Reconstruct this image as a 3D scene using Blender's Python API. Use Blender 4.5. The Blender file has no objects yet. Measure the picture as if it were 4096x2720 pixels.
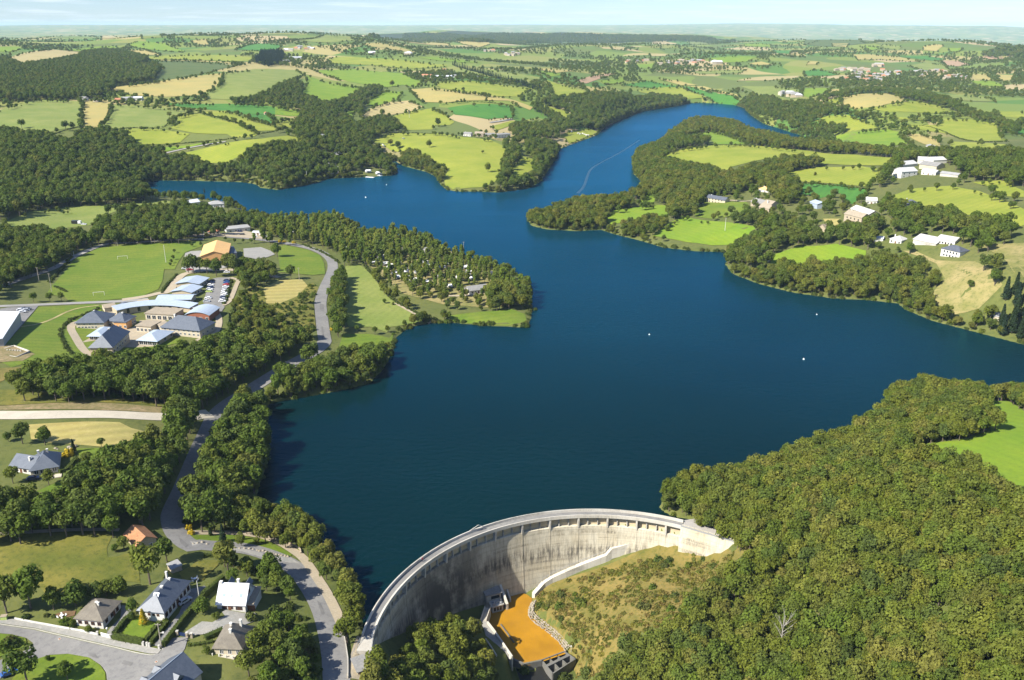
import bpy, bmesh, math, random
import numpy as np
from mathutils import Vector, Matrix, geometry

random.seed(7)
rng = np.random.default_rng(7)
scene = bpy.context.scene
col = scene.collection
rad = math.radians

# ------------------------------------------------------------------ camera, sky, sun, exposure
H, FPX, YH = 168.0, 3450.0, 100.0            # camera height above the lake, focal length and horizon row in photo pixels
PITCH = math.atan((1360 - YH) / FPX)
cam_d = bpy.data.cameras.new('camera')
cam = bpy.data.objects.new('camera', cam_d)
col.objects.link(cam)
cam_d.sensor_width = 36.0
cam_d.lens = FPX / 4096 * 36.0
cam_d.clip_start, cam_d.clip_end = 1.0, 120000.0
cam.location = (0, 0, H)
cam.rotation_euler = (math.pi / 2 - PITCH, 0, 0)
scene.camera = cam

SUN_EL, SUN_TO = rad(42), Vector((-0.85, -0.53, 0)).normalized()      # direction towards the sun: left and behind
SUN_AZ = math.atan2(SUN_TO.x, SUN_TO.y)
world = bpy.data.worlds.new('World')
scene.world = world
world.use_nodes = True
wn, wl = world.node_tree.nodes, world.node_tree.links
wn.clear()
wout = wn.new('ShaderNodeOutputWorld')
bg = wn.new('ShaderNodeBackground')
bg.inputs['Strength'].default_value = 0.064
sky = wn.new('ShaderNodeTexSky')
sky.sky_type = 'NISHITA'
sky.sun_disc = False
sky.sun_elevation = SUN_EL
sky.sun_rotation = SUN_AZ
sky.altitude = 700
sky.air_density = 1.0
sky.dust_density = 0.15
sky.ozone_density = 3.0
# thin fair-weather cloud streaks, laid on a plane overhead
tc = wn.new('ShaderNodeTexCoord')
sep = wn.new('ShaderNodeSeparateXYZ')
wl.new(tc.outputs['Generated'], sep.inputs[0])
zz = wn.new('ShaderNodeMath'); zz.operation = 'MAXIMUM'; zz.inputs[1].default_value = 0.0
wl.new(sep.outputs['Z'], zz.inputs[0])
za = wn.new('ShaderNodeMath'); za.operation = 'ADD'; za.inputs[1].default_value = 0.035
wl.new(zz.outputs[0], za.inputs[0])
dx = wn.new('ShaderNodeMath'); dx.operation = 'DIVIDE'
dy = wn.new('ShaderNodeMath'); dy.operation = 'DIVIDE'
wl.new(sep.outputs['X'], dx.inputs[0]); wl.new(za.outputs[0], dx.inputs[1])
wl.new(sep.outputs['Y'], dy.inputs[0]); wl.new(za.outputs[0], dy.inputs[1])
cmb = wn.new('ShaderNodeCombineXYZ')
wl.new(dx.outputs[0], cmb.inputs[0]); wl.new(dy.outputs[0], cmb.inputs[1])
cn = wn.new('ShaderNodeTexNoise')
cn.inputs['Scale'].default_value = 0.55
cn.inputs['Detail'].default_value = 7
cn.inputs['Roughness'].default_value = 0.6
wl.new(cmb.outputs[0], cn.inputs['Vector'])
cr = wn.new('ShaderNodeValToRGB')
cr.color_ramp.elements[0].position = 0.50; cr.color_ramp.elements[0].color = (0, 0, 0, 1)
cr.color_ramp.elements[1].position = 0.78; cr.color_ramp.elements[1].color = (0.8, 0.8, 0.8, 1)
wl.new(cn.outputs['Fac'], cr.inputs[0])
cmix = wn.new('ShaderNodeMixRGB')
wl.new(cr.outputs[0], cmix.inputs['Fac'])
tint = wn.new('ShaderNodeMixRGB'); tint.blend_type = 'MULTIPLY'; tint.inputs['Fac'].default_value = 1.0; tint.inputs['Color2'].default_value = (.80, .97, 1.30, 1)
wl.new(sky.outputs[0], tint.inputs['Color1']); wl.new(tint.outputs[0], cmix.inputs['Color1'])
cmix.inputs['Color2'].default_value = (8.2, 9.0, 9.9, 1)
wl.new(cmix.outputs[0], bg.inputs['Color'])
wl.new(bg.outputs[0], wout.inputs['Surface'])

sun_d = bpy.data.lights.new('sun', 'SUN')
sun_d.energy = 5.0
sun_d.angle = rad(0.53)
sun_d.color = (1.0, 0.955, 0.86)
sun = bpy.data.objects.new('sun', sun_d)
col.objects.link(sun)
sdir = Vector((SUN_TO.x * math.cos(SUN_EL), SUN_TO.y * math.cos(SUN_EL), math.sin(SUN_EL)))
sun.rotation_euler = sdir.to_track_quat('Z', 'Y').to_euler()
sun.location = (0, 0, 400)

scene.view_settings.view_transform = 'Standard'
scene.view_settings.look = 'None'
scene.view_settings.gamma = 1.0
scene.view_settings.use_curve_mapping = False
scene.view_settings.exposure = 1.0
scene.cycles.use_denoising = True
scene.cycles.max_bounces = 5
scene.cycles.diffuse_bounces = 1
scene.cycles.glossy_bounces = 2
scene.cycles.transmission_bounces = 2
scene.cycles.volume_bounces = 1
scene.cycles.caustics_reflective = False
scene.cycles.caustics_refractive = False

# ------------------------------------------------------------------ tags and mesh helpers
def tag(o, label=None, cat=None, group=None, kind=None):
    if label: o['label'] = label
    if cat: o['category'] = cat
    if group: o['group'] = group
    if kind: o['kind'] = kind
    return o

def link(o, parent=None):
    col.objects.link(o)
    if parent is not None: o.parent = parent
    return o

def mesh(name, verts, faces, mats, parent=None, smooth=False, fm=None, loc=None):
    me = bpy.data.meshes.new(name)
    me.from_pydata([tuple(v) for v in verts], [], faces)
    for m in (mats if isinstance(mats, (list, tuple)) else [mats]): me.materials.append(m)
    if fm is not None:
        me.polygons.foreach_set('material_index', fm)
    if smooth:
        me.polygons.foreach_set('use_smooth', [True] * len(me.polygons))
    me.update()
    o = bpy.data.objects.new(name, me)
    if loc is not None: o.location = loc
    return link(o, parent)

def empty(name, loc, rz=0.0, label=None, cat=None, group=None):
    o = bpy.data.objects.new(name, None)
    o.empty_display_size = 1.0
    o.location = loc
    o.rotation_euler = (0, 0, rz)
    col.objects.link(o)
    return tag(o, label, cat, group)

class MB:
    """Collects simple solids into one vertex and face list."""
    def __init__(s): s.v, s.f = [], []
    def add(s, vs, fs):
        n = len(s.v)
        s.v += [tuple(p) for p in vs]
        s.f += [tuple(i + n for i in f) for f in fs]
        return s
    def box(s, x0, x1, y0, y1, z0, z1):
        return s.add([(x0,y0,z0),(x1,y0,z0),(x1,y1,z0),(x0,y1,z0),(x0,y0,z1),(x1,y0,z1),(x1,y1,z1),(x0,y1,z1)],
                     [(3,2,1,0),(4,5,6,7),(0,1,5,4),(1,2,6,5),(2,3,7,6),(3,0,4,7)])
    def prism(s, poly, z0, z1):
        n = len(poly)
        vs = [(x, y, z0) for x, y in poly] + [(x, y, z1) for x, y in poly]
        return s.add(vs, [tuple(range(n - 1, -1, -1)), tuple(range(n, 2 * n))] +
                     [(i, (i + 1) % n, n + (i + 1) % n, n + i) for i in range(n)])
    def tube(s, p, q, r0, r1=None, n=6):
        p, q = Vector(p), Vector(q)
        r1 = r0 if r1 is None else r1
        d = (q - p).normalized()
        a = d.orthogonal().normalized(); b = d.cross(a)
        vs = [p + (a * math.cos(t) + b * math.sin(t)) * r0 for t in [2 * math.pi * k / n for k in range(n)]]
        vs += [q + (a * math.cos(t) + b * math.sin(t)) * r1 for t in [2 * math.pi * k / n for k in range(n)]]
        return s.add(vs, [tuple(range(n - 1, -1, -1)), tuple(range(n, 2 * n))] + [(i, (i + 1) % n, n + (i + 1) % n, n + i) for i in range(n)])
    def ball(s, c, r, rz=None, n=8, m=5, jit=0.0):
        rz = rz or r
        vs, fs = [], []
        for i in range(m + 1):
            a = math.pi * i / m
            for k in range(n):
                t = 2 * math.pi * k / n
                j = 1 + jit * (random.random() - .5)
                vs.append((c[0] + r * j * math.sin(a) * math.cos(t), c[1] + r * j * math.sin(a) * math.sin(t), c[2] + rz * j * math.cos(a)))
        for i in range(m):
            for k in range(n):
                fs.append((i * n + k, (i + 1) * n + k, (i + 1) * n + (k + 1) % n, i * n + (k + 1) % n))
        return s.add(vs, fs)
    def build(s, name, mat, parent=None, smooth=False, loc=None):
        return mesh(name, s.v, s.f, mat, parent, smooth, loc=loc)

# ------------------------------------------------------------------ materials
MATS = {}
def mat(name, c, rough=0.9, c2=None, scale=0.3, detail=4, c3=None, scale3=4.0, metal=0.0, bump=0.0, bscale=3.0, spec=0.3, space='pos', stretch=None, lo=.35, hi=.65):
    """Principled material whose colour wanders between c and c2 (broad noise) with fine specks of c3."""
    m = bpy.data.materials.new(name)
    m.use_nodes = True
    nt = m.node_tree; N, L = nt.nodes, nt.links
    b = N['Principled BSDF']
    b.inputs['Roughness'].default_value = rough
    b.inputs['Metallic'].default_value = metal
    b.inputs['Specular IOR Level'].default_value = spec
    b.inputs['Base Color'].default_value = (*c, 1)
    MATS[name] = m
    vec = None
    if c2 or c3 or bump:
        if space == 'pos':
            g = N.new('ShaderNodeNewGeometry'); vec = g.outputs['Position']
        else:
            g = N.new('ShaderNodeTexCoord'); vec = g.outputs['Object']
        if stretch:
            mp = N.new('ShaderNodeMapping'); mp.inputs['Scale'].default_value = stretch
            L.new(vec, mp.inputs['Vector']); vec = mp.outputs[0]
    def noise(sc, det=4, rgh=.6):
        n = N.new('ShaderNodeTexNoise'); n.inputs['Scale'].default_value = sc; n.inputs['Detail'].default_value = det; n.inputs['Roughness'].default_value = rgh
        L.new(vec, n.inputs['Vector']); return n.outputs['Fac']
    out = None
    if c2:
        r = N.new('ShaderNodeValToRGB')
        r.color_ramp.elements[0].position = lo; r.color_ramp.elements[0].color = (*c, 1)
        r.color_ramp.elements[1].position = hi; r.color_ramp.elements[1].color = (*c2, 1)
        L.new(noise(scale, detail), r.inputs[0]); out = r.outputs[0]
    if c3:
        mx = N.new('ShaderNodeMixRGB')
        r = N.new('ShaderNodeValToRGB'); r.color_ramp.elements[0].position = .48; r.color_ramp.elements[1].position = .72
        L.new(noise(scale3, 5, .7), r.inputs[0]); L.new(r.outputs[0], mx.inputs['Fac'])
        if out: L.new(out, mx.inputs['Color1'])
        else: mx.inputs['Color1'].default_value = (*c, 1)
        mx.inputs['Color2'].default_value = (*c3, 1)
        out = mx.outputs[0]
    if out: L.new(out, b.inputs['Base Color'])
    if bump:
        bp = N.new('ShaderNodeBump'); bp.inputs['Strength'].default_value = bump; bp.inputs['Distance'].default_value = .3
        L.new(noise(bscale, 5, .65), bp.inputs['Height']); L.new(bp.outputs[0], b.inputs['Normal'])
    return m

def M(n): return MATS[n]

mat('ground', (.085,.105,.020), .95, (.13,.135,.034), .02, 6, (.060,.078,.018), .35, bump=.4, bscale=.8)
# beyond the nearer fields the land is a mosaic of pastures too small to build one by one
_g = M('ground'); _N, _L = _g.node_tree.nodes, _g.node_tree.links
_b = _N['Principled BSDF']; _old = _b.inputs['Base Color'].links[0].from_socket
_pos = _N.new('ShaderNodeNewGeometry'); _mp = _N.new('ShaderNodeMapping'); _mp.inputs['Scale'].default_value = (1, .8, 0); _mp.inputs['Rotation'].default_value = (0, 0, .4)
_L.new(_pos.outputs['Position'], _mp.inputs['Vector'])
_wn = _N.new('ShaderNodeTexNoise'); _wn.inputs['Scale'].default_value = .004; _L.new(_mp.outputs[0], _wn.inputs['Vector'])
_va = _N.new('ShaderNodeVectorMath'); _va.operation = 'MULTIPLY_ADD'; _va.inputs[1].default_value = (120, 120, 0); _L.new(_wn.outputs['Color'], _va.inputs[0]); _L.new(_mp.outputs[0], _va.inputs[2])
_vo = _N.new('ShaderNodeTexVoronoi'); _vo.inputs['Scale'].default_value = .0075; _L.new(_va.outputs[0], _vo.inputs['Vector'])
_sp = _N.new('ShaderNodeSeparateColor'); _L.new(_vo.outputs['Color'], _sp.inputs[0])
_rp = _N.new('ShaderNodeValToRGB'); _rp.color_ramp.interpolation = 'CONSTANT'
for _i, (_p, _c) in enumerate([(0, (.10,.15,.025)), (.18, (.16,.20,.03)), (.34, (.08,.16,.022)), (.46, (.20,.21,.045)), (.6, (.11,.14,.03)), (.74, (.32,.27,.10)), (.83, (.14,.19,.03)), (.93, (.36,.29,.14))]):
    _e = _rp.color_ramp.elements[_i] if _i < 2 else _rp.color_ramp.elements.new(_p)
    _e.position = _p; _e.color = (*_c, 1)
_L.new(_sp.outputs[0], _rp.inputs[0])
_sx = _N.new('ShaderNodeSeparateXYZ'); _L.new(_pos.outputs['Position'], _sx.inputs[0])
_mr = _N.new('ShaderNodeMapRange'); _mr.inputs['From Min'].default_value = 1050; _mr.inputs['From Max'].default_value = 1350; _L.new(_sx.outputs['Y'], _mr.inputs['Value'])
_mx = _N.new('ShaderNodeMixRGB'); _L.new(_mr.outputs[0], _mx.inputs['Fac']); _L.new(_old, _mx.inputs['Color1']); _L.new(_rp.outputs[0], _mx.inputs['Color2']); _L.new(_mx.outputs[0], _b.inputs['Base Color'])
mat('grass_bright', (.125,.215,.012), .95, (.185,.25,.016), .035, 6, (.11,.18,.013), .7)
mat('grass_yellow', (.185,.225,.020), .95, (.265,.275,.034), .025, 6, (.165,.21,.016), .5)
mat('grass_olive', (.15,.195,.034), .95, (.215,.235,.055), .03, 6, (.12,.16,.028), .5)
mat('grass_emerald', (.045,.155,.018), .95, (.07,.19,.02), .03, 5, (.045,.13,.018), .5)
mat('grass_dark', (.066,.105,.022), .95, (.10,.125,.03), .03, 5, (.055,.085,.02), .5)
mat('straw', (.36,.285,.085), .95, (.29,.26,.08), .02, 5, (.40,.33,.12), .4)
mat('stubble', (.37,.30,.13), .95, (.30,.26,.10), .02, 5, (.43,.35,.17), .4)
mat('ploughed', (.36,.23,.13), .95, (.31,.21,.12), .02, 5, (.40,.28,.17), .4)
mat('meadow_rough', (.095,.11,.014), .95, (.19,.165,.03), .06, 7, (.060,.075,.012), .5, bump=.5, bscale=.7)
mat('dry_scrub', (.130,.116,.023), .95, (.235,.172,.048), .10, 7, (.075,.088,.016), .6, bump=1.0, bscale=.8)
mat('camp_ground', (.17,.165,.045), .95, (.30,.24,.10), .06, 6, (.10,.12,.028), .4)
mat('lawn', (.098,.158,.010), .95, (.15,.185,.018), .06, 6, (.075,.125,.01), .8)
mat('bare_earth', (.30,.22,.12), .95, (.18,.15,.06), .2, 6, (.10,.11,.03), .6)
mat('asphalt', (.185,.178,.165), .9, (.235,.225,.205), .12, 6, (.145,.14,.135), .8)
mat('asphalt_pale', (.26,.25,.225), .9, (.31,.295,.26), .12, 6, (.22,.21,.19), .8)
mat('asphalt_dark', (.135,.13,.12), .9, (.175,.168,.155), .5, 6)
mat('gravel', (.38,.31,.21), .95, (.31,.265,.185), .25, 6, (.44,.37,.27), 1.5)
mat('gravel_grey', (.30,.28,.24), .95, (.24,.235,.21), .25, 6, (.36,.34,.30), 1.2)
mat('road_white', (.50,.445,.345), .9, (.41,.365,.285), .15, 5, (.55,.49,.39), 1.2)
mat('white_line', (.75,.74,.70), .8)
mat('kerb', (.50,.47,.40), .9, (.40,.38,.33), .6)
mat('white_wall', (.66,.635,.575), .85, (.55,.525,.465), .5, 5)
mat('cream_wall', (.55,.475,.34), .85, (.46,.40,.29), .4)
mat('beige_wall', (.48,.39,.26), .85, (.40,.33,.22), .3)
mat('stone_wall', (.42,.34,.23), .9, (.30,.25,.18), .9, 5, (.5,.42,.3), 2.0)
mat('ochre_wall', (.62,.33,.12), .85, (.55,.30,.12), .3)
mat('brick_red', (.34,.12,.06), .85, (.26,.10,.06), 1.5)
mat('slate', (.080,.095,.120), .5, (.105,.12,.145), .6, 4, (.060,.072,.092), 1.8, spec=.5)
mat('slate_brown', (.155,.135,.105), .8, (.20,.175,.135), .5, 5, (.12,.105,.085), 1.6)
mat('slate_dark', (.075,.085,.105), .55, (.10,.11,.13), .6, 4, spec=.5)
mat('roof_metal_blue', (.34,.40,.47), .45, (.40,.45,.51), .5, 4, (.30,.36,.43), 2.0, spec=.5)
mat('roof_white', (.62,.63,.64), .5, (.54,.55,.57), .4, 4, spec=.5)
mat('roof_grey', (.25,.24,.22), .8, (.19,.185,.175), .4, 5, (.30,.29,.26), 1.5)
mat('roof_beige', (.33,.27,.19), .85, (.26,.22,.16), .4, 5, (.38,.31,.22), 1.5)
mat('roof_ochre', (.70,.42,.16), .8, (.62,.38,.15), .12, 4, (.56,.36,.16), .8)
mat('roof_tile', (.36,.17,.075), .85, (.27,.125,.06), .9, 5, (.42,.25,.13), 2.2)
mat('roof_red', (.45,.19,.09), .85, (.36,.16,.09), .5)
mat('roof_sheet', (.34,.335,.32), .6, (.27,.265,.255), .3, 5, (.39,.38,.36), 1.2)
mat('glass', (.02,.025,.03), .15, spec=.6)
mat('frame_white', (.78,.77,.74), .6)
mat('wood_brown', (.16,.07,.035), .8)
mat('door_red', (.20,.045,.03), .7)
mat('bark', (.10,.078,.055), .95, (.15,.12,.09), 2.0)
mat('bark_pale', (.38,.35,.30), .95, (.24,.22,.18), 2.0)
mat('timber_pole', (.30,.26,.20), .9, (.38,.34,.27), 1.0)
mat('concrete_pole', (.58,.56,.50), .9)
mat('metal_grey', (.35,.36,.37), .5, metal=.3)
mat('rust', (.30,.12,.05), .8)
mat('tyre', (.02,.02,.02), .8)
for nm, c in dict(white=(.78,.78,.77), silver=(.45,.46,.48), black=(.02,.02,.025), blue=(.03,.10,.30), dark_blue=(.015,.03,.09), red=(.40,.02,.02), grey=(.14,.145,.15), green=(.45,.55,.15), pale_blue=(.30,.45,.60)).items():
    mat('paint_' + nm, c, .3, spec=.6)
mat('caravan_white', (.80,.79,.75), .5)
mat('caravan_trim', (.25,.27,.30), .5)
mat('orange_buoy', (.80,.55,.45), .5)
mat('skin', (.55,.35,.25), .7); mat('cloth_red', (.5,.04,.05), .9); mat('cloth_white', (.75,.74,.72), .9); mat('cloth_dark', (.03,.035,.06), .9); mat('hair', (.06,.04,.025), .9)
mat('stone', (.36,.31,.23), .95, (.25,.215,.16), .8, 5, (.42,.37,.29), 3.0, space='obj')
mat('forest_far', (.028,.045,.018), .95, (.042,.060,.02), .02, 6)
mat('roof_pale', (.50,.49,.46), .6, (.42,.41,.385), .3, 5, (.55,.54,.51), 1.2)
mat('solar', (.20,.27,.36), .25, (.24,.31,.40), 1.0, spec=.8)
mat('soil', (.17,.10,.05), .95, (.12,.08,.04), .6)

def swaths(name, ang, scale, amt):
    N, L = M(name).node_tree.nodes, M(name).node_tree.links; b = N['Principled BSDF']; old = b.inputs['Base Color'].links[0].from_socket
    g = N.new('ShaderNodeNewGeometry'); mp = N.new('ShaderNodeMapping'); mp.inputs['Rotation'].default_value = (0, 0, ang); L.new(g.outputs['Position'], mp.inputs['Vector'])
    w = N.new('ShaderNodeTexWave'); w.bands_direction = 'X'; w.inputs['Scale'].default_value = scale; w.inputs['Distortion'].default_value = 3.0; w.inputs['Detail'].default_value = 3; w.inputs['Detail Scale'].default_value = .25; L.new(mp.outputs[0], w.inputs['Vector'])
    mr = N.new('ShaderNodeMapRange'); mr.inputs['To Min'].default_value = 1 - amt; mr.inputs['To Max'].default_value = 1 + amt * .5; L.new(w.outputs['Fac'], mr.inputs['Value'])
    h = N.new('ShaderNodeHueSaturation'); L.new(mr.outputs[0], h.inputs['Value']); L.new(old, h.inputs['Color']); L.new(h.outputs[0], b.inputs['Base Color'])
for nm, a_, sc, am in (('grass_yellow', .9, .045, .06), ('grass_olive', .3, .06, .05), ('grass_bright', -.5, .06, .05), ('straw', 1.1, .045, .13), ('stubble', .6, .03, .2), ('ploughed', -.2, .04, .2), ('grass_emerald', .5, .045, .08), ('lawn', 1.25, .055, .07)): swaths(nm, a_, sc, am)

# concrete of the dam face: pale, with vertical run-off streaks, horizontal lift bands and dark stains
def concrete(name, base, dark, ochre, amount):
    m = bpy.data.materials.new(name); m.use_nodes = True; MATS[name] = m
    N, L = m.node_tree.nodes, m.node_tree.links
    b = N['Principled BSDF']; b.inputs['Roughness'].default_value = .9; b.inputs['Specular IOR Level'].default_value = .2
    g = N.new('ShaderNodeNewGeometry')
    def nz(scale3, sc, det=6, rgh=.65):
        mp = N.new('ShaderNodeMapping'); mp.inputs['Scale'].default_value = scale3
        L.new(g.outputs['Position'], mp.inputs['Vector'])
        n = N.new('ShaderNodeTexNoise'); n.inputs['Scale'].default_value = sc; n.inputs['Detail'].default_value = det; n.inputs['Roughness'].default_value = rgh
        L.new(mp.outputs[0], n.inputs['Vector']); return n.outputs['Fac']
    def ramp(fac, p0, p1, v0=0., v1=1.):
        r = N.new('ShaderNodeMapRange'); r.inputs['From Min'].default_value = p0; r.inputs['From Max'].default_value = p1
        r.inputs['To Min'].default_value = v0; r.inputs['To Max'].default_value = v1
        L.new(fac, r.inputs['Value']); return r.outputs[0]
    def mul(a, c):
        k = N.new('ShaderNodeMath'); k.operation = 'MULTIPLY'; L.new(a, k.inputs[0])
        if isinstance(c, float): k.inputs[1].default_value = c
        else: L.new(c, k.inputs[1])
        return k.outputs[0]
    def mix(fac, a, c2):
        x = N.new('ShaderNodeMixRGB'); L.new(fac, x.inputs['Fac'])
        if isinstance(a, tuple): x.inputs['Color1'].default_value = (*a, 1)
        else: L.new(a, x.inputs['Color1'])
        x.inputs['Color2'].default_value = (*c2, 1); return x.outputs[0]
    streak = nz((1, 1, .09), 1.3, 7, .75)
    band = nz((.04, .04, 1), .55, 5, .6)
    blot = nz((1, 1, .6), .13, 6, .65)
    fine = nz((1, 1, .25), 2.2, 5, .7)
    o = mix(ramp(blot, .40, .66, 0, .8), base, ochre)
    o = mix(mul(ramp(streak, .48, .70), amount), o, dark)
    st = mul(mul(ramp(band, .50, .60), ramp(blot, .38, .58)), ramp(fine, .38, .62))
    o = mix(mul(st, .92), o, tuple(x * .45 for x in dark))
    o = mix(mul(ramp(fine, .5, .75), .35), o, tuple(min(1, x * 1.15) for x in base))
    wv = N.new('ShaderNodeTexWave'); wv.wave_type = 'BANDS'; wv.bands_direction = 'Z'; wv.inputs['Scale'].default_value = .16; wv.inputs['Distortion'].default_value = .4; wv.inputs['Detail'].default_value = 2; L.new(g.outputs['Position'], wv.inputs['Vector'])
    if name == 'concrete_face': o = mix(mul(ramp(wv.outputs['Fac'], .90, 1.0), .28), o, tuple(x * .5 for x in base))
    if name == 'concrete_face':                                   # a dark seepage band runs across the face half way down
        sz = N.new('ShaderNodeSeparateXYZ'); L.new(g.outputs['Position'], sz.inputs[0])
        zb = N.new('ShaderNodeMath'); zb.operation = 'ADD'; zb.inputs[1].default_value = 11.5; L.new(sz.outputs['Z'], zb.inputs[0])
        zc = N.new('ShaderNodeMath'); zc.operation = 'ABSOLUTE'; L.new(zb.outputs[0], zc.inputs[0])
        o = mix(mul(mul(ramp(zc.outputs[0], 1.2, 4.5, 1, 0), ramp(streak, .40, .60, 0, .9)), ramp(blot, .36, .50)), o, (.10, .09, .075))
    if name == 'concrete_face':                                   # dark stains at lower left, deepened to paint in the shade there
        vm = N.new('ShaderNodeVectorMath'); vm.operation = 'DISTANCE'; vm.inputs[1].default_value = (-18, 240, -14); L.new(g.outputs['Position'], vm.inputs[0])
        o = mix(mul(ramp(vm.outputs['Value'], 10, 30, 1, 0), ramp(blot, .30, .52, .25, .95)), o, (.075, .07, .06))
    L.new(o, b.inputs['Base Color'])
    bp = N.new('ShaderNodeBump'); bp.inputs['Strength'].default_value = .5; bp.inputs['Distance'].default_value = .15
    L.new(fine, bp.inputs['Height']); L.new(bp.outputs[0], b.inputs['Normal'])
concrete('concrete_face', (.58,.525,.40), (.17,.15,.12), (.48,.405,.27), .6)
concrete('concrete', (.44,.415,.36), (.24,.225,.19), (.39,.35,.28), .5)
concrete('concrete_pale', (.55,.515,.44), (.33,.30,.25), (.49,.44,.35), .45)
concrete('concrete_dark', (.16,.155,.14), (.09,.085,.075), (.15,.14,.11), .6)
mat('plaza', (.36,.33,.29), .95, (.30,.28,.25), .3, 5, (.42,.39,.34), 1.5)
mat('niche', (.62,.50,.31), .9, (.50,.40,.25), .35, 5)

def water(name, c, c2, rough, wave, dist, sheen, nscale=.006, lanes=False, far=None):
    """a murky body under a rippled surface; `sheen` is the blue the tilted ripples pick out of the upper sky"""
    m = bpy.data.materials.new(name); m.use_nodes = True; MATS[name] = m
    N, L = m.node_tree.nodes, m.node_tree.links
    N.remove(N['Principled BSDF'])
    g = N.new('ShaderNodeNewGeometry')
    n = N.new('ShaderNodeTexNoise'); n.inputs['Scale'].default_value = nscale; n.inputs['Detail'].default_value = 6
    L.new(g.outputs['Position'], n.inputs['Vector'])
    r = N.new('ShaderNodeValToRGB'); r.color_ramp.elements[0].position = .35; r.color_ramp.elements[1].position = .65
    r.color_ramp.elements[0].color = (*c, 1); r.color_ramp.elements[1].color = (*c2, 1)
    L.new(n.outputs['Fac'], r.inputs[0]); body = r.outputs[0]
    if far:                                                        # bluer with distance: the sky's reflection is painted into the body colour
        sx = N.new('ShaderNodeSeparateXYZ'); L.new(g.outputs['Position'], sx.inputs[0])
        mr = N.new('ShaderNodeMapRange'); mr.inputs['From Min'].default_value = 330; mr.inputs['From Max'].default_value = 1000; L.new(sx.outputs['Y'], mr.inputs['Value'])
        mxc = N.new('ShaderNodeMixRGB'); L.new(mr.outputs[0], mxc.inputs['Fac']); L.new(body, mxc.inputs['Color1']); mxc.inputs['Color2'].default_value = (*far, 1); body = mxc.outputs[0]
    mp = N.new('ShaderNodeMapping'); mp.inputs['Scale'].default_value = (.6, 1.0, 1.0); mp.inputs['Rotation'].default_value = (0, 0, rad(18))
    L.new(g.outputs['Position'], mp.inputs['Vector'])
    w = N.new('ShaderNodeTexNoise'); w.inputs['Scale'].default_value = wave; w.inputs['Detail'].default_value = 4; w.inputs['Roughness'].default_value = .6
    L.new(mp.outputs[0], w.inputs['Vector'])
    bp = N.new('ShaderNodeBump'); bp.inputs['Strength'].default_value = 1.0; bp.inputs['Distance'].default_value = dist
    if lanes:
        m2 = N.new('ShaderNodeMapping'); m2.inputs['Scale'].default_value = (.35, 1.0, 1.0); m2.inputs['Rotation'].default_value = (0, 0, rad(-35)); L.new(g.outputs['Position'], m2.inputs['Vector'])
        ln_ = N.new('ShaderNodeTexNoise'); ln_.inputs['Scale'].default_value = .011; ln_.inputs['Detail'].default_value = 4; L.new(m2.outputs[0], ln_.inputs['Vector'])
        lr = N.new('ShaderNodeMapRange'); lr.inputs['From Min'].default_value = .38; lr.inputs['From Max'].default_value = .62; lr.inputs['To Min'].default_value = .22; lr.inputs['To Max'].default_value = 1.0; L.new(ln_.outputs['Fac'], lr.inputs['Value']); L.new(lr.outputs[0], bp.inputs['Strength'])
    L.new(w.outputs['Fac'], bp.inputs['Height'])
    df = N.new('ShaderNodeBsdfDiffuse'); L.new(body, df.inputs['Color'])
    gl = N.new('ShaderNodeBsdfGlossy'); gl.inputs['Color'].default_value = (*sheen, 1); gl.inputs['Roughness'].default_value = rough; L.new(bp.outputs[0], gl.inputs['Normal'])
    fr = N.new('ShaderNodeFresnel'); fr.inputs['IOR'].default_value = 1.33; L.new(bp.outputs[0], fr.inputs['Normal'])
    mx = N.new('ShaderNodeMixShader'); L.new(fr.outputs[0], mx.inputs[0]); L.new(df.outputs[0], mx.inputs[1]); L.new(gl.outputs[0], mx.inputs[2])
    L.new(mx.outputs[0], N['Material Output'].inputs['Surface'])
    return m
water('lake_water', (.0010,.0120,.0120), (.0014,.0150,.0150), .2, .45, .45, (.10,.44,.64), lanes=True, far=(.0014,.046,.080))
water('pool_water', (.30,.150,.012), (.40,.195,.013), .15, .8, .03, (.8,.8,.8), .14)
water('tailrace_water', (.02,.02,.018), (.025,.024,.02), .1, .8, .03, (.8,.8,.8))

# foliage: colour varies per tree and per clump
def foliage(name, cols, tr=.40):
    m = bpy.data.materials.new(name); m.use_nodes = True; MATS[name] = m
    N, L = m.node_tree.nodes, m.node_tree.links
    b = N['Principled BSDF']; b.inputs['Roughness'].default_value = .75; b.inputs['Specular IOR Level'].default_value = .18
    oi = N.new('ShaderNodeObjectInfo')
    r = N.new('ShaderNodeValToRGB')
    els = r.color_ramp.elements
    while len(els) < len(cols): els.new(.5)
    for i, c in enumerate(cols):
        els[i].position = i / (len(cols) - 1); els[i].color = (*c, 1)
    L.new(oi.outputs['Random'], r.inputs[0])
    at = N.new('ShaderNodeAttribute'); at.attribute_name = 'tone'
    hs = N.new('ShaderNodeHueSaturation')
    mr = N.new('ShaderNodeMapRange'); mr.inputs['To Min'].default_value = .62; mr.inputs['To Max'].default_value = 1.45
    L.new(at.outputs['Fac'], mr.inputs['Value']); L.new(mr.outputs[0], hs.inputs['Value'])
    L.new(r.outputs[0], hs.inputs['Color']); L.new(hs.outputs[0], b.inputs['Base Color'])
    t = N.new('ShaderNodeBsdfTranslucent'); L.new(hs.outputs[0], t.inputs['Color'])
    mx = N.new('ShaderNodeMixShader'); mx.inputs[0].default_value = tr
    L.new(b.outputs[0], mx.inputs[1]); L.new(t.outputs[0], mx.inputs[2])
    L.new(mx.outputs[0], N['Material Output'].inputs['Surface'])
    return m
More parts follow.
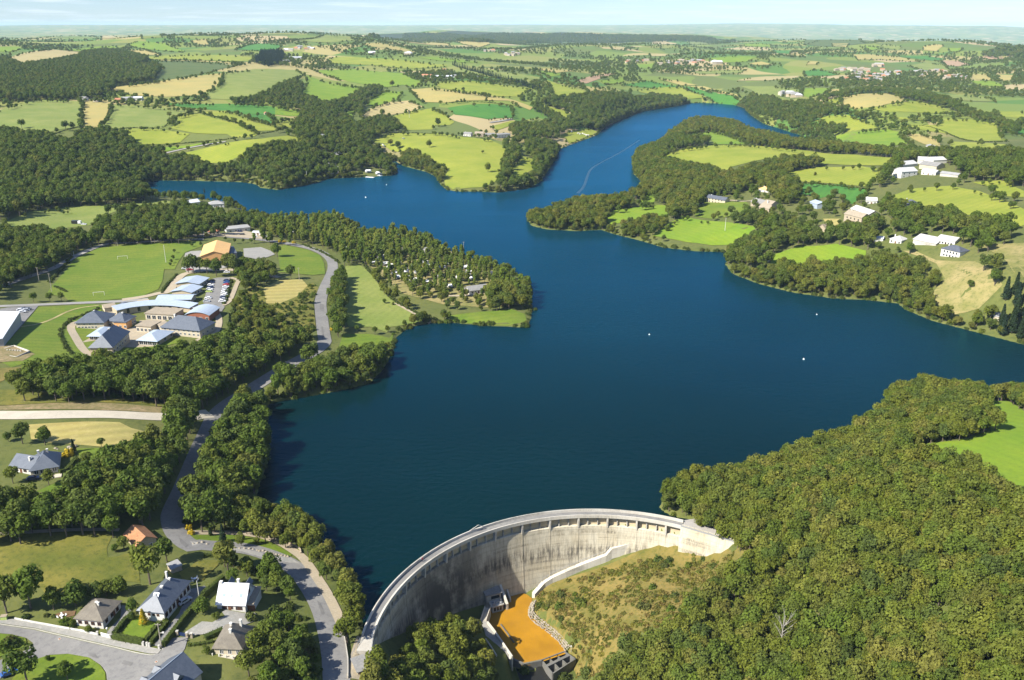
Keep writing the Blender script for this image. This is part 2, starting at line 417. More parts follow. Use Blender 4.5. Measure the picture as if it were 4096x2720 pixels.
foliage('leaf_oak', [(.110,.142,.016), (.150,.172,.020), (.190,.192,.030), (.112,.160,.020), (.168,.188,.028), (.086,.126,.018), (.205,.195,.038), (.130,.175,.018), (.098,.135,.028), (.180,.198,.028)])
foliage('leaf_dark', [(.086,.130,.018), (.110,.160,.018), (.095,.132,.026), (.145,.172,.024), (.098,.150,.017), (.150,.160,.028)])
foliage('leaf_poplar', [(.15,.20,.022), (.11,.165,.024), (.185,.215,.032), (.13,.175,.034), (.205,.22,.034)])
foliage('leaf_conifer', [(.024,.045,.016), (.032,.055,.018), (.026,.05,.026)])
foliage('leaf_yellow', [(.52,.38,.02), (.46,.36,.03)])
foliage('leaf_bush', [(.075,.11,.02), (.11,.135,.028), (.06,.095,.018), (.15,.145,.038)])
foliage('leaf_scrub', [(.20,.175,.035), (.135,.15,.025), (.27,.215,.06), (.19,.145,.04), (.115,.145,.022), (.24,.21,.035)])
foliage('leaf_hedge', [(.055,.078,.014), (.07,.092,.016)], .15)
# ------------------------------------------------------------------ from photo reading frames to the ground
# the photograph was measured in enlargements; each letter is one of them: offset and scale in photo pixels
READ = dict(V=(0,0,4096/2361), A=(0,80,1300/2361), B=(1100,80,1400/2361), C=(2300,80,1796/2361), D=(2080,500,2016/2361),
            S=(0,850,1100/2361), K=(900,780,1300/2361), L=(0,2000,1024/2230), Q=(3072,1400,1024/1216), J=(0,1350,1100/2300),
            N=(1400,1950,1024/2085), O=(2300,1950,1024/2085))
READ['M'] = (800,2000,1024/2230)
def px(t, pts):
    ox, oy, s = READ[t]
    a = np.array(pts, float).reshape(-1, 2)
    return np.c_[ox + s * a[:, 0], oy + s * a[:, 1]]
SP, CP = math.sin(PITCH), math.cos(PITCH)
def rays(p):
    u = (p[:, 0] - 2048) / FPX; v = (p[:, 1] - 1360) / FPX
    return u, CP - v * SP, -SP - v * CP
def plane(t, pts, z=0.0):
    """where the sight lines through these points meet the level z"""
    dx, dy, dz = rays(px(t, pts))
    k = (z - H) / dz
    return np.c_[dx * k, dy * k]
def at_dist(x, y, Y):
    dx, dy, dz = rays(px('V', [(x, y)]))
    k = Y / dy[0]
    return dx[0] * k, Y, H + dz[0] * k

# ------------------------------------------------------------------ terrain
LAKE = [(842,1482),(838,1445),(826,1395),(788,1322),(752,1270),(716,1228),(676,1198),(636,1188),(600,1172),(590,1150),(600,1110),(620,1060),(617,1000),(608,960),
 (620,930),(700,916),(760,905),(850,885),(885,850),(905,810),(915,775),(945,755),(985,745),(1050,745),(1130,752),(1215,755),(1224,735),(1225,690),(1222,655),
 (1205,640),(1130,612),(1060,585),(980,562),(890,540),(820,528),(790,512),(700,520),(620,518),(562,488),(535,474),(480,461),(400,456),(345,450),(325,435),
 (340,420),(360,416),(450,417),(560,420),(590,425),(600,433),(640,438),(700,428),(760,412),(850,408),(900,405),(918,398),(900,382),(880,362),(892,360),
 (930,383),(985,397),(1005,408),(1015,425),(1030,438),(1060,442),(1110,442),(1150,444),(1220,434),(1248,417),(1262,395),(1282,365),(1288,345),(1312,335),
 (1375,312),(1388,300),(1402,290),(1440,272),(1480,257),(1560,245),(1590,238),(1620,237),(1690,241),(1715,249),(1730,265),(1760,285),(1840,310),(1905,331),
 (1885,345),(1780,327),(1725,308),(1700,292),(1640,282),(1590,285),(1565,297),(1548,312),(1505,338),(1468,360),(1458,382),(1462,402),(1478,418),(1482,432),
 (1470,450),(1420,470),(1320,476),(1240,484),(1216,492),(1214,506),(1226,521),(1260,529),(1330,533),(1385,530),(1420,541),(1480,556),(1530,571),(1600,579),
 (1678,582),(1682,590),(1672,610),(1690,632),(1750,655),(1830,675),(1920,688),(2000,692),(2070,700),(2090,715),(2150,740),(2250,766),(2361,795),(2480,825),
 (2520,940),(2450,940),(2361,930),(2200,910),(2100,900),(2050,915),(2035,960),(1960,1010),(1850,1050),(1750,1088),(1690,1108),(1625,1116),(1562,1130),(1528,1150),(1520,1172),(1545,1188),(1585,1197),(1600,1205)]
lake_xy = plane('V', LAKE, 0.0)
CEN, RUP = np.array([28.9, 200.0]), 73.0       # arch of the dam: centre and upstream radius (refined below)
_f = np.array([(1449,2505),(1537,2367),(1685,2240),(1886,2119),(2087,2060),(2284,2036),(2424,2033),(2545,2043),(2668,2065),(2732,2083)], float)
_dx, _dy, _dz = rays(_f); _k = (4.0 - H) / _dz; _X, _Y = _dx * _k, _dy * _k
_s = np.linalg.lstsq(np.c_[_X, _Y, np.ones(10)], -(_X**2 + _Y**2), rcond=None)[0]
CEN = np.array([-_s[0] / 2, -_s[1] / 2]); RUP = math.sqrt(CEN[0]**2 + CEN[1]**2 - _s[2])
def arc(a, r): return (CEN[0] + r * math.cos(a), CEN[1] + r * math.sin(a))
A0, A1 = math.atan2(_Y[0] - CEN[1], _X[0] - CEN[0]), math.atan2(_Y[-1] - CEN[1], _X[-1] - CEN[0])   # left end, right end
# the lake's outline runs along the middle of the dam
lake_xy = np.vstack([lake_xy, [arc(A1 + (A0 - A1) * k / 24, RUP - 1.6) for k in range(25)]])
POOL_Z = -25.5
pool_xy = plane('N', [(1300,850),(1395,868),(1430,880),(1465,905),(1460,950),(1440,990),(1440,1025),(1470,1070),(1560,1132),(1640,1197),(1700,1252),(1730,1305),(1745,1345),(1560,1405),(1420,1445),(1350,1400),(1270,1290),(1180,1165),(1130,1100),(1120,1030),(1150,960),(1240,940)], POOL_Z)

CTRL = [(100,1500,8),(300,1500,8),(550,1500,8),(690,1480,5),(790,1540,3),(50,1300,13),(250,1250,12),(400,1240,9),(500,1280,7),(700,1310,3.5),(100,1100,16),(300,1050,14),
 (430,1150,8),(500,960,7),(600,900,5),(50,950,18),(300,950,14),(50,800,18),(250,800,12),(450,750,11),(650,750,8),(750,700,5),(850,700,3),(1000,650,4),(1100,650,4),
 (500,590,10),(350,600,9),(250,700,9.5),(100,600,12),(700,590,6),(20,600,14),(300,500,9),(100,500,12),(500,520,5),(700,530,4),(-150,1200,16),(-150,800,20),(-150,500,20),
 (150,470,10),(150,380,28),(50,300,40),(300,400,12),(80,290,43),(150,260,46),(300,280,41),(450,300,35),(600,330,31),(550,360,22),(700,320,28),(450,380,12),(800,400,3),
 (250,230,52),(550,240,46),(650,270,37),(400,200,60),(580,210,58),(720,210,50),(850,220,42),(150,200,62),(50,190,68),(250,150,78),(450,160,72),(600,170,66),(680,130,80),
 (100,120,95),(300,120,92),(500,110,95),(10,102,106),(200,91,113),(400,85,119),(600,90,111),(740,85,118),(850,96,110),(880,150,66),(1000,155,62),(780,190,50),(900,200,50),
 (1020,175,60),(1100,190,54),(1250,200,44),(1300,170,54),(1200,165,58),(1050,220,45),(1150,210,47),(880,250,30),(960,270,24),(1100,250,33),(900,330,13),(1050,350,12),
 (1000,320,16),(1100,390,6),(1200,360,8),(1110,305,18),(1250,290,12),(1330,260,20),(1400,220,30),(1330,210,40),(1450,230,15),(1200,130,65),(1000,110,85),(1100,115,75),
 (1300,150,58),(1500,180,34),(1400,190,36),(1500,140,55),(1600,150,50),(1700,200,24),(1650,210,17),(1550,210,14),(1500,110,70),(1800,110,70),(1900,98,86),(2000,95,92),
 (2300,107,88),(2150,104,87),(2350,130,74),(2100,180,38),(2000,150,50),(2200,150,50),(1900,170,40),(1830,215,28),(2300,190,40),(2200,230,30),(2600,200,45),(2600,120,85),
 (2030,225,50),(2100,245,42),(2030,250,41),(2200,290,30),(1950,290,20),(2000,315,17),(2200,260,34),(2300,310,30),(2350,260,35),(1850,260,22),(1790,240,24),(2600,350,42),
 (1650,325,14),(1700,355,16),(1850,370,20),(1950,390,24),(1900,410,22),(1550,400,7),(1680,272,6),(1620,290,5),(1700,450,14),(1500,490,6),(1600,520,6),(1300,490,4),(1750,480,18),
 (1950,440,24),(2120,380,36),(2250,340,38),(2200,440,34),(2340,440,40),(2300,400,40),(1970,490,24),(2100,470,32),(1900,590,10),(1950,530,22),(2150,550,28),(2200,580,26),
 (2330,590,32),(1800,620,6),(2200,650,18),(2250,690,16),(2340,650,26),(2050,650,7),(2350,760,5),(2600,650,30),
 (2290,1000,24),(2361,1080,26),(2150,880,9),(2200,950,16),(2000,1000,9),(1900,1100,13),(1750,1180,9),(1695,1240,4),(1650,1205,3.5),(1900,1300,15),(2200,1200,27),(2350,1300,31),
 (2000,1500,11),(2300,1500,27),(1800,1400,3),(1660,1305,-3),(1231,1377,-25.2),(1254,1352,-22.9),(1276,1337,-21.4),(1631,1277,-5.2),(1675,1262,-2),(1566,1262,-6),(1500,1290,-9),(1440,1310,-13),(1380,1340,-16.5),(1320,1368,-19.5),(1260,1400,-22.5),(1240,1440,-24),
 (1300,1505,-24),(1335,1545,-24),(1400,1450,-15),(1500,1400,-9),(1500,1540,-9),(1400,1540,-18),(1600,1500,-2),(1600,1400,-3),(2600,1200,40),(2600,1600,45),
 (1100,1500,-20),(1000,1500,-14),(900,1540,-6),(865,1515,-1),(1100,1560,-20),(1130,1470,-22.5),(1170,1520,-22.5),(1090,1440,-22.5),(1000,1440,-20),(930,1470,-13),(860,1480,-3),(840,1560,1.5),(1200,1580,-25)]
cx_, cz_ = [], []
for x, y, z in CTRL:
    q = plane('V', [(x, y)], z)[0]
    cx_.append(q); cz_.append(z)
for x, y, Y in [(400,86,4300),(0,100,4300),(740,88,4400),(200,90,4500),(1000,79,7600),(1150,75.5,8000),(1260,78,8000),(1400,80,8200),(1560,80,7600),(1680,90,7600),(950,93,6600),(1050,97,6600),(1200,97,6600),(1350,96,6600),(1500,97,6600),(1620,98,6600),(850,82,8000),
                (700,80,9000),(1000,80,12000),(1500,82,12000),(1900,100,7500),(2200,108,7000),(2450,128,5000),(2330,110,5200),(2290,112,5200),(2200,120,5000),(0,80,12000),(500,76,14000),(1000,76,16000),(2000,84,15000),(2361,95,14000),
                (0,60,28000),(150,57.5,28000),(300,59,28000),(600,58,28000),(900,59,28000),(1200,57,28000),(1400,58.5,28000),(1500,57,27000),(1640,55,26000),(1700,53.5,26000),(1780,56,25000),(1850,55,25000),(1930,57,24000),(2000,60,24000),(2100,59,22000),(2200,62,22000),(2300,60,20000),(2361,63,20000),
                (0,70,44000),(1200,70,44000),(2361,70,44000)]:
    q = at_dist(x, y, Y); cx_.append((q[0], q[1])); cz_.append(q[2])
cx_, cz_ = np.array(cx_), np.array(cz_)

def uw(X, Y): return np.stack([np.asarray(X) / np.asarray(Y) * 1.6, np.log(np.asarray(Y))], -1)
_P = uw(cx_[:, 0], cx_[:, 1])
def _phi(r): return np.where(r > 0, r * r * np.log(np.maximum(r, 1e-9)), 0)
_n = len(_P)
_A = np.zeros((_n + 3, _n + 3))
_A[:_n, :_n] = _phi(np.linalg.norm(_P[:, None] - _P[None], axis=2)) + np.eye(_n) * 2e-4
_A[:_n, _n] = 1; _A[:_n, _n + 1:] = _P; _A[_n, :_n] = 1; _A[_n + 1:, :_n] = _P.T
_W = np.linalg.solve(_A, np.r_[cz_, 0, 0, 0])
def base_height(X, Y):
    p = uw(X, Y).reshape(-1, 2); out = np.empty(len(p))
    for i in range(0, len(p), 20000):
        q = p[i:i + 20000]
        r2 = ((q[:, None, :] - _P[None]) ** 2).sum(2)
        out[i:i + 20000] = (0.5 * r2 * np.log(np.maximum(r2, 1e-18))) @ _W[:_n] + _W[_n] + q @ _W[_n + 1:]
    return out.reshape(np.shape(X))

def signed_dist(P, poly):
    """distance to the polygon's edge, negative inside"""
    d = np.full(len(P), 1e18); ins = np.zeros(len(P), bool)
    x, y = P[:, 0], P[:, 1]
    for i in range(len(poly)):
        ax, ay = poly[i]; bx, by = poly[(i + 1) % len(poly)]
        ex, ey = bx - ax, by - ay
        t = np.clip(((x - ax) * ex + (y - ay) * ey) / (ex * ex + ey * ey + 1e-12), 0, 1)
        d = np.minimum(d, (x - ax - t * ex) ** 2 + (y - ay - t * ey) ** 2)
        if ay != by:
            ins ^= ((ay > y) != (by > y)) & (x < ex * (y - ay) / (by - ay) + ax)
    d = np.sqrt(d)
    return np.where(ins, -d, d)
def inside(P, poly): return signed_dist(P, poly) < 0

NR, NC, TA = 960, 460, 0.80
Y0, Y1 = 95.0, 45000.0
gY = Y0 * (Y1 / Y0) ** (np.arange(NR) / (NR - 1))
gT = np.linspace(-TA, TA, NC)
GY = np.repeat(gY[:, None], NC, 1); GX = GY * gT[None]
smooth01 = lambda t: (lambda q: q * q * (3 - 2 * q))(np.clip(t, 0, 1))
# the smooth base is evaluated on a coarser lattice, then interpolated
ci, cj = np.linspace(0, NR - 1, 241), np.linspace(0, NC - 1, 116)
cY = Y0 * (Y1 / Y0) ** (ci / (NR - 1)); cT = -TA + 2 * TA * cj / (NC - 1)
CB = base_height(cY[:, None] * cT[None], np.repeat(cY[:, None], len(cT), 1))
def bil(G, fi, fj):
    fi = np.clip(fi, 0, G.shape[0] - 1.001); fj = np.clip(fj, 0, G.shape[1] - 1.001)
    i, j = fi.astype(int), fj.astype(int); a, b = fi - i, fj - j
    return G[i, j] * (1 - a) * (1 - b) + G[i + 1, j] * a * (1 - b) + G[i, j + 1] * (1 - a) * b + G[i + 1, j + 1] * a * b
ii, jj = np.meshgrid(np.arange(NR) / (NR - 1) * 240, np.arange(NC) / (NC - 1) * 115, indexing='ij')
GB = bil(CB, ii, jj)
amp = smooth01((GY - 1100) / 2500)
GB = GB + amp * (8 * (1 + 1.4 * smooth01((GY - 2000) / 1800)) * np.sin(GX / 230 + 1.3 * np.sin(GY / 410)) * np.sin(GY / 290 + .7) + 3.5 * np.sin(GX / 97 + GY / 160)) * np.where(GY < 9000, 1, .3)
GZ = GB.copy()
near = GY < 3200
PN = np.c_[GX[near], GY[near]]
sd = signed_dist(PN, lake_xy)
b = GB[near]
land = (0.25 + 2.2 * (1 - np.exp(-np.maximum(sd, 0) / 7))) * (1 - smooth01(sd / 40)) + np.maximum(b, 1.2) * smooth01(sd / 40)
gorge = (np.hypot(PN[:, 0] - CEN[0], PN[:, 1] - CEN[1]) < RUP - 1.7) | ((PN[:, 1] < CEN[1] + 18) & (PN[:, 0] > -44) & (PN[:, 0] < 190))
land = np.where(gorge, b, land)
zz_ = np.where(sd < 0, -np.minimum(-sd * .45, 7.0) - .15, land)
chan_xy = plane('N', [(1335,1405),(1420,1450),(1560,1412),(1745,1350),(1845,1400),(1870,1480),(1760,1700),(1400,1700),(1330,1520)], -26.5)
sc_ = signed_dist(PN, chan_xy)
zz_ = np.where(gorge & (sc_ < 2.5), np.minimum(zz_, -28.5 + (zz_ + 28.5) * np.clip(sc_ / 2.5, 0, 1)), zz_)
sp = signed_dist(PN, pool_xy)
zz_ = np.where(sp < 0, np.minimum(zz_, POOL_Z - 1.2), np.where((sp < 2.5) & gorge, POOL_Z - 1.0 + (zz_ - POOL_Z + 1.0) * np.clip(sp / 2.5, 0, 1) , zz_))
GZ[near] = zz_

def _fij(X, Y):
    Y = np.maximum(Y, Y0)
    return np.log(Y / Y0) / math.log(Y1 / Y0) * (NR - 1), (X / Y + TA) / (2 * TA) * (NC - 1)
def hm(X, Y):
    X, Y = np.asarray(X, float), np.asarray(Y, float)
    return bil(GZ, *_fij(X, Y))
def ground(t, pts, lift=0.0):
    """where sight lines through photo points meet the terrain (raised by lift): (n,3)"""
    dx, dy, dz = rays(px(t, pts))
    out = np.empty((len(dx), 3))
    lift = np.broadcast_to(lift, len(dx))
    for k in range(len(dx)):
        tx, tz = dx[k] / dy[k], dz[k] / dy[k]
        fj = np.full(NR, (tx + TA) / (2 * TA) * (NC - 1))
        prof = bil(GZ, np.arange(NR, dtype=float), fj) + lift[k]
        ray = H + gY * tz
        hit = np.nonzero(ray <= prof)[0]
        if len(hit) == 0: i = int(np.argmin(ray - prof)); Y = gY[i]
        elif hit[0] == 0: Y = gY[0]
        else:
            i = hit[0]; a, c = ray[i - 1] - prof[i - 1], prof[i] - ray[i]
            Y = gY[i - 1] + (gY[i] - gY[i - 1]) * a / (a + c + 1e-12)
        out[k] = (Y * tx, Y, H + Y * tz - lift[k])
    return out

# ground sheet
vid = np.arange(NR * NC).reshape(NR, NC)
quads = np.stack([vid[:-1, :-1], vid[:-1, 1:], vid[1:, 1:], vid[1:, :-1]], -1).reshape(-1, 4)
gme = bpy.data.meshes.new('ground')
gme.vertices.add(NR * NC)
gme.vertices.foreach_set('co', np.stack([GX, GY, GZ], -1).astype(np.float32).ravel())
gme.loops.add(quads.size); gme.loops.foreach_set('vertex_index', quads.ravel().astype(np.int32))
gme.polygons.add(len(quads)); gme.polygons.foreach_set('loop_start', np.arange(0, quads.size, 4, dtype=np.int32))
gme.polygons.foreach_set('use_smooth', np.ones(len(quads), bool))
gme.materials.append(M('ground'))
gme.update(calc_edges=True)
gob = link(bpy.data.objects.new('ground', gme)); tag(gob, 'green rolling countryside around the lake out to the horizon', 'ground', kind='structure')

# water sheets
def poly_mesh(name, xy, z, m):
    tris = geometry.tessellate_polygon([[Vector((p[0], p[1], 0)) for p in xy]])
    return mesh(name, [(p[0], p[1], z) for p in xy], [t if (Vector(xy[t[1]]) - Vector(xy[t[0]])).cross(Vector(xy[t[2]]) - Vector(xy[t[0]])) > 0 else t[::-1] for t in map(tuple, tris)], m)
def grow(xy, d, keep=None):
    """push a polygon's corners outwards by d"""
    n = len(xy); area = sum(xy[i][0] * xy[(i + 1) % n][1] - xy[(i + 1) % n][0] * xy[i][1] for i in range(n))
    sgn = 1 if area > 0 else -1; out = []
    for i in range(n):
        a, b_, c = Vector(xy[i - 1]), Vector(xy[i]), Vector(xy[(i + 1) % n])
        n1 = Vector(((b_ - a).y, -(b_ - a).x)).normalized() * sgn; n2 = Vector(((c - b_).y, -(c - b_).x)).normalized() * sgn
        m_ = n1 + n2
        m_ = m_.normalized() if m_.length > .2 else n1
        out.append(tuple(b_ + m_ * (0 if keep and keep(i) else d)))
    return out
nl = len(LAKE)
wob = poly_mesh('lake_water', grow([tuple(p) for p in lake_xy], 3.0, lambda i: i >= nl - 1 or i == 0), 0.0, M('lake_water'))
tag(wob, 'deep blue reservoir lake with small wind ripples', 'lake', kind='structure')
pob = poly_mesh('pool_water', grow([tuple(p) for p in pool_xy], 0.8), POOL_Z, M('pool_water'))
tag(pob, 'ochre orange stilling pool at the foot of the dam', 'pool', kind='structure')

# ------------------------------------------------------------------ patches and strips that lie on the ground
LIFT = lambda d: 0.06 + 0.00035 * max(0, d - 250)
def patch(name, m, xy, lift=0.0, step=None, label=None, kind='structure', cat=None, group=None):
    xy = [Vector((p[0], p[1])) for p in xy]
    dist = sum(p.y for p in xy) / len(xy)
    step = step or max(2.5, dist * .012)
    n = len(xy)
    # rounded, densified outline
    ring = []
    for i in range(n):
        a, b_ = xy[i], xy[(i + 1) % n]
        k = max(1, int((b_ - a).length / step))
        ring += [a.lerp(b_, q / k) for q in range(k)]
    P = np.array([tuple(p) for p in ring])
    x0, y0 = P.min(0); x1, y1 = P.max(0)
    gx, gy = np.meshgrid(np.arange(x0, x1, step), np.arange(y0, y1, step))
    Q = np.c_[gx.ravel(), gy.ravel()]
    if len(Q):
        sdq = signed_dist(Q, P); Q = Q[sdq < -step * .45]
    pts = [Vector(p) for p in P] + [Vector(q) for q in Q]
    vs, es, fs, *_ = geometry.delaunay_2d_cdt(pts, [], [list(range(len(P)))], 1, 1e-4)
    V = np.array([tuple(v) for v in vs])
    z = hm(V[:, 0], V[:, 1]) + (0.06 + 0.00035 * np.maximum(0, V[:, 1] - 250)) + lift
    fs = [f if (vs[f[1]] - vs[f[0]]).cross(vs[f[2]] - vs[f[0]]) > 0 else f[::-1] for f in map(tuple, fs)]
    o = mesh(name, np.c_[V, z], fs, m, smooth=True)
    return tag(o, label, cat or name.replace('_', ' '), group, kind)
def smooth_line(P, it=2):
    P = [np.array(p, float) for p in P]
    for _ in range(it):
        Q = [P[0]]
        for a, b_ in zip(P[:-1], P[1:]): Q += [a * .75 + b_ * .25, a * .25 + b_ * .75]
        P = Q + [P[-1]]
    return P
def resample(P, step):
    P = np.array(P); d = np.r_[0, np.cumsum(np.linalg.norm(np.diff(P[:, :2], axis=0), axis=1))]
    k = max(2, int(d[-1] / step) + 1); s = np.linspace(0, d[-1], k)
    return np.c_[np.interp(s, d, P[:, 0]), np.interp(s, d, P[:, 1])]
def normals(P):
    T = np.gradient(P, axis=0); T /= np.linalg.norm(T, axis=1)[:, None] + 1e-9
    return np.c_[-T[:, 1], T[:, 0]]
def strip(name, m, P, width, lift=0.0, label=None, off=0.0, step=2.0, cat=None, group=None):
    P = resample(smooth_line([p[:2] for p in P]), step); Nn = normals(P)
    w = np.interp(np.linspace(0, 1, len(P)), np.linspace(0, 1, len(width)), width) if isinstance(width, (list, tuple)) else np.full(len(P), width)
    us = [-.5, -.25, 0, .25, .5]; rows = []
    for u in us:
        q = P + Nn * (off + u * w)[:, None]
        rows.append(np.c_[q, hm(q[:, 0], q[:, 1]) + 0.06 + 0.00035 * np.maximum(0, q[:, 1] - 250) + lift])
    V = np.stack(rows, 1).reshape(-1, 3); k = len(us)
    fs = [(i * k + j + 1, i * k + j, (i + 1) * k + j, (i + 1) * k + j + 1) for i in range(len(P) - 1) for j in range(k - 1)]
    o = mesh(name, V, fs, m, smooth=True)
    return tag(o, label, cat or name.replace('_', ' '), group, 'structure')
def wall_line(mb, P, width, h, sink=.4, step=2.0, off=0.0, zfix=None, closed=False):
    """a low wall, hedge or kerb swept along a line on the ground"""
    P = resample(P, step); Nn = normals(P)
    n0 = len(mb.v)
    for i in range(len(P)):
        a = P[i] + Nn[i] * (off - width / 2); b_ = P[i] + Nn[i] * (off + width / 2)
        z = float(hm(P[i][0], P[i][1])) if zfix is None else zfix
        mb.v += [(a[0], a[1], z - sink), (a[0], a[1], z + h), (b_[0], b_[1], z + h), (b_[0], b_[1], z - sink)]
    for i in range(len(P) - 1):
        for j in range(3):
            mb.f.append((n0 + i * 4 + j, n0 + i * 4 + j + 1, n0 + i * 4 + 5 + j, n0 + i * 4 + 4 + j))
    e = n0 + (len(P) - 1) * 4
    mb.f += [(n0 + 3, n0 + 2, n0 + 1, n0), (e, e + 1, e + 2, e + 3)]
    return mb
# ------------------------------------------------------------------ fields (photo frame, material, outline)
FIELDS = []
def F(t, m, label, *pts): FIELDS.append((t, m, label, pts))
F('A','grass_olive','large pale green field at the far left with two dark round trees',(0,655),(60,635),(270,580),(600,592),(585,775),(420,800),(260,840),(40,815),(0,790),(-200,800),(-200,680))
F('A','straw','narrow striped straw coloured field between two dark hedges',(608,600),(800,608),(765,720),(715,780),(600,793),(595,770))
F('A','grass_olive','pale olive field right of the striped field',(825,615),(1050,630),(1400,660),(1280,695),(1220,720),(1240,755),(1170,788),(960,783),(745,798),(735,770),(785,720))
F('A','grass_yellow','yellow green field in the middle of the left hillside',(1420,678),(1450,684),(1740,758),(1880,825),(1850,845),(1700,860),(1650,830),(1420,825),(1240,788),(1300,745),(1290,702))
F('A','grass_yellow','pale strip field running down beside the middle yellow field',(1455,668),(1660,660),(1800,715),(1980,760),(2080,720),(2140,730),(2160,770),(1990,805),(1870,808),(1740,745))
F('A','grass_emerald','long bright green strip below the olive hill field',(1150,605),(1500,612),(1640,610),(1980,630),(2190,670),(2210,700),(2050,690),(1800,688),(1600,660),(1450,648),(1300,630))
F('A','grass_emerald','small bright green corner field with a tiny stone hut',(1820,690),(1950,690),(1990,740),(1960,755),(1810,715))
F('A','grass_yellow','rounded green field behind the row of hedge trees',(860,803),(960,790),(1170,797),(1380,827),(1310,890),(1230,900),(1050,905),(990,918),(900,850))
F('A','grass_bright','thin bright green strip above the straight farm track',(1040,950),(1200,925),(1480,895),(1620,880),(1480,900),(1200,955),(1060,985))
F('A','grass_yellow','broad yellow green field sloping to the lakeside wood',(1210,985),(1500,930),(1680,890),(1900,865),(2140,840),(2190,880),(2080,900),(1850,950),(1700,1040),(1480,1045),(1300,990))
F('A','stubble','tan stubble field beyond the far left wood',(60,275),(180,240),(370,215),(590,235),(560,260),(420,280),(300,310),(130,320))
F('A','straw','curved tan field on the left hill above the farm',(750,495),(980,470),(1200,440),(1420,410),(1610,388),(1615,455),(1560,500),(1480,545),(1200,560),(1000,550),(860,520))
F('A','grass_olive','wide olive field on top of the left hill',(1622,386),(1900,362),(2150,365),(2205,395),(2150,430),(1950,520),(1850,560),(1640,580),(1500,575),(1490,530),(1600,470))
F('B','grass_bright','big green field in the dip right of the olive hill field',(205,372),(380,430),(585,458),(540,490),(480,530),(335,562),(225,510),(180,490),(220,430))
F('A','grass_dark','dull dark green field behind the far left wood',(935,328),(1180,298),(1400,303),(1720,332),(1560,370),(1370,415),(1100,455),(1150,400),(1190,350),(1130,310))
F('A','straw','thin tan strip above the dull dark green field',(1140,290),(1440,295),(1720,310),(1700,320),(1400,300),(1180,297))
F('A','grass_yellow','far left green field above the thin tan strip',(1060,270),(1300,258),(1600,255),(1840,275),(1800,300),(1700,302),(1300,288),(1080,288))
F('A','grass_bright','green field behind the tan stubble field',(430,215),(700,195),(850,190),(850,215),(600,230))
F('A','grass_bright','green slope under the left skyline',(920,180),(1000,155),(1200,170),(1340,225),(1330,235),(1050,213))
F('A','straw','pale strip below the green slope under the left skyline',(930,217),(1060,220),(1165,245),(1160,258),(1060,255))
F('A','straw','small tan field under the skyline left of centre',(1380,150),(1500,140),(1520,185),(1450,180))
F('A','grass_emerald','rounded green hill field behind the conifers',(1700,215),(1850,170),(2050,185),(2020,215),(1880,225))
F('A','grass_bright','green field at the far left edge below the skyline',(-60,200),(130,195),(180,205),(90,230),(-60,235))
F('A','grass_olive','small olive field on the left skyline',(1030,110),(1170,108),(1180,125),(1030,135))
F('A','stubble','small tan field on the left skyline',(740,115),(830,115),(820,135),(740,135))
F('A','grass_olive','green meadow in front of the dark left wood',(30,1470),(240,1390),(500,1358),(800,1350),(1050,1330),(1220,1312),(1270,1300),(1250,1335),(1000,1350),(880,1380),(700,1440),(680,1489),(400,1520),(30,1500))
F('B','grass_yellow','bright sunlit field along the ridge left of centre',(350,265),(420,248),(600,255),(850,270),(1150,305),(1160,315),(940,330),(850,325),(640,305),(470,300),(380,290))
F('B','grass_bright','long green field below the bright ridge field',(265,340),(520,332),(700,350),(860,360),(990,420),(950,455),(860,440),(760,455),(600,435),(450,405),(350,375))
F('B','grass_yellow','pale green field below the white farm in the middle',(1070,430),(1300,410),(1450,430),(1740,465),(1700,490),(1640,520),(1480,515),(1280,490),(1120,460))
F('B','straw','long straw yellow field across the centre hillside',(910,470),(1050,462),(1250,485),(1450,510),(1620,545),(1740,590),(1720,610),(1600,562),(1580,547),(1300,545),(1140,560),(1000,555),(960,520))
F('B','grass_yellow','bright yellow green field above the lakeside hamlet',(755,660),(900,620),(1060,597),(1140,630),(1210,690),(1180,710),(1080,710),(1060,740),(900,745),(850,720),(840,670))
F('B','stubble','tan field ringed by hedge trees left of the emerald field',(575,640),(640,600),(760,555),(900,545),(1000,585),(960,605),(830,635),(700,650),(590,665))
F('B','grass_emerald','emerald green field ringed by hedge trees',(1160,595),(1290,575),(1450,568),(1590,580),(1610,625),(1600,660),(1430,670),(1210,640),(1200,620))
F('B','grass_bright','small green field between two tree belts',(610,545),(740,480),(860,490),(820,540),(700,575),(620,580))
F('B','grass_yellow','big sunny meadow on the far lakeshore with lone trees',(640,810),(800,765),(1100,765),(1250,790),(1450,810),(1560,860),(1530,940),(1520,1030),(1480,1100),(1400,1130),(1200,1145),(1150,1130),(1140,1070),(1170,1010),(1050,950),(950,880),(870,890),(750,860),(680,845))
F('B','grass_yellow','mown strip with curved swath lines beside the lakeshore trees',(1600,1000),(1660,920),(1740,940),(1740,1010),(1640,1070),(1580,1080))
F('B','grass_yellow','grassy point with grazing cattle on the far shore',(1880,790),(2000,750),(2120,735),(2176,757),(2118,800),(1985,836),(1960,800))
F('B','grass_yellow','small field beside the lakeside road',(1450,720),(1600,680),(1690,700),(1600,710),(1500,745))
F('B','grass_olive','narrow olive field between the lakeside road and hedge trees',(1660,680),(1770,660),(1840,680),(1760,690))
F('B','grass_yellow','sloping field above the far lakeshore wood',(1730,565),(1830,580),(1960,620),(2020,660),(1990,685),(1880,660),(1800,610))
F('B','grass_olive','long pale field behind the white farm',(1150,345),(1300,330),(1460,345),(1640,365),(1800,390),(1780,400),(1500,395),(1290,365))
F('B','grass_yellow','pale green field curving down to the far shore',(1820,400),(1900,430),(2020,460),(2120,490),(2050,520),(1880,510),(1850,430))
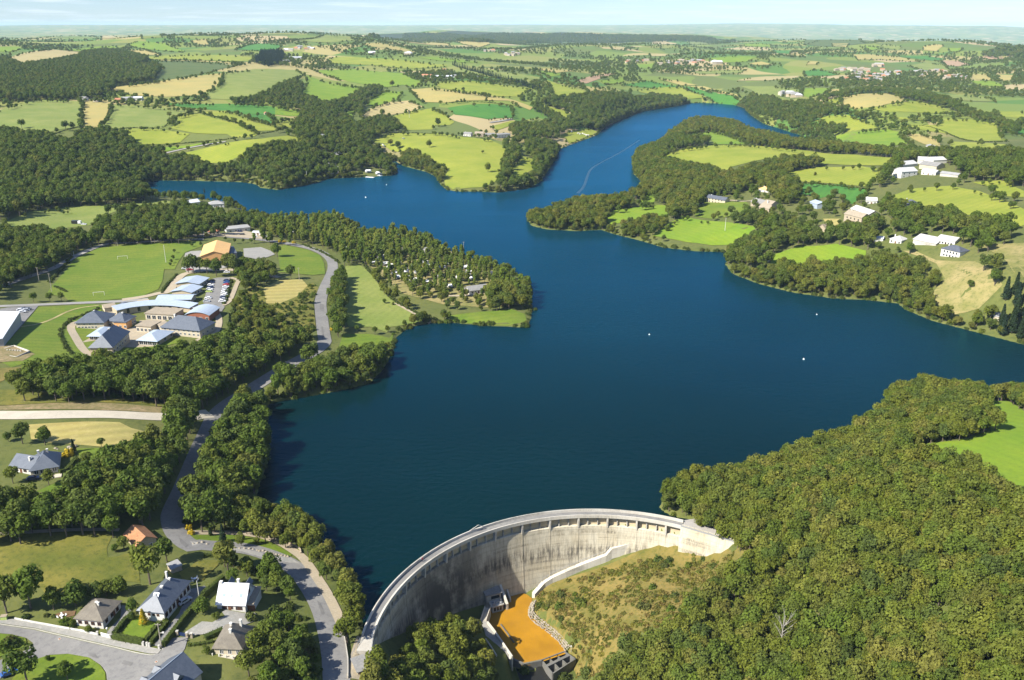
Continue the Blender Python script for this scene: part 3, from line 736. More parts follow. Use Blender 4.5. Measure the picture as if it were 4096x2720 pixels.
F('B','straw','small straw field above the far end of the lake',(2080,445),(2180,460),(2280,490),(2200,500),(2110,480))
F('B','straw','small tan field behind the long row of conifers',(1740,330),(1850,330),(2020,345),(1900,358))
F('B','grass_bright','green strip below the small tan field behind the conifers',(1740,338),(1900,363),(1960,370),(1850,385))
F('B','ploughed','reddish ploughed field above the far end of the lake',(2030,415),(2130,380),(2250,360),(2310,360),(2200,395),(2100,430))
F('B','grass_bright','green strip on the ridge in front of the far village',(970,255),(1100,250),(1250,270),(1400,290),(1300,290),(1100,275))
F('B','straw','pale tan hillside field right of the green skyline hill',(590,160),(700,155),(820,180),(950,215),(920,225),(750,190),(640,180))
F('B','grass_olive','rounded green hill field on the centre skyline',(120,140),(330,100),(480,115),(530,140),(380,155),(250,150))
F('B','straw','pale field below the blue wooded ridge',(880,150),(1050,148),(1180,160),(1170,175),(1040,170))
F('B','straw','second pale field below the blue wooded ridge',(1210,145),(1400,148),(1450,165),(1380,185),(1270,165))
F('B','grass_bright','small green clearing in the centre left wood',(0,590),(100,605),(190,620),(200,650),(100,650),(0,640))
F('B','grass_yellow','small sloping field above the lakeside camp houses',(0,685),(90,670),(160,710),(100,730),(0,720))
F('B','grass_bright','tiny green clearing left of the tan field',(475,620),(540,605),(520,660),(480,670))
F('C','grass_bright','small green field above the end of the lake',(125,320),(250,305),(260,330),(160,340))
F('C','grass_emerald','dark green field above the end of the lake',(240,340),(380,320),(550,350),(340,355))
F('C','grass_yellow','yellow field at the very end of the lake',(330,370),(450,352),(560,355),(680,410),(560,415),(480,400),(340,380))
F('C','grass_emerald','green strip running down to the end of the lake',(560,350),(640,355),(860,420),(880,445),(760,445),(690,405))
F('C','straw','tan strip beside the green strip at the end of the lake',(600,350),(680,350),(860,395),(850,410),(760,390))
F('C','straw','narrow tan field above the yellow field at the end of the lake',(440,310),(540,320),(650,345),(560,345))
F('C','grass_olive','pale field left of the farm with silos',(870,350),(1040,350),(1190,370),(1180,395),(1060,405),(960,400),(930,370))
F('C','grass_bright','green field right of the farm with silos',(1195,360),(1340,360),(1310,385),(1230,410),(1190,395))
F('C','straw','pale straw field below the far village',(1350,365),(1440,365),(1400,385),(1320,385))
F('C','stubble','long tan field left of the far village',(850,320),(920,305),(1000,298),(1180,295),(1160,310),(1000,320))
F('C','grass_emerald','dark green field left of the far village',(1200,270),(1280,260),(1390,285),(1340,295),(1210,295))
F('C','straw','long straw field above the far village',(1460,182),(1560,182),(1700,195),(1830,220),(1700,215),(1600,208),(1490,210))
F('C','grass_emerald','green field beyond the long straw field',(1690,190),(1850,190),(1950,205),(1880,215))
F('C','grass_olive','olive field behind the far village',(1750,240),(1850,225),(1940,235),(1980,265),(1830,265))
F('C','ploughed','pinkish brown ploughed field right of the far village',(1925,215),(2020,215),(2090,235),(2010,245),(1950,240))
F('C','straw','square straw field at the far right',(2085,285),(2160,285),(2215,320),(2110,315))
F('C','straw','straw field beside the square straw field',(2215,290),(2310,290),(2300,320),(2240,320))
F('C','grass_bright','green field below the square straw field',(2070,320),(2200,322),(2260,350),(2150,350))
F('C','grass_olive','flat olive field behind the wooded hill crest',(1900,390),(2050,395),(2190,410),(2210,430),(2040,425),(1940,410))
F('C','grass_yellow','bright field at the right edge behind the wooded hill',(2200,480),(2420,485),(2420,525),(2250,510))
F('C','straw','tan field on top of the wooded hill',(1395,410),(1500,390),(1640,388),(1720,410),(1750,430),(1600,455),(1470,470),(1410,445))
F('C','grass_yellow','green field on the right flank of the wooded hill',(1540,470),(1650,447),(1750,432),(1800,430),(1920,455),(2000,495),(1850,490),(1640,485))
F('C','grass_yellow','green field on the left flank of the wooded hill',(1285,430),(1393,410),(1405,445),(1320,437))
F('C','grass_yellow','sloping field above the right bank of the far lake arm',(1250,530),(1330,505),(1430,500),(1560,545),(1590,570),(1430,590),(1340,550))
F('C','grass_bright','green field beside the tip of the far lake arm',(1345,620),(1480,590),(1640,577),(1700,590),(1770,650),(1600,670),(1440,660),(1380,640))
F('C','grass_yellow','large green field right of the far lake arm',(1720,550),(1900,555),(1940,520),(2080,525),(2210,545),(2270,635),(2100,640),(1960,600),(1800,575))
F('C','straw','straw triangle between two tree belts',(1740,600),(1830,600),(1920,630),(1920,665),(1840,655))
F('C','grass_yellow','pale field right of the straw triangle',(1975,640),(2100,645),(2260,655),(2290,680),(2100,690),(1970,670))
F('C','grass_emerald','emerald corner field at the right edge',(2280,575),(2420,570),(2420,610),(2300,595))
F('C','grass_yellow','thin strip of field under the hill trees',(1580,510),(1740,515),(1890,525),(1730,525))
F('C','straw','tiny straw field left of the far village',(1225,220),(1280,220),(1270,235),(1220,235))
F('C','grass_bright','green field right of the far hamlet',(700,205),(850,190),(960,195),(900,220),(780,225))
F('C','stubble','tan patch on the far plain',(390,180),(470,180),(490,190),(400,192))
F('C','stubble','pale patch on the far plain',(190,140),(270,145),(260,160),(195,155))
F('C','straw','straw patch by the white farm building on the far plain',(705,230),(780,225),(790,238),(710,240))
F('C','straw','straw patch on the far right hill',(1350,125),(1440,125),(1430,145),(1355,140))
F('C','grass_dark','dull green hilltop on the right skyline',(1200,130),(1300,104),(1500,110),(1620,112),(1560,125),(1350,140))
F('C','straw','tan square on the far right slope',(1830,140),(1900,128),(1940,135),(1900,165),(1830,160))
F('C','grass_bright','small green field under the right skyline',(1500,140),(1560,138),(1620,150),(1560,160))
F('C','grass_olive','olive field under the right skyline',(1610,130),(1720,140),(1700,160),(1620,150))
F('C','grass_bright','green field near the right end of the skyline',(1960,150),(2040,150),(2020,165),(1970,170))
F('C','grass_olive','long olive field on the far plain',(600,110),(740,110),(750,125),(610,130))
F('C','grass_bright','green field on the far plain left of the hilltop',(880,125),(1030,128),(1030,145),(900,140))
F('C','grass_emerald','dark green field on the far plain',(1040,160),(1160,160),(1130,180),(1050,175))
F('C','ploughed','brown patch near the far right edge',(2110,195),(2200,192),(2300,205),(2180,208))
F('C','straw','straw patch above the long tan field',(910,230),(980,220),(1040,235),(960,238))
F('C','grass_olive','olive field in front of the far hamlet',(600,270),(760,265),(900,262),(860,282),(660,285))
F('C','grass_bright','green field below the far hamlet',(320,235),(420,230),(410,255),(330,255))
F('D','grass_bright','small green field on the wooded peninsula',(800,45),(900,32),(960,42),(1080,92),(910,92),(890,60))
F('D','grass_yellow','long bright field across the peninsula',(655,150),(760,115),(910,96),(1100,97),(1340,121),(1440,136),(1560,140),(1760,155),(1740,190),(1600,190),(1440,183),(1340,190),(1200,150),(980,200),(960,230),(900,195),(800,190))
F('D','grass_yellow','paler lower field on the peninsula with one bush',(1230,230),(1400,197),(1600,195),(1700,210),(1660,260),(1640,290),(1460,275),(1300,265))
F('D','grass_emerald','green field behind the hamlet houses',(1310,275),(1500,280),(1640,305),(1560,370),(1540,370),(1500,320),(1400,345),(1310,320))
F('D','grass_bright','bright green field behind the wooded spit',(390,440),(440,400),(640,375),(700,378),(705,420),(640,440),(500,450),(430,470))
F('D','grass_bright','bright green field sloping to the lake below the hamlet',(620,520),(700,460),(760,430),(960,455),(1110,480),(1030,555),(900,565),(780,550),(680,530))
F('D','grass_bright','small lawn strip beside the spit wood',(560,360),(620,310),(640,320),(630,360),(590,375))
F('D','grass_bright','green field above the shoreline wood on the right',(1170,650),(1190,610),(1300,570),(1480,558),(1620,590),(1620,610),(1600,635),(1450,640),(1370,645),(1280,665))
F('D','grass_yellow','large field at right above the white barn',(1710,345),(1830,300),(2020,285),(2150,310),(2361,395),(2440,420),(2440,490),(2361,470),(2330,480),(2250,440),(2200,430),(2080,420),(1960,395),(1850,385),(1800,375))
F('D','grass_yellow','sunny field at the right edge below the farm',(2120,270),(2260,260),(2361,310),(2361,340),(2280,335),(2200,290))
F('D','camp_ground','dry tan field with one round bush below the white house',(1790,590),(1850,590),(1950,635),(2130,640),(2200,670),(2240,720),(2260,750),(2150,860),(2030,890),(1950,840),(1930,790),(1990,720),(1950,650),(1880,620))
F('D','camp_ground','dry tan field at the right edge',(2130,565),(2361,555),(2440,560),(2440,730),(2361,715),(2310,690),(2260,620),(2200,590))
F('D','grass_bright','green field behind the white farm barns',(2090,200),(2200,190),(2240,200),(2150,210))
F('D','lawn','garden lawn of the lakeside hamlet',(810,400),(870,360),(1060,360),(1080,390),(980,430),(900,440),(820,430))
F('D','straw','small straw plot beside the stone houses',(1420,440),(1500,440),(1510,475),(1440,475))
F('S','lawn','lawn around the low school buildings',(330,812),(800,787),(880,800),(870,850),(700,920),(1000,950),(1390,930),(1500,1080),(1600,1100),(1300,1180),(900,1240),(700,1250),(600,1290),(300,1280),(100,1330),(0,1280),(-200,1290),(-200,1100),(60,1120),(180,990))
F('K','grass_olive','mown meadow right of the tree lined road',(875,520),(970,505),(1010,530),(1080,600),(1180,740),(1300,820),(1470,920),(1380,935),(1200,960),(1180,1000),(1060,960),(960,960),(900,960),(870,900))
F('K','lawn','green lawn inside the road bend by the sports hall',(380,390),(430,365),(600,400),(690,440),(722,500),(728,575),(640,585),(380,560),(400,540))
F('K','lawn','small lawn on the lakeshore below the meadow',(820,1126),(860,1010),(1040,1010),(1195,1040),(1225,1005),(1200,1126))
F('K','camp_ground','dry sunlit ground of the lakeside campsite',(1000,480),(1400,420),(1800,450),(2100,600),(2150,800),(1900,820),(1600,800),(1300,720),(1100,560))
F('K','lawn','grassy tip of the campsite peninsula',(1620,880),(1850,850),(2080,830),(2180,870),(2195,930),(2050,952),(1900,945),(1640,922))
F('K','straw','dry straw clearing left of the road',(280,680),(400,620),(560,615),(600,660),(520,740),(400,790),(300,790))
F('K','meadow_rough','rough scrubland between the school and the road',(100,760),(200,640),(280,680),(300,790),(400,790),(520,740),(600,660),(640,640),(680,680),(640,780),(660,960),(560,1000),(300,1000),(100,1000))
F('Q','grass_bright','bright green pasture at the right edge above the oak wood',(700,470),(760,445),(900,430),(1060,385),(1040,330),(1000,270),(970,220),(1216,290),(1400,340),(1400,870),(1216,775),(1070,680),(960,620),(925,570),(800,570),(640,540),(640,480))
F('J','straw','dry straw field below the white road',(240,730),(480,715),(700,705),(1000,710),(1100,760),(1260,800),(1100,860),(900,920),(680,900),(400,880),(260,850))
F('J','dry_scrub','dry grass bank left of the wood',(-60,260),(300,250),(400,240),(200,330),(80,340),(-60,400))
F('J','meadow_rough','rough grass strip above the white road',(-60,440),(300,440),(560,490),(900,490),(1230,520),(1390,590),(1200,560),(600,545),(-60,575))
F('J','bare_earth','brown earth verge of the white road',(-60,580),(600,548),(860,550),(1400,592),(1400,640),(900,612),(-60,610))
F('J','lawn','garden lawn of the blue slate house',(300,1290),(480,1210),(690,1180),(690,1060),(640,930),(880,925),(1000,960),(800,1260),(400,1300))
F('L','meadow_rough','rough olive meadow behind the houses at lower left',(-60,315),(300,282),(930,272),(980,310),(930,420),(940,500),(1010,500),(1180,430),(1210,620),(1220,720),(1000,700),(800,780),(650,800),(420,850),(300,700),(100,800),(-60,850))
F('M','lawn','picnic lawn with young trees between road and footpath',(-180,290),(0,300),(330,300),(440,325),(560,345),(700,415),(805,475),(785,495),(650,470),(450,420),(250,395),(0,360),(-120,330))
F('M','lawn','narrow lawn between footpath and lakeside trees',(260,270),(480,235),(560,290),(870,410),(870,440),(820,425),(640,350),(520,315),(420,282))
F('V','dry_scrub','dry grassy slope below the right end of the dam',(1222,1388),(1245,1358),(1398,1304),(1478,1268),(1560,1254),(1590,1256),(1640,1262),(1700,1246),(1735,1268),(1650,1330),(1600,1390),(1570,1430),(1490,1450),(1430,1490),(1400,1545),(1345,1560),(1310,1500),(1270,1470),(1240,1440))
F('V','forest_far','long blue wooded ridge on the horizon',(845,81),(930,78),(1000,77.5),(1150,76),(1250,79),(1400,81),(1560,81),(1650,90),(1700,95),(1620,97),(1500,96.5),(1300,95.5),(1100,96),(950,92),(860,86))
F('C','forest_far','dark wooded hill at the right edge of the skyline',(2130,178),(2200,155),(2280,142),(2361,142),(2440,146),(2440,200),(2300,188),(2200,188))
field_polys, field_lift = [], []
_LAY = dict(K=0, D=0)
for k, (t, m, label, pts) in enumerate(FIELDS):
    g = ground(t, pts)
    # each corner is where the sight line meets the hill; near corners stay true, far ones are kept ordered
    field_polys.append((g, m)); field_lift.append((ground(t, pts, 7.0), ground(t, pts, 3.5)))
    d = g[:, 1].mean()
    nm = 'lawn' if m == 'lawn' else 'wooded_hill' if m == 'forest_far' else 'field'
    patch(nm, M(m), g[:, :2], 0.03 * (k % 5) + .02, label=label, cat=nm.replace('_', ' '))

# ------------------------------------------------------------------ roads, paths, yards
def G(t, *pts): return ground(t, pts)
main_road = np.vstack([G('M',(1195,1640),(1190,1560),(1170,1300),(1100,1000),(1000,800),(880,640),(780,560),(650,500),(480,440),(300,410),(100,400),(-50,385)),
                       G('L',(1700,425),(1600,360),(1530,290),(1500,200)), G('J',(1440,1480),(1550,1250),(1650,1000),(1740,800),(1800,650),(1900,560),(2080,440),(2300,310)),
                       G('K',(735,1100),(715,1000),(700,870),(690,770),(725,670),(760,600),(785,540),(780,480),(725,430),(640,392),(500,362),(350,338),(200,318),(0,303))])
strip('road', M('asphalt'), main_road, 7.2, .10, 'grey asphalt road winding along the left shore of the lake', cat='road')
strip('path', M('gravel_grey'), G('S',(1750,230),(1500,236),(1300,248),(1100,265),(960,262),(850,290),(760,325),(640,378),(540,440),(480,470),(400,505),(300,535),(150,585),(0,640)), 5.0, .10, 'pale farm track curving round the left side of the football pitch', cat='path')
strip('road', M('road_white'), G('J',(-120,650),(0,652),(300,652),(700,645),(900,645),(1150,658),(1400,668),(1560,668),(1660,645),(1760,640)), 8.0, .14, 'new whitish concrete road at the left edge', cat='road')
strip('path', M('asphalt_pale'), G('S',(-100,812),(0,806),(200,800),(400,790),(800,770),(1170,756),(1270,745)), 5.0, .10, 'grey lane along the foot of the football pitch', cat='path')
strip('path', M('gravel'), G('S',(1050,752),(1270,720),(1370,692),(1450,690),(1490,620),(1560,535),(1650,512),(1900,492),(2100,500),(2400,560)), 5.5, .12, 'beige lane between the pitch and the school buildings', cat='path')
strip('path', M('gravel'), G('S',(1175,1212),(1000,1240),(800,1234),(720,1195),(640,1060),(605,1000),(620,960),(680,940)), 4.0, .16, 'beige footpath curving round the left end of the school', cat='path')
strip('path', M('gravel'), G('S',(1690,1105),(1850,1045),(1885,960),(1875,880),(1840,855)), 3.6, .16, 'beige footpath at the right end of the school', cat='path')
strip('path', M('gravel'), G('S',(1915,800),(1970,772),(2005,690),(2035,610),(2055,582),(1980,562)), 2.8, .16, 'narrow footpath beside the school car park', cat='path')
strip('path', M('gravel_grey'), G('A',(1180,975),(1300,945),(1450,915),(1640,885)), 4.0, .35, 'straight pale farm track through the left fields', cat='path')
strip('road', M('gravel_grey'), G('B',(1450,695),(1520,685),(1600,670)), 5.0, .5, 'short stretch of pale road above the lakeside hamlet', cat='road')
strip('path', M('gravel'), G('M',(1265,1160),(1190,980),(1100,800),(1000,650),(930,545),(880,490),(820,450),(700,372),(560,322),(440,302),(300,287),(100,287),(-100,285)), 3.2, .16, 'beige lakeside footpath beside the road', cat='path')
strip('path', M('gravel'), G('N',(25,1560),(50,1400),(75,1300),(110,1240)), 3.6, .14, 'sandy access path to the left end of the dam', cat='path')
strip('path', M('gravel'), G('L',(-60,305),(0,298),(300,280),(600,263),(850,260),(1040,264)), 1.8, .16, 'thin pale path along the edge of the olive meadow', cat='path')
strip('path', M('gravel'), G('K',(1240,790),(1330,840),(1430,900),(1490,935)), 2.0, .3, 'narrow sandy track along the campsite hedge', cat='path')
strip('path', M('gravel'), G('K',(1600,735),(1750,735),(1900,715),(1980,690)), 2.6, .2, 'sandy campsite lane by the grey roofed chalet', cat='path')
strip('path', M('gravel'), G('D',(940,352),(1000,355),(1060,362),(1130,345)), 3.0, .3, 'pale lane between the hamlet houses', cat='path')
strip('path', M('stubble'), G('S',(180,985),(320,965),(450,920),(560,860),(680,820),(850,800)), 1.4, .18, 'worn diagonal path across the school lawn', cat='path')
patch('yard', M('asphalt'), G('L',(-60,1080),(0,1090),(300,1134),(600,1204),(1000,1294),(1200,1343),(1330,1358),(1400,1325),(1425,1290),(1500,1205),(1640,1195),(1610,1300),(1590,1330),(1450,1470),(1300,1600),(1150,1680),(930,1680),(935,1560),(925,1500),(880,1440),(780,1375),(600,1342),(430,1352),(290,1400),(200,1450),(0,1560),(-60,1590),(-60,1420),(0,1400),(230,1310),(290,1250),(230,1205),(100,1172),(-60,1160))[:, :2], .10, 1.5, 'grey asphalt junction of the housing estate at lower left', cat='road')
patch('pavement', M('gravel_grey'), G('L',(-60,1045),(0,1052),(120,1042),(700,1148),(990,1218),(1250,1276),(1408,1308),(1375,1345),(1300,1345),(1000,1280),(600,1190),(300,1120),(-60,1070))[:, :2], .22, 1.2, 'sandy pavement along the white garden walls', cat='pavement')
patch('driveway', M('gravel_grey'), G('L',(1620,1150),(1760,1062),(1850,1068),(1960,1015),(1935,980),(1960,960),(2130,990),(2230,985),(2235,1052),(2130,1092),(1950,1142),(1760,1175),(1660,1185))[:, :2], .14, 1.2, 'gravel forecourt of the house with the glaring slate roof', cat='driveway')
patch('driveway', M('asphalt'), G('L',(1410,1285),(1340,1270),(1450,1130),(1560,990),(1600,900),(1660,780),(1780,750),(1810,770),(1700,890),(1560,1040))[:, :2], .13, 1.2, 'shaded asphalt driveway beside the long slate house', cat='driveway')
patch('driveway', M('asphalt'), G('L',(920,1180),(960,1120),(1050,1030),(1060,920),(1130,930),(1150,990),(1040,1130),(985,1190))[:, :2], .13, 1.2, 'shaded driveway beside the brown roofed bungalow', cat='driveway')
patch('car_park', M('asphalt'), G('S',(1870,562),(1975,560),(1965,600),(1900,780),(1930,815),(1905,852),(1820,858),(1790,800),(1745,785),(1770,690),(1795,605),(1830,570))[:, :2], .16, 2.0, 'grey school car park with two rows of cars', cat='car park')
patch('yard', M('asphalt_pale'), G('S',(1590,352),(1640,335),(1730,330),(1725,390),(1900,455),(1960,470),(1880,492),(1600,512),(1572,460))[:, :2], .14, 2.0, 'pale yard in front of the ochre sports hall', cat='yard')
patch('yard', M('asphalt_pale'), G('S',(2090,312),(2240,300),(2320,330),(2361,362),(2300,385),(2200,402),(2095,382))[:, :2], .14, 2.0, 'pale asphalt court right of the sports hall', cat='yard')
patch('yard', M('gravel_grey'), G('M',(200,425),(350,422),(600,482),(800,512),(872,560),(700,540),(500,492),(370,455))[:, :2], .17, 1.5, 'sandy lay-by between the road and the picnic lawn', cat='yard')
patch('yard', M('asphalt'), G('S',(0,830),(60,820),(230,810),(330,805),(230,920),(180,985),(60,1115),(0,1150),(-60,1150),(20,1060),(180,900),(80,880),(0,880))[:, :2], .15, 2.0, 'dark asphalt yard behind the big white roof', cat='yard')
patch('yard', M('gravel'), G('S',(880,900),(900,850),(1000,850),(1180,790),(1290,790),(1280,745),(1180,755),(1180,790),(1020,850),(950,880))[:, :2], .12, 2.0, 'service yard behind the school', cat='yard')
patch('yard', M('gravel'), G('S',(1200,930),(1400,915),(1480,985),(1460,1060),(1360,1150),(1180,1160),(1000,1160),(880,1090),(700,1120),(770,1080),(950,990),(1100,1000),(1180,970))[:, :2], .10, 2.0, 'paved courts between the school wings', cat='yard')
patch('football_pitch', M('lawn'), G('S',(400,700),(440,640),(590,470),(640,400),(840,310),(1100,275),(1720,250),(1740,290),(1590,345),(1535,420),(1500,490),(1410,490),(1395,590),(1360,660),(1200,730),(1000,745),(800,765),(600,770),(560,730))[:, :2], .08, 3.0, 'green football pitch with two white goals', cat='football pitch')
patch('yard', M('road_white'), G('B',(355,1010),(470,1005),(470,1040),(360,1045))[:, :2], .3, 3.0, 'pale beach terrace of the lakeside camp', cat='yard')
patch('yard', M('gravel'), G('S',(1480,180),(1900,185),(2100,160),(2280,200),(2250,230),(1950,210),(1650,212))[:, :2], .2, 3.0, 'pale parking ground behind the ochre sports hall', cat='yard')
# low kerbs
kb = MB(); wall_line(kb, G('L',(-60,1068),(0,1082),(300,1123),(600,1194),(1000,1284),(1200,1334),(1310,1352),(1370,1345),(1412,1312),(1425,1285))[:, :2], .22, .14, .2, 1.5); tag(kb.build('kerb', M('kerb')), 'pale kerb between the estate road and the sandy pavement', 'kerb', kind='structure')
kb = MB(); wall_line(kb, G('L',(280,1385),(430,1345),(600,1336),(780,1368),(885,1436),(930,1500),(942,1600))[:, :2], .25, .14, .2, 1.2); tag(kb.build('kerb', M('kerb')), 'curved kerb round the grassy traffic island', 'kerb', kind='structure')
kb = MB(); wall_line(kb, G('M',(780,520),(870,560),(920,640),(985,720),(1070,850),(1130,980))[:, :2], .25, .14, .2, 1.5); tag(kb.build('kerb', M('kerb')), 'pale kerb between the lakeside road and the footpath', 'kerb', kind='structure')
patch('lawn', M('lawn'), G('L',(285,1400),(430,1356),(600,1347),(775,1378),(875,1446),(918,1510),(925,1680),(80,1680),(110,1560),(220,1440))[:, :2], .20, 1.5, 'grassy traffic island with two trees at the bottom left', cat='lawn')
patch('lawn', M('lawn'), G('L',(-60,1165),(100,1178),(222,1208),(232,1240),(200,1290),(100,1330),(-60,1395))[:, :2], .18, 1.5, 'shrubby verge in the corner of the estate road', cat='lawn')
patch('lawn', M('lawn'), G('L',(1060,1170),(1130,1060),(1200,1010),(1340,1070),(1370,1090),(1270,1210))[:, :2], .14, 1.5, 'clipped front lawn of the long slate house', cat='lawn')
patch('vegetable_garden', M('meadow_rough'), G('L',(1560,640),(1740,525),(1920,530),(1900,570),(1770,700),(1600,705))[:, :2], .14, 1.5, 'leafy vegetable garden below the road bend', cat='garden')
patch('vegetable_garden', M('soil'), G('L',(450,1010),(560,970),(660,970),(650,1010),(560,1030))[:, :2], .14, 1.2, 'dug brown garden plot beside the brown roofed bungalow', cat='garden')
for k in range(2):
    mb = MB(); c = G('L', [(520,1215),(1362,1414)][k])[0]
    mb.tube((c[0], c[1], c[2] + .1), (c[0], c[1], c[2] + .22), .42, .42, 12)
    o = mb.build('manhole_cover', M('kerb')); tag(o, ['pale round manhole cover in the estate road below the bungalow', 'pale round manhole cover near the dark slate roof at the bottom'][k], 'manhole cover', 'manhole covers in the estate road')
    mb = MB(); mb.tube((c[0], c[1], c[2] + .22), (c[0], c[1], c[2] + .23), .28, .28, 12); mb.build('lid', M('rust'), o)
# darker repairs in the road surface
for k, (t, pts, lb) in enumerate([('K',[(690,790),(720,800),(716,850),(688,835)],'dark repaired patch in the lake road below the curved lawn'), ('L',[(1560,330),(1600,360),(1640,395),(1620,420),(1570,370)],'dark repaired patch in the road at the bend'), ('L',[(760,1330),(830,1345),(860,1385),(800,1370)],'dark stain on the estate junction above the traffic island'), ('M',[(1020,880),(1050,900),(1085,990),(1060,1000)],'dark repaired strip in the lower lake road'), ('L',[(1080,1400),(1160,1420),(1140,1450),(1060,1430)],'dark oil stain on the estate junction'), ('K',[(700,960),(712,960),(722,1050),(706,1050)],'long dark crack repair in the lake road')]):
    patch('road_repair', M('asphalt_dark'), ground(t, pts)[:, :2], .16, 1.0, lb, cat='road repair')
# boat wake on the lake
wk = plane('D', [(560,70),(470,130),(380,175),(330,205),(315,240),(300,290),(270,320)], .02)
wP = resample(smooth_line(wk), 6); wN = normals(wP); ww = np.interp(np.linspace(0, 1, len(wP)), [0, .5, 1], [1.6, 2.6, 3.4])
mat('wake', (.012,.060,.095), .35, (.003,.036,.062), .12, 5)
mesh_v = np.vstack([np.c_[wP + wN * (u * ww)[:, None], np.full(len(wP), .03)] for u in (-.5, .5)]); q = len(wP)
tag(mesh('wake', mesh_v, [(i, q + i, q + i + 1, i + 1)[::-1] for i in range(q - 1)], M('wake')), 'pale curving boat wake on the far arm of the lake', 'wake', kind='structure')
# ------------------------------------------------------------------ the dam
dam = empty('arch_dam', (CEN[0], CEN[1], 0), 0, 'tall curved concrete arch dam with pillared overflow openings across the near end of the lake', 'dam')
STEP_A = rad(8.65)
PA = [rad(93.9) + STEP_A * k for k in range(9, -4, -1)]        # pier angles, left to right
EDGES = [A0 + rad(3)] + PA + [A1]
def cyl(a, r, z): return (r * math.cos(a), r * math.sin(a), z)
def arc_solid(mb, a0, a1, prof, n):
    """sweep a closed (radius, height) outline round the arch from a0 to a1"""
    k = len(prof); n0 = len(mb.v)
    for i in range(n + 1):
        a = a0 + (a1 - a0) * i / n
        mb.v += [cyl(a, r, z) for r, z in prof]
    for i in range(n):
        for j in range(k):
            mb.f.append((n0 + i * k + j, n0 + i * k + (j + 1) % k, n0 + (i + 1) * k + (j + 1) % k, n0 + (i + 1) * k + j))
    mb.f += [tuple(n0 + j for j in range(k))[::-1], tuple(n0 + n * k + j for j in range(k))]
    return mb
R0 = RUP
for i in range(len(EDGES) - 1):                                  # one concrete block of the face between each two joints
    a0, a1 = EDGES[i], EDGES[i + 1]
    if abs(a1 - a0) < rad(1): continue
    g = 0.03 / R0
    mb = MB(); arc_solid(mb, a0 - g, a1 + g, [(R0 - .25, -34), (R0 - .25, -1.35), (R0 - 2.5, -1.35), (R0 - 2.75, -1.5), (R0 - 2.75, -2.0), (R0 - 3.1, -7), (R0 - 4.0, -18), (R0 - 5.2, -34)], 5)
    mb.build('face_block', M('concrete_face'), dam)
    mb = MB(); arc_solid(mb, a0, a1, [(R0 - .3, -1.34), (R0 - .3, 2.42), (R0 - 1.6, 2.42), (R0 - 1.6, -1.34)], 5)
    mb.build('overflow_wall', M('niche'), dam)
for a in PA:                                                     # piers with a rib running down the face, slender columns between
    mb = MB(); h = .33 / R0
    arc_solid(mb, a + h, a - h, [(R0 - 1.61, -1.9), (R0 - 1.61, 2.42), (R0 - 3.2, 2.42), (R0 - 3.2, .9), (R0 - 2.98, -1.9)], 1)
    mb.build('pier', M('concrete_pale'), dam)
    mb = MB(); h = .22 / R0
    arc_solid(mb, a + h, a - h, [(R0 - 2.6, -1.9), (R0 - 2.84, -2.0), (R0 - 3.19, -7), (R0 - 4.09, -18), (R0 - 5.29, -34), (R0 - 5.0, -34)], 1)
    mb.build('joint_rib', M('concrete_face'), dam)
for i in range(len(EDGES) - 1):
    a0, a1 = EDGES[i], EDGES[i + 1]
    if abs(a1 - a0) < rad(6): continue
    for u in (1 / 3, 2 / 3):
        a = a0 + (a1 - a0) * u; h = .17 / R0; mb = MB()
        arc_solid(mb, a + h, a - h, [(R0 - 1.61, -1.34), (R0 - 1.61, 2.42), (R0 - 2.0, 2.42), (R0 - 2.45, -1.34)], 1)
        mb.build('column', M('concrete'), dam)
N_ = 60
for nm, prof, m in (('deck', [(R0 - .02, 2.44), (R0 - .02, 3.0), (R0 - 3.0, 3.0), (R0 - 3.0, 2.44)], 'asphalt'),
                    ('upstream_parapet', [(R0 + .02, 2.3), (R0 + .02, 4.0), (R0 - .34, 4.0), (R0 - .34, 3.002)], 'concrete_pale'),
                    ('downstream_parapet', [(R0 - 3.002, 2.2), (R0 - 3.002, 3.5), (R0 - 3.30, 3.5), (R0 - 3.30, 2.2)], 'concrete_pale'),
                    ('kerb', [(R0 - 2.55, 3.002), (R0 - 2.55, 3.2), (R0 - 2.99, 3.2), (R0 - 2.99, 3.002)], 'concrete_pale')):
    mb = MB(); arc_solid(mb, A0 + rad(2.5), A1, prof, N_); mb.build(nm, M(m), dam)
# straight wing wall and paved plaza at the right end
def loc(p): return (p[0] - CEN[0], p[1] - CEN[1])
w0 = cyl(A1, R0 - 3.0, 0)[:2]; w1 = loc(plane('O', (1318, 447), 3.2)[0]); wd = Vector((w1[0] - w0[0], w1[1] - w0[1])).normalized(); wn_ = Vector((wd.y, -wd.x))
if wn_.y > 0: wn_ = -wn_
def wing(s0, s1, prof):
    a = Vector(w0) + wd * s0; b_ = Vector(w0) + wd * s1; mb = MB(); k = len(prof)
    mb.v = [(*(a + wn_ * r), z) for r, z in prof] + [(*(b_ + wn_ * r), z) for r, z in prof]
    mb.f = [(j, (j + 1) % k, k + (j + 1) % k, k + j) for j in range(k)] + [tuple(range(k))[::-1], tuple(range(k, 2 * k))]
    return mb
WL = (Vector(w1) - Vector(w0)).length
for k in range(3):
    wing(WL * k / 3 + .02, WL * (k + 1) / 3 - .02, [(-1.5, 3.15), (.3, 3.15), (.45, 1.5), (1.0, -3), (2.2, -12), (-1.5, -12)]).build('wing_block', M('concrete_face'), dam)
wing(0, WL, [(.05, 3.16), (.05, 3.45), (.33, 3.45), (.33, 3.16)]).build('wing_coping', M('metal_grey'), dam)
rl = MB()
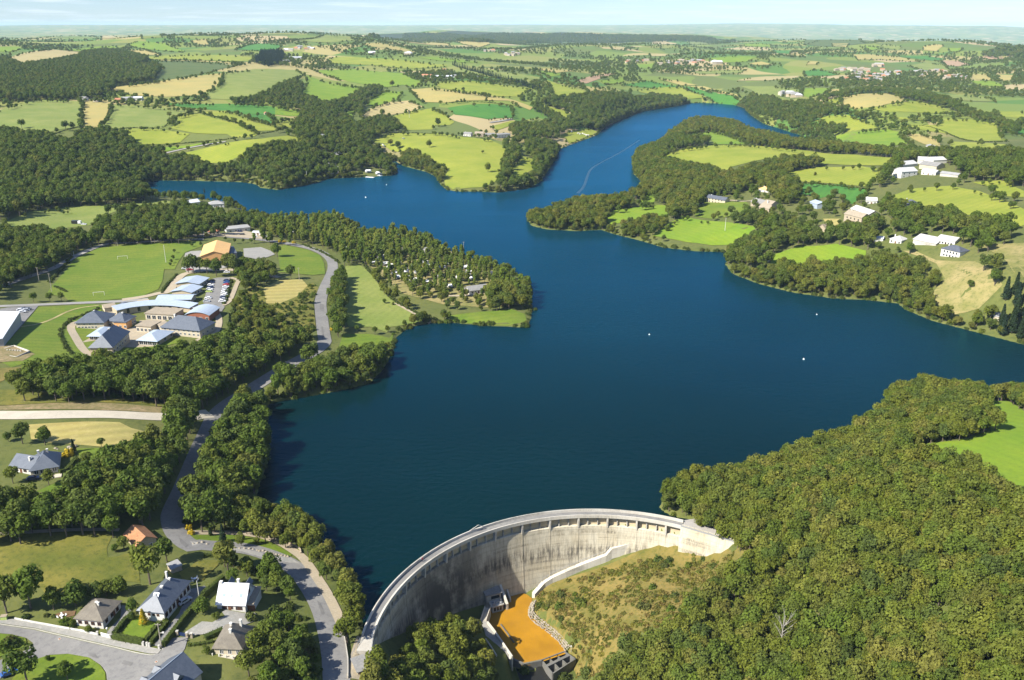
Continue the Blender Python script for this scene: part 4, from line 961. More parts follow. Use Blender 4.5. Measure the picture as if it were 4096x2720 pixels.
for zz in (3.75, 4.15):
    a, b_ = Vector(w0) + wn_ * .2, Vector(w1) + wn_ * .2
    rl.tube((*a, zz), (*b_, zz), .035, n=4)
for k in range(13):
    p = Vector(w0).lerp(Vector(w1), k / 12) + wn_ * .2; rl.tube((*p, 3.44), (*p, 4.15), .035, n=4)
rl.build('railing', M('metal_grey'), dam)
pl = [loc(q) for q in plane('O', [(880,310),(890,268),(1000,252),(1150,318),(1335,412),(1318,440)], 3.0)]
mb = MB(); mb.prism(pl if sum(pl[i-1][0]*pl[i][1]-pl[i][0]*pl[i-1][1] for i in range(len(pl))) > 0 else pl[::-1], -1.5, 3.1); mb.build('plaza', M('plaza'), dam)
# left abutment: railings that splay down to the shore path
for off, nm in ((0, 'upstream'), (1, 'downstream')):
    mb = MB(); a = Vector(cyl(A0 + rad(2.5), R0 - (.2 if off == 0 else 3.1), 3.0)); b_ = a + Vector((-1.8 if off == 0 else .8, -7.5, -.6))
    mb.tube(a + Vector((0,0,1.0)), b_ + Vector((0,0,1.0)), .05, n=5); mb.tube(a + Vector((0,0,.5)), b_ + Vector((0,0,.5)), .04, n=4)
    for k in range(5):
        p = a.lerp(b_, k / 4); mb.tube(p - Vector((0,0,1.2)), p + Vector((0,0,1.0)), .05, n=5)
    mb.build('railing', M('metal_grey'), dam)
mb = MB(); q0, q1 = cyl(A0 + rad(2.5), R0, 0), cyl(A0 + rad(2.5), R0 - 3.3, 0)
mb.prism([(q1[0], q1[1]), (q0[0], q0[1]), (q0[0] - .6, q0[1] - 6), (q1[0] + .4, q1[1] - 6)][::-1], -8, 2.98); mb.build('abutment', M('concrete'), dam)
# intake gantry leaning over the upstream parapet
gl = [plane('N', [p], z)[0] for p, z in (((975,352), 4.0), ((1090,318), 4.0), ((1045,305), 5.6), ((1070,318), 4.0))]
mb = MB(); v = [(*loc(g_), z) for g_, z in zip(gl, (4.0, 4.0, 5.6, 4.0))]
mb.tube(v[0], v[1], .14, n=5); mb.tube(v[0], v[2], .10, n=5); mb.tube(v[2], v[1], .12, n=5); mb.tube((v[0][0], v[0][1] , 2.6), v[0], .12, n=5); mb.tube((v[1][0], v[1][1], 2.6), v[1], .12, n=5)
mb.build('gantry', M('concrete_pale'), dam)

# white coping wall stepping down the right bank along the foot of the dam
cw = [plane('N', [p], z)[0] for p, z in (((1500,890),-24.6), ((1580,800),-22), ((1650,755),-20.5), ((1760,705),-18.5), ((1900,645),-16.5), ((2085,575),-13.5))]
cwz = [-24.6, -22, -20.5, -18.5, -16.5, -13.5]
cw += [plane('O', [p], z)[0] for p, z in (((300,520),-11), ((420,485),-9.4), ((560,468),-8.2), ((720,466),-7.0), ((850,466),-6.2))]; cwz += [-11, -9.4, -8.2, -7.0, -6.2]
foot = empty('bank_wall', (cw[0][0], cw[0][1], cwz[0]), 0, 'bright white concrete wall stepping down the right bank at the foot of the dam', 'retaining wall')
for k in range(len(cw) - 1):
    a, b_ = Vector((*cw[k], cwz[k])) - foot.location, Vector((*cw[k + 1], cwz[k + 1])) - foot.location
    d = Vector((b_.x - a.x, b_.y - a.y, 0)).normalized(); n_ = Vector((d.y, -d.x, 0)); n_ = n_ if n_.y < 0 else -n_
    mb = MB(); hgt = 1.7
    vs = [a - n_ * 1.2, a + n_ * .35, b_ + n_ * .35, b_ - n_ * 1.2]
    mb.add([p + Vector((0, 0, -3.0)) for p in vs] + [p + Vector((0, 0, hgt - .4)) for p in vs], [(3,2,1,0),(4,5,6,7),(0,1,5,4),(1,2,6,5),(2,3,7,6),(3,0,4,7)])
    mb.build('wall_block', M('concrete_pale'), foot)
    mb = MB(); p0, p1 = a - n_ * 1.0, b_ - n_ * 1.0
    for q in (0.0, .5): mb.tube(p0.lerp(p1, q) + Vector((0,0,hgt - .45)), p0.lerp(p1, q) + Vector((0,0,hgt + .75)), .05, n=4)
    mb.tube(p0 + Vector((0,0,hgt + .75)), p1 + Vector((0,0,hgt + .75)), .05, n=4)
    mb.build('railing', M('metal_grey'), foot)

# powerhouse at the foot of the dam
def oriented(name, t, A, B, z, label, cat, group=None):
    a, b_ = (plane(t, [A], z)[0], plane(t, [B], z)[0]) if z is not None else (ground(t, [A])[0], ground(t, [B])[0])
    mid = (a[:2] + b_[:2]) / 2; d = b_[:2] - a[:2]
    e = empty(name, (mid[0], mid[1], z if z is not None else min(a[2], b_[2])), math.atan2(d[1], d[0]), label, cat, group)
    return e, float(np.linalg.norm(d))
ph, L_ = oriented('powerhouse', 'N', (1150,1020), (1245,995), POOL_Z, 'small grey roofed valve house at the foot of the dam beside the orange pool', 'powerhouse')
BX = [(3,2,1,0),(4,5,6,7),(0,1,5,4),(1,2,6,5),(2,3,7,6),(3,0,4,7)]
mb = MB(); mb.box(-2.9, 2.5, 2.6, 6.6, -1, 5.4); mb.build('wall', M('concrete'), ph)
mb = MB(); mb.add([(-3.3,2.2,5.4),(2.9,2.2,5.4),(2.9,6.4,5.4),(-3.3,6.4,5.4),(-3.3,2.2,5.65),(2.9,2.2,5.65),(2.9,6.4,6.1),(-3.3,6.4,6.1)], BX); mb.build('roof', M('roof_grey'), ph)
mb = MB(); mb.box(-1.2, 2.0, 2.5, 2.66, 3.5, 4.7); mb.build('window', M('glass'), ph)
mb = MB(); mb.box(-1.9, 2.2, -.4, 2.58, -1, 2.5); mb.build('lower_wall', M('concrete'), ph)
mb = MB(); mb.box(-2.2, 2.5, -.7, 2.57, 2.5, 2.75); mb.build('platform', M('concrete_pale'), ph)
mb = MB()
for k in range(3): mb.box(-1.3 + k * 1.1, -.6 + k * 1.1, -.47, -.37, .6, 2.0)
mb.build('gate', M('glass'), ph)
mb = MB()
for x, y, w, d, h in ((-1.6,-.3,.8,.6,.7),(-.3,.5,1.2,.5,.9),(1.1,-.2,.7,.9,.6),(1.5,1.0,.6,.5,1.0),(-1.4,1.3,.7,.7,.5)): mb.box(x, x + w, y, y + d, 2.75, 2.75 + h)
mb.tube((-2, -.6, 2.85), (2.4, -.6, 2.85), .08); mb.tube((-2, 1.8, 3.4), (2.4, 1.8, 3.4), .07)
mb.build('machinery', M('metal_grey'), ph)
mb = MB(); mb.add([(3.3,-.6,-1),(4.1,-.6,-1),(4.1,6.5,-1),(3.3,6.5,-1),(3.3,-.6,2.5),(4.1,-.6,2.5),(4.1,6.5,6.3),(3.3,6.5,6.3)], BX); mb.build('training_wall', M('concrete_pale'), ph)
mb = MB(); mb.add([(6.0,3.0,-1),(6.6,3.0,-1),(6.6,8,-1),(6.0,8,-1),(6.0,3.0,1.5),(6.6,3.0,1.5),(6.6,8,4.5),(6.0,8,4.5)], BX); mb.build('training_wall', M('concrete_pale'), ph)
# walkway wall from the powerhouse to the access road
wk_, wl_ = oriented('walkway', 'N', (1087,1092), (1122,985), -22.5, 'narrow concrete walkway between the valve house and the access road', 'walkway')
mb = MB(); mb.box(-wl_/2, wl_/2, -.8, .8, -6, .3); mb.build('slab', M('concrete'), wk_)
for s in (-1, 1):
    mb = MB(); mb.box(-wl_/2, wl_/2, s * .95 - .12, s * .95 + .12, -6, 1.1); mb.build('parapet', M('concrete_pale'), wk_)
# access road and its retaining wall, low guide wall, weir
ar = plane('N', [(1040,1075),(1120,1090),(1190,1180),(1320,1372),(1285,1360),(1190,1275),(1110,1225),(1085,1130),(1030,1100)], -22.4)
mb = MB(); pr = [tuple(p) for p in ar]; pr = pr if sum(pr[i-1][0]*pr[i][1]-pr[i][0]*pr[i-1][1] for i in range(len(pr))) > 0 else pr[::-1]
mb.prism(pr, -29, -22.3); tag(mb.build('access_road', M('asphalt_pale')), 'grey paved landing beside the orange pool', 'road', kind='structure')
rw = plane('N', [(1120,1090),(1190,1180),(1250,1270),(1322,1374)], -21.5)
mb = MB(); wall_line(mb, rw, .5, 5.9, 0, 4, zfix=-27.4); tag(mb.build('retaining_wall', M('concrete_pale')), 'concrete retaining wall between the paved landing and the orange pool', 'retaining wall')
rw = plane('N', [(1105,1235),(1150,1300),(1195,1372)], -21.5)
mb = MB(); wall_line(mb, rw, .35, 4, 0, 4, zfix=-25.2); tag(mb.build('retaining_wall', M('concrete_pale')), 'short thin concrete wall below the paved landing next to the wood', 'retaining wall')
rw = plane('N', [(1228,1110),(1280,1180),(1336,1258)], POOL_Z + .4)
mb = MB(); wall_line(mb, rw, .35, 1.5, 0, 4, zfix=POOL_Z - 1.1); tag(mb.build('guide_wall', M('concrete_dark')), 'thin guide wall standing in the orange pool', 'wall')
rw = plane('N', [(1300,1385),(1390,1440),(1470,1430),(1560,1408)], POOL_Z + .6)
mb = MB(); wall_line(mb, rw, .6, 3.2, 0, 4, zfix=POOL_Z - 2.4); tag(mb.build('weir_wall', M('concrete_dark')), 'dark low weir wall closing the orange pool at the bottom', 'weir')
we = plane('N', [(1560,1408),(1745,1340),(1835,1400),(1650,1520)], POOL_Z)
weir = empty('weir', (*we.mean(0), POOL_Z - 1.5), 0, 'dark concrete frame of weir channels below the orange pool', 'weir')
W4 = [Vector((*p, 0)) - Vector((*we.mean(0), 0)) for p in we]
def beam(p, q, h0, h1, w, nm='beam'):
    d = (q - p).normalized(); n_ = Vector((-d.y, d.x, 0)) * w / 2; mb = MB(); v = [p - n_, p + n_, q + n_, q - n_]
    mb.add([x + Vector((0,0,h0)) for x in v] + [x + Vector((0,0,h1)) for x in v], [(0,1,2,3),(7,6,5,4),(4,5,1,0),(5,6,2,1),(6,7,3,2),(7,4,0,3)]); mb.build(nm, M('concrete_dark'), weir)
for k in range(4): beam(W4[k], W4[(k + 1) % 4], -1.5, 1.8, .4)
for u in (.33, .66): beam(W4[0].lerp(W4[1], u), W4[3].lerp(W4[2], u), -1.5, 1.5, .3)
beam(W4[0].lerp(W4[3], .45), W4[1].lerp(W4[2], .45), -1.5, 1.78, 1.0, 'walkway')
mb = MB(); mb.add([W4[0], W4[1], W4[2], W4[3]], [(0,1,2,3)]); mb.build('channel_floor', M('tailrace_water'), weir)
tb = plane('N', [(1330,1400),(1470,1432),(1560,1410),(1660,1530),(1760,1640),(1420,1640)], -26.8)
patch('tailrace', M('tailrace_water'), tb, .4, 2.0, 'dark shaded channel below the weir', cat='channel')
# stone facing along the pool's right edge
mb = MB(); line = resample(smooth_line(plane('N', [(1475,930),(1452,985),(1450,1030),(1480,1075),(1568,1140),(1650,1205),(1712,1262),(1752,1320)], POOL_Z + .5)), .55); nn_ = normals(line)
for i, p in enumerate(line):
    for j in range(4):
        q = p + nn_[i] * (-.2 - j * .5 if nn_[i][0] < 0 else .2 + j * .5) * 1.0 + np.array([random.uniform(-.2, .2), random.uniform(-.2, .2)])
        r = random.uniform(.22, .42); mb.ball((q[0], q[1], POOL_Z + .1 + j * .42 + random.uniform(-.1, .1)), r, r * .8, 6, 4, .5)
tag(mb.build('riprap', M('stone')), 'pale rubble stone facing along the right edge of the orange pool', 'stone facing', kind='stuff')
mb = MB(); c = ground('N', [(1800,1350)])[0]; mb.tube((c[0], c[1], c[2] - .5), (c[0], c[1], c[2] + 2.6), .06); mb.box(c[0] - .2, c[0] + .2, c[1] - .2, c[1] + .2, c[2] + 2.6, c[2] + 3.0)
tag(mb.build('marker_post', M('white_wall')), 'small white marker post beside the weir', 'post')

# ------------------------------------------------------------------ houses
def shell(L, d, h, sink, rise, roof):
    """wall outline with gable triangles where the roof has them"""
    mb = MB(); x0, x1 = -L / 2, L / 2
    if roof == 'gx':
        mb.add([(x0,0,-sink),(x1,0,-sink),(x1,d,-sink),(x0,d,-sink),(x0,0,h),(x1,0,h),(x1,d,h),(x0,d,h),(x0,d/2,h+rise-.05),(x1,d/2,h+rise-.05)],
               [(0,1,5,4),(1,2,6,9,5),(2,3,7,6),(3,0,4,8,7),(3,2,1,0),(4,5,9,8),(6,7,8,9)])
    elif roof == 'gy':
        mb.add([(x0,0,-sink),(x1,0,-sink),(x1,d,-sink),(x0,d,-sink),(x0,0,h),(x1,0,h),(x1,d,h),(x0,d,h),(0,0,h+rise-.05),(0,d,h+rise-.05)],
               [(0,1,5,8,4),(1,2,6,5),(2,3,7,9,6),(3,0,4,7),(3,2,1,0),(5,6,9,8),(7,4,8,9)])
    else: mb.box(x0, x1, 0, d, -sink, h)
    return mb
def roofmesh(L, d, h, rise, roof, o, th=.18, ridge=None):
    mb = MB(); x0, x1, y0, y1 = -L/2 - o, L/2 + o, -o, d + o; e = h - o * rise / max(1, (d if roof != 'gy' else L) / 2) * .6
    if roof in ('gx', 'gy', 'hip'):
        if roof == 'gx': r0, r1 = (x0, d/2), (x1, d/2)
        elif roof == 'gy': r0, r1 = (0, y0), (0, y1)
        else:
            if L >= d: k = min(L, d) / 2 * (ridge or 1.0); r0, r1 = (x0 + k, d/2), (x1 - k, d/2)
            else: k = L / 2 * (ridge or 1.0); r0, r1 = (0, y0 + k), (0, y1 - k)
        t = h + rise
        along_x = roof == 'gx' or (roof == 'hip' and L >= d)
        for dz in (0, th): mb.v += [(x0,y0,e+dz),(x1,y0,e+dz),(x1,y1,e+dz),(x0,y1,e+dz),(r0[0],r0[1],t+dz),(r1[0],r1[1],t+dz)]
        if along_x: up = [(0,1,5,4),(1,2,5),(2,3,4,5),(3,0,4)]
        else: up = [(0,1,4),(1,2,5,4),(2,3,5),(3,0,4,5)]
        if roof in ('gx', 'gy'): up = [f for f in up if len(f) == 4]
        mb.f += [tuple(i + 6 for i in f) for f in up] + [f[::-1] for f in up]
        ring = [(0,1),(1,2),(2,3),(3,0)] if roof == 'hip' else ([(0,1),(1,5),(5,2),(2,3),(3,4),(4,0)] if roof == 'gx' else [(0,4),(4,1),(1,2),(2,5),(5,3),(3,0)])
        mb.f += [(a, b_, b_ + 6, a + 6) for a, b_ in ring]
    elif roof == 'flat':
        mb.box(x0, x1, y0, y1, h, h + .35)
    elif roof == 'shed':
        mb.add([(x0,y0,h),(x1,y0,h),(x1,y1,h+rise),(x0,y1,h+rise),(x0,y0,h+th),(x1,y0,h+th),(x1,y1,h+rise+th),(x0,y1,h+rise+th)], [(3,2,1,0),(4,5,6,7),(0,1,5,4),(1,2,6,5),(2,3,7,6),(3,0,4,7)])
    elif roof == 'barrel':
        n = 8; v = []
        for i in range(n + 1):
            x = x0 + (x1 - x0) * i / n; z = h + rise * (1 - (2 * i / n - 1) ** 2)
            v += [(x, y0, z), (x, y1, z), (x, y0, z + th), (x, y1, z + th)]
        f = []
        for i in range(n):
            q = i * 4; f += [(q+2, q+6, q+7, q+3), (q, q+1, q+5, q+4), (q, q+4, q+6, q+2), (q+1, q+3, q+7, q+5)]
        f += [(0,2,3,1), (n*4, n*4+1, n*4+3, n*4+2)]; mb.add(v, f)
    return mb
def house(name, label, t, A, B, depth, h, rise, roof, wm, rm, over=.45, wins=(), door=None, chim=(), sky=(), at=0.0, cat='house', group=None, ridge=None, frames=True, sink=1.5):
    """A, B: the two ends of the front wall in the photo (at height `at` above its foot); the house runs back from there.
       wins: (side, position along the wall 0..1, sill height, width, height); chim: (x share, y share, height, size)"""
    p = ground(t, [A, B], at)
    d = p[1][:2] - p[0][:2]; L = float(np.linalg.norm(d)); mid = (p[0][:2] + p[1][:2]) / 2
    z = float(min(p[0][2], p[1][2], hm(*mid)))
    e = empty(name, (mid[0], mid[1], z), math.atan2(d[1], d[0]), label, cat, group)
    shell(L, depth, h, sink, rise, roof).build('wall', M(wm), e)
    if roof == 'barrel':
        mb = MB(); n = 8; vs = []; xs = [-L/2 + L * i / n for i in range(n + 1)]
        for y in (0.0, depth): vs += [(x, y, h) for x in xs] + [(x, y, h + rise * (1 - (2 * i / n - 1) ** 2)) for i, x in enumerate(xs)]
        q = n + 1; mb.add(vs, [tuple(range(q)) + tuple(range(2*q-1, q-1, -1)), tuple(range(2*q, 3*q))[::-1] + tuple(range(3*q, 4*q))]); mb.build('gable', M(wm), e)
    roofob = roofmesh(L, depth, h, rise, roof, over, ridge=ridge).build('roof', M(rm), e)
    if roof in ('hip', 'gx', 'gy') and L > 6 and h > 2.4:
        pass
    def on_wall(side, u, s, w, hh, nm, m, out=.04, frame=False):
        if side == 'f': x, y, a = -L/2 + u * L, 0, 0
        elif side == 'b': x, y, a = -L/2 + u * L, depth, math.pi
        elif side == 'r': x, y, a = L/2, u * depth, math.pi/2
        else: x, y, a = -L/2, u * depth, -math.pi/2
        mb = MB(); mb.box(-w/2, w/2, -out, .05, s, s + hh)
        o = mb.build(nm, M(m), e); o.location = (x, y, 0); o.rotation_euler = (0, 0, a)
        if frame:
            fb = MB(); t_ = .09
            for bx in ((-w/2-t_, w/2+t_, s-t_, s), (-w/2-t_, w/2+t_, s+hh, s+hh+t_), (-w/2-t_, -w/2, s, s+hh), (w/2, w/2+t_, s, s+hh), (-.04, .04, s, s+hh)):
                fb.box(bx[0], bx[1], -out-.04, .04, bx[2], bx[3])
            fb.build('frame', M('frame_white' if wm != 'white_wall' else 'wood_brown'), o)
    for side, u, s, w, hh in wins: on_wall(side, u, s, w, hh, 'window', 'glass', frame=frames)
    if door: on_wall(door[0], door[1], 0, door[2] if len(door) > 2 else 1.0, door[3] if len(door) > 3 else 2.1, 'door', door[4] if len(door) > 4 else 'wood_brown')
    for cx, cy, ch, cs in chim:
        ch, cs = ch * .45, cs * .85
        mb = MB(); x, y = -L/2 + cx * L, cy * depth; zt = h + rise
        mb.box(x - cs/2, x + cs/2, y - cs/2, y + cs/2, h, zt + ch); mb.box(x - cs/2 - .08, x + cs/2 + .08, y - cs/2 - .08, y + cs/2 + .08, zt + ch, zt + ch + .15)
        c = mb.build('chimney', M('white_wall'), roofob)
    for sx, sy, w, hh in sky:                                       # panes lying on the front roof slope
        y = sy * depth / 2; f = rise / (depth / 2 if roof == 'gx' else min(L, depth) / 2); zz = h + y * f
        mb = MB(); dy_ = hh * math.cos(math.atan(f)); dz_ = dy_ * f
        vs = [(-L/2 + sx * L, y, zz), (-L/2 + sx * L + w, y, zz), (-L/2 + sx * L + w, y + dy_, zz + dz_), (-L/2 + sx * L, y + dy_, zz + dz_)]
        mb.add([(a, b_, c + .16) for a, b_, c in vs] + [(a, b_, c + .27) for a, b_, c in vs], [(3,2,1,0),(4,5,6,7),(0,1,5,4),(1,2,6,5),(2,3,7,6),(3,0,4,7)])
        mb.build('skylight', M('solar'), roofob)
    e['_L'] = L
    return e
def row(side, n, s, w, h, u0=.1, u1=.9): return [(side, u0 + (u1 - u0) * (k / (n - 1) if n > 1 else .5), s, w, h) for k in range(n)]

# --- the housing estate at lower left
house('bungalow','white bungalow with brown hipped roof behind the sandy pavement','L',(672,1092),(905,1124),8.6,2.9,2.5,'hip','white_wall','slate_brown',.5,
      row('f',4,1.1,.9,.9,.14,.86)+row('r',3,1.0,1.0,1.1,.2,.8),('r',.62,1.0,2.1),[(.62,.42,.9,.6),(.52,.46,.7,.6)])
h2 = house('villa','long villa with steep blue slate hipped roof and solar panels beside the yellow conifer','L',(1222,1040),(1440,1068),14.5,3.5,3.2,'hip','white_wall','slate',.5,
      row('f',3,2.0,.6,.6,.4,.75)+row('r',7,1.2,1.1,1.4,.08,.92),('r',.5,1.0,2.2),[(.5,.45,.9,.8),(.52,.72,.9,.7),(.2,.9,1.2,.6)],[(.40,.35,.75,1.7),(.52,.35,.75,1.7)])
h3 = house('white_house','white house with bright glaring slate roof and gable chimney','L',(1893,945),(2142,982),8.5,2.7,4.3,'gx','white_wall','roof_white',.35,  # slate coloured white: the sun's glint is put into the roof colour
      row('f',2,1.2,.6,.8,.22,.30)+[('f',.52,1.2,.5,.8),('f',.73,1.0,1.0,1.1),('f',.82,1.0,1.0,1.1),('r',.5,1.2,.9,1.1),('r',.5,4.0,.9,1.0)],('f',.44,.9,2.1),[(.03,.5,.9,.9),(.60,.62,1.3,.8)],
      [(.16,.28,1.0,1.1),(.46,.30,.6,.9),(.76,.30,1.0,1.1)])
mb = MB()
for x in (-2.2, 3.2):
    mb.add([(x-1,4.8,5.2),(x+1,4.8,5.2),(x,4.8,6.6),(x-1,8.2,5.2),(x+1,8.2,5.2),(x,8.2,6.6)], [(0,1,2),(5,4,3),(0,2,5,3),(1,4,5,2)])
mb.build('dormer', M('slate_dark'), h3)
house('garage','flat roofed garage with brown door joined to the white house','M',(417,958),(470,968),7.5,2.5,.4,'shed','white_wall','roof_beige',.25,[],('f',.5,2.6,2.0,'wood_brown'),cat='garage')
house('stone_roof_house','cream house with brown hipped slate roof and two chimneys above the gravel forecourt','M',(130,1340),(372,1370),8.8,3.0,3.6,'hip','cream_wall','slate_brown',.5,
      row('f',3,1.0,.8,1.3,.25,.85)+row('r',3,1.1,.9,1.2,.2,.8),('r',.5,1.0,2.1),[(.52,.30,.7,.75),(.42,.58,.8,.7),(.72,.72,1.2,.7)])
mb = MB(); c = ground('M',[(110,1345),(270,1385)]); d = c[1] - c[0]
tr_, tl_ = oriented('terrace', 'M', (105,1352), (300,1388), None, 'pale paved terrace in front of the cream house', 'terrace')
mb.box(-tl_/2, tl_/2, -.2, 2.6, -1.2, .35); mb.build('slab', M('road_white'), tr_)
for k in range(4):
    mb = MB(); mb.box(-tl_/2 + k * tl_/3.3, -tl_/2 + k * tl_/3.3 + .3, -.15, .1, .35, 1.1); mb.build('pillar', M('white_wall'), tr_)
# dark slate house cut by the lower edge: placed by its ridge
rz = 8.0
g0, g1 = plane('L', [(1588,1332)], 8 + rz)[0], plane('L', [(1290,1580)], 8 + rz)[0]
d = g0 - g1; ln = float(np.linalg.norm(d)); mid = (g0 + g1) / 2; ang = math.atan2(d[1], d[0])
h5 = empty('slate_house', (mid[0], mid[1], float(hm(*mid))), ang, 'long dark slate roofed house with two dormers at the bottom edge', 'house')
b_ = h5; zoff = 8 + rz - h5.location.z
ob = shell(ln, 11, zoff - 4.2, 2, 4.2, 'gx').build('wall', M('cream_wall'), b_); ob.location.y = -5.5
rf = roofmesh(ln, 11, zoff - 4.2, 4.2, 'gx', .4).build('roof', M('slate'), b_); rf.location.y = -5.5
for k, x in enumerate((ln * .02, -ln * .36)):
    for s in (1, -1):
        if s == 1 and k == 1: pass
        mb = MB(); y0, y1 = s * 4.2, s * 1.0; z0 = zoff - 3.3
        mb.add([(x-1.3,y0,z0-.6),(x+1.3,y0,z0-.6),(x+1.3,y0,z0+.9),(x-1.3,y0,z0+.9),(x,y0,z0+2.0),(x-1.3,y1,z0+.9),(x+1.3,y1,z0+.9),(x,y1,z0+2.0)], [(0,1,2,4,3),(2,6,7,4),(3,4,7,5),(1,6,2),(0,3,5)])
        dm = mb.build('dormer', M('slate'), b_)
        mb = MB(); mb.box(x - .7, x + .7, y0 - .06 if s < 0 else y0 - .02, y0 + .02 if s < 0 else y0 + .06, z0 - .3, z0 + .8); mb.build('window', M('glass'), dm)
for k in range(4):
    mb = MB(); x = -ln * .4 + k * ln * .25; mb.box(x - .55, x + .55, -5.56, -5.44, 1.0, 2.4); mb.build('window', M('glass'), b_)
mb = MB(); mb.tube((-ln/2, 5.5, zoff + .2), (ln/2, 5.5, zoff + .2), .1); mb.build('ridge_cap', M('roof_metal_blue'), rf)
house('barn','stone barn with rusty orange tiled gable roof at the road bend','L',(1195,450),(1370,398),9.2,2.9,2.1,'gy','stone_wall','roof_tile',.4,[('f',.7,.9,.9,1.0),('r',.4,1.0,.9,.9)],('f',.3,1.8,2.2),cat='barn')
# --- blue slate house further up the left edge
h7 = house('blue_slate_house','cream house with wide blue slate roof and white gable ends by the straw field','J',(262,1160),(498,1128),11,2.6,3.8,'hip','cream_wall','slate',.5,
      row('f',4,.9,1.3,1.3,.2,.85)+row('r',2,.9,1.0,1.2),('f',.55,1.1,2.1),[(.30,.62,1.0,.8),(.62,.62,1.0,.7)])
house('slate_wing','gabled slate wing with white gable walls joined to the blue slate house','J',(92,1112),(268,1150),8.5,2.4,2.8,'gx','white_wall','slate',.4,row('f',2,.9,1.2,1.2,.3,.7),('f',.5,1.0,2.1),[(.75,.3,.9,.7)],cat='house wing')
tr_, tl_ = oriented('terrace', 'J', (255,1170), (520,1140), None, 'white paved terrace in front of the blue slate house', 'terrace')
mb = MB(); mb.box(-tl_/2, tl_/2, -2.6, .1, -1.0, .25); mb.build('slab', M('road_white'), tr_)
house('gate_hut','small hut with mossy grey roof and red door at the left end of the dam','N',(64,1530),(156,1530),4.6,2.4,.9,'shed','cream_wall','roof_grey',.35,[('f',.75,1.2,.5,.6)],('f',.28,.9,2.0,'door_red'),cat='hut')

# --- the school
house('school_wing','front school wing with hipped dark slate roof running away from the camera','S',(778,1214),(972,1230),23,4.6,5.2,'hip','beige_wall','slate',.7,
      row('f',2,1.4,1.6,1.4,.45,.8)+row('r',6,1.2,1.5,1.3,.1,.9)+row('r',6,3.2,1.0,.9,.1,.9),None,[(.5,.55,.8,.9)],cat='school building',ridge=.8)
house('school_wing','left school wing with broad dark slate roof above cream walls','S',(658,992),(900,1008),15,4.4,4.2,'hip','cream_wall','slate',.7,
      row('f',6,1.2,1.1,1.0,.1,.7)+row('f',5,3.0,1.0,.8,.1,.9),None,[(.5,.5,.6,.8)],cat='school building')
house('school_wing','small slate roofed school block between the two larger wings','S',(935,985),(1075,1000),10,4.2,3.2,'hip','beige_wall','slate',.6,row('f',3,1.2,1.2,1.2)+row('r',4,1.2,1.2,1.2),None,[(.6,.5,.8,.9)],cat='school building')
house('school_wing','right school wing with long dark slate roof and row of small windows','S',(1392,1046),(1722,1082),14,4.6,4.8,'hip','cream_wall','slate',.7,
      row('f',6,1.3,1.1,1.0,.38,.95)+row('f',8,3.2,1.2,.8,.1,.95)+row('r',3,1.2,1.1,1.1,.2,.8),None,[(.18,.5,.7,.9)],cat='school building')
house('school_hall','low school hall with pale metal hipped roof facing the wood','S',(1192,1136),(1352,1150),15,3.0,2.2,'hip','beige_wall','roof_metal_blue',.9,row('f',4,.6,2.2,2.0,.15,.85)+row('r',3,.8,1.6,1.8),cat='school building')
house('school_hall','low school hall with pale metal roof left of the front wing','S',(768,1092),(884,1104),13,2.8,1.5,'hip','beige_wall','roof_metal_blue',.9,row('f',3,.6,1.8,1.8,.2,.8),cat='school building')
house('school_hall','flat roofed beige school block in the middle court','S',(1252,918),(1492,926),11,3.6,0,'flat','cream_wall','roof_beige',.4,row('f',5,.5,2.2,2.2,.12,.88),cat='school building')
house('school_hall','small flat roofed beige block behind the pale hall','S',(1176,1026),(1302,1036),9,3.6,0,'flat','cream_wall','roof_beige',.4,row('f',4,.8,1.4,1.6),cat='school building')
house('school_hall','narrow flat roofed link with orange wall beside the right wing','S',(1390,1030),(1470,1012),7,3.2,0,'flat','cream_wall','roof_beige',.3,row('f',2,.8,1.6,1.5,.3,.7),cat='school building')
house('school_hall','dark flat roofed link joining the front and left wings','S',(985,1000),(1090,1006),6,4.0,0,'flat','ochre_wall','slate_dark',.3,row('f',3,1.0,1.3,1.4),cat='school building')
house('school_hall','school hall with curved pale metal roof at the right end','S',(1600,928),(1800,936),14,3.6,1.8,'barrel','brick_red','roof_metal_blue',.5,row('f',4,.8,1.4,1.6),cat='school building')
house('school_annexe','long classroom block with low pale blue roof nearest the school court','S',(1352,792),(1640,782),10,3.2,1.2,'gx','beige_wall','roof_metal_blue',.7,row('f',7,.8,1.8,1.7,.1,.95),cat='school building')
house('school_annexe','classroom block with pale blue ridged roof in the middle of its row','S',(1480,722),(1648,728),12.5,3.4,1.3,'gy','beige_wall','roof_metal_blue',.7,row('r',4,.8,1.5,1.6),cat='school building')
house('school_annexe','classroom block with pale blue roof farthest up its row','S',(1520,652),(1712,654),14,3.4,1.3,'gy','beige_wall','roof_metal_blue',.7,row('r',4,.8,1.5,1.6),cat='school building')
house('store','small store with beige monopitch roof behind the school','S',(903,858),(1000,846),8,2.8,1.2,'gx','cream_wall','roof_beige',.4,[],('r',.5,2.0,2.1),cat='shed')
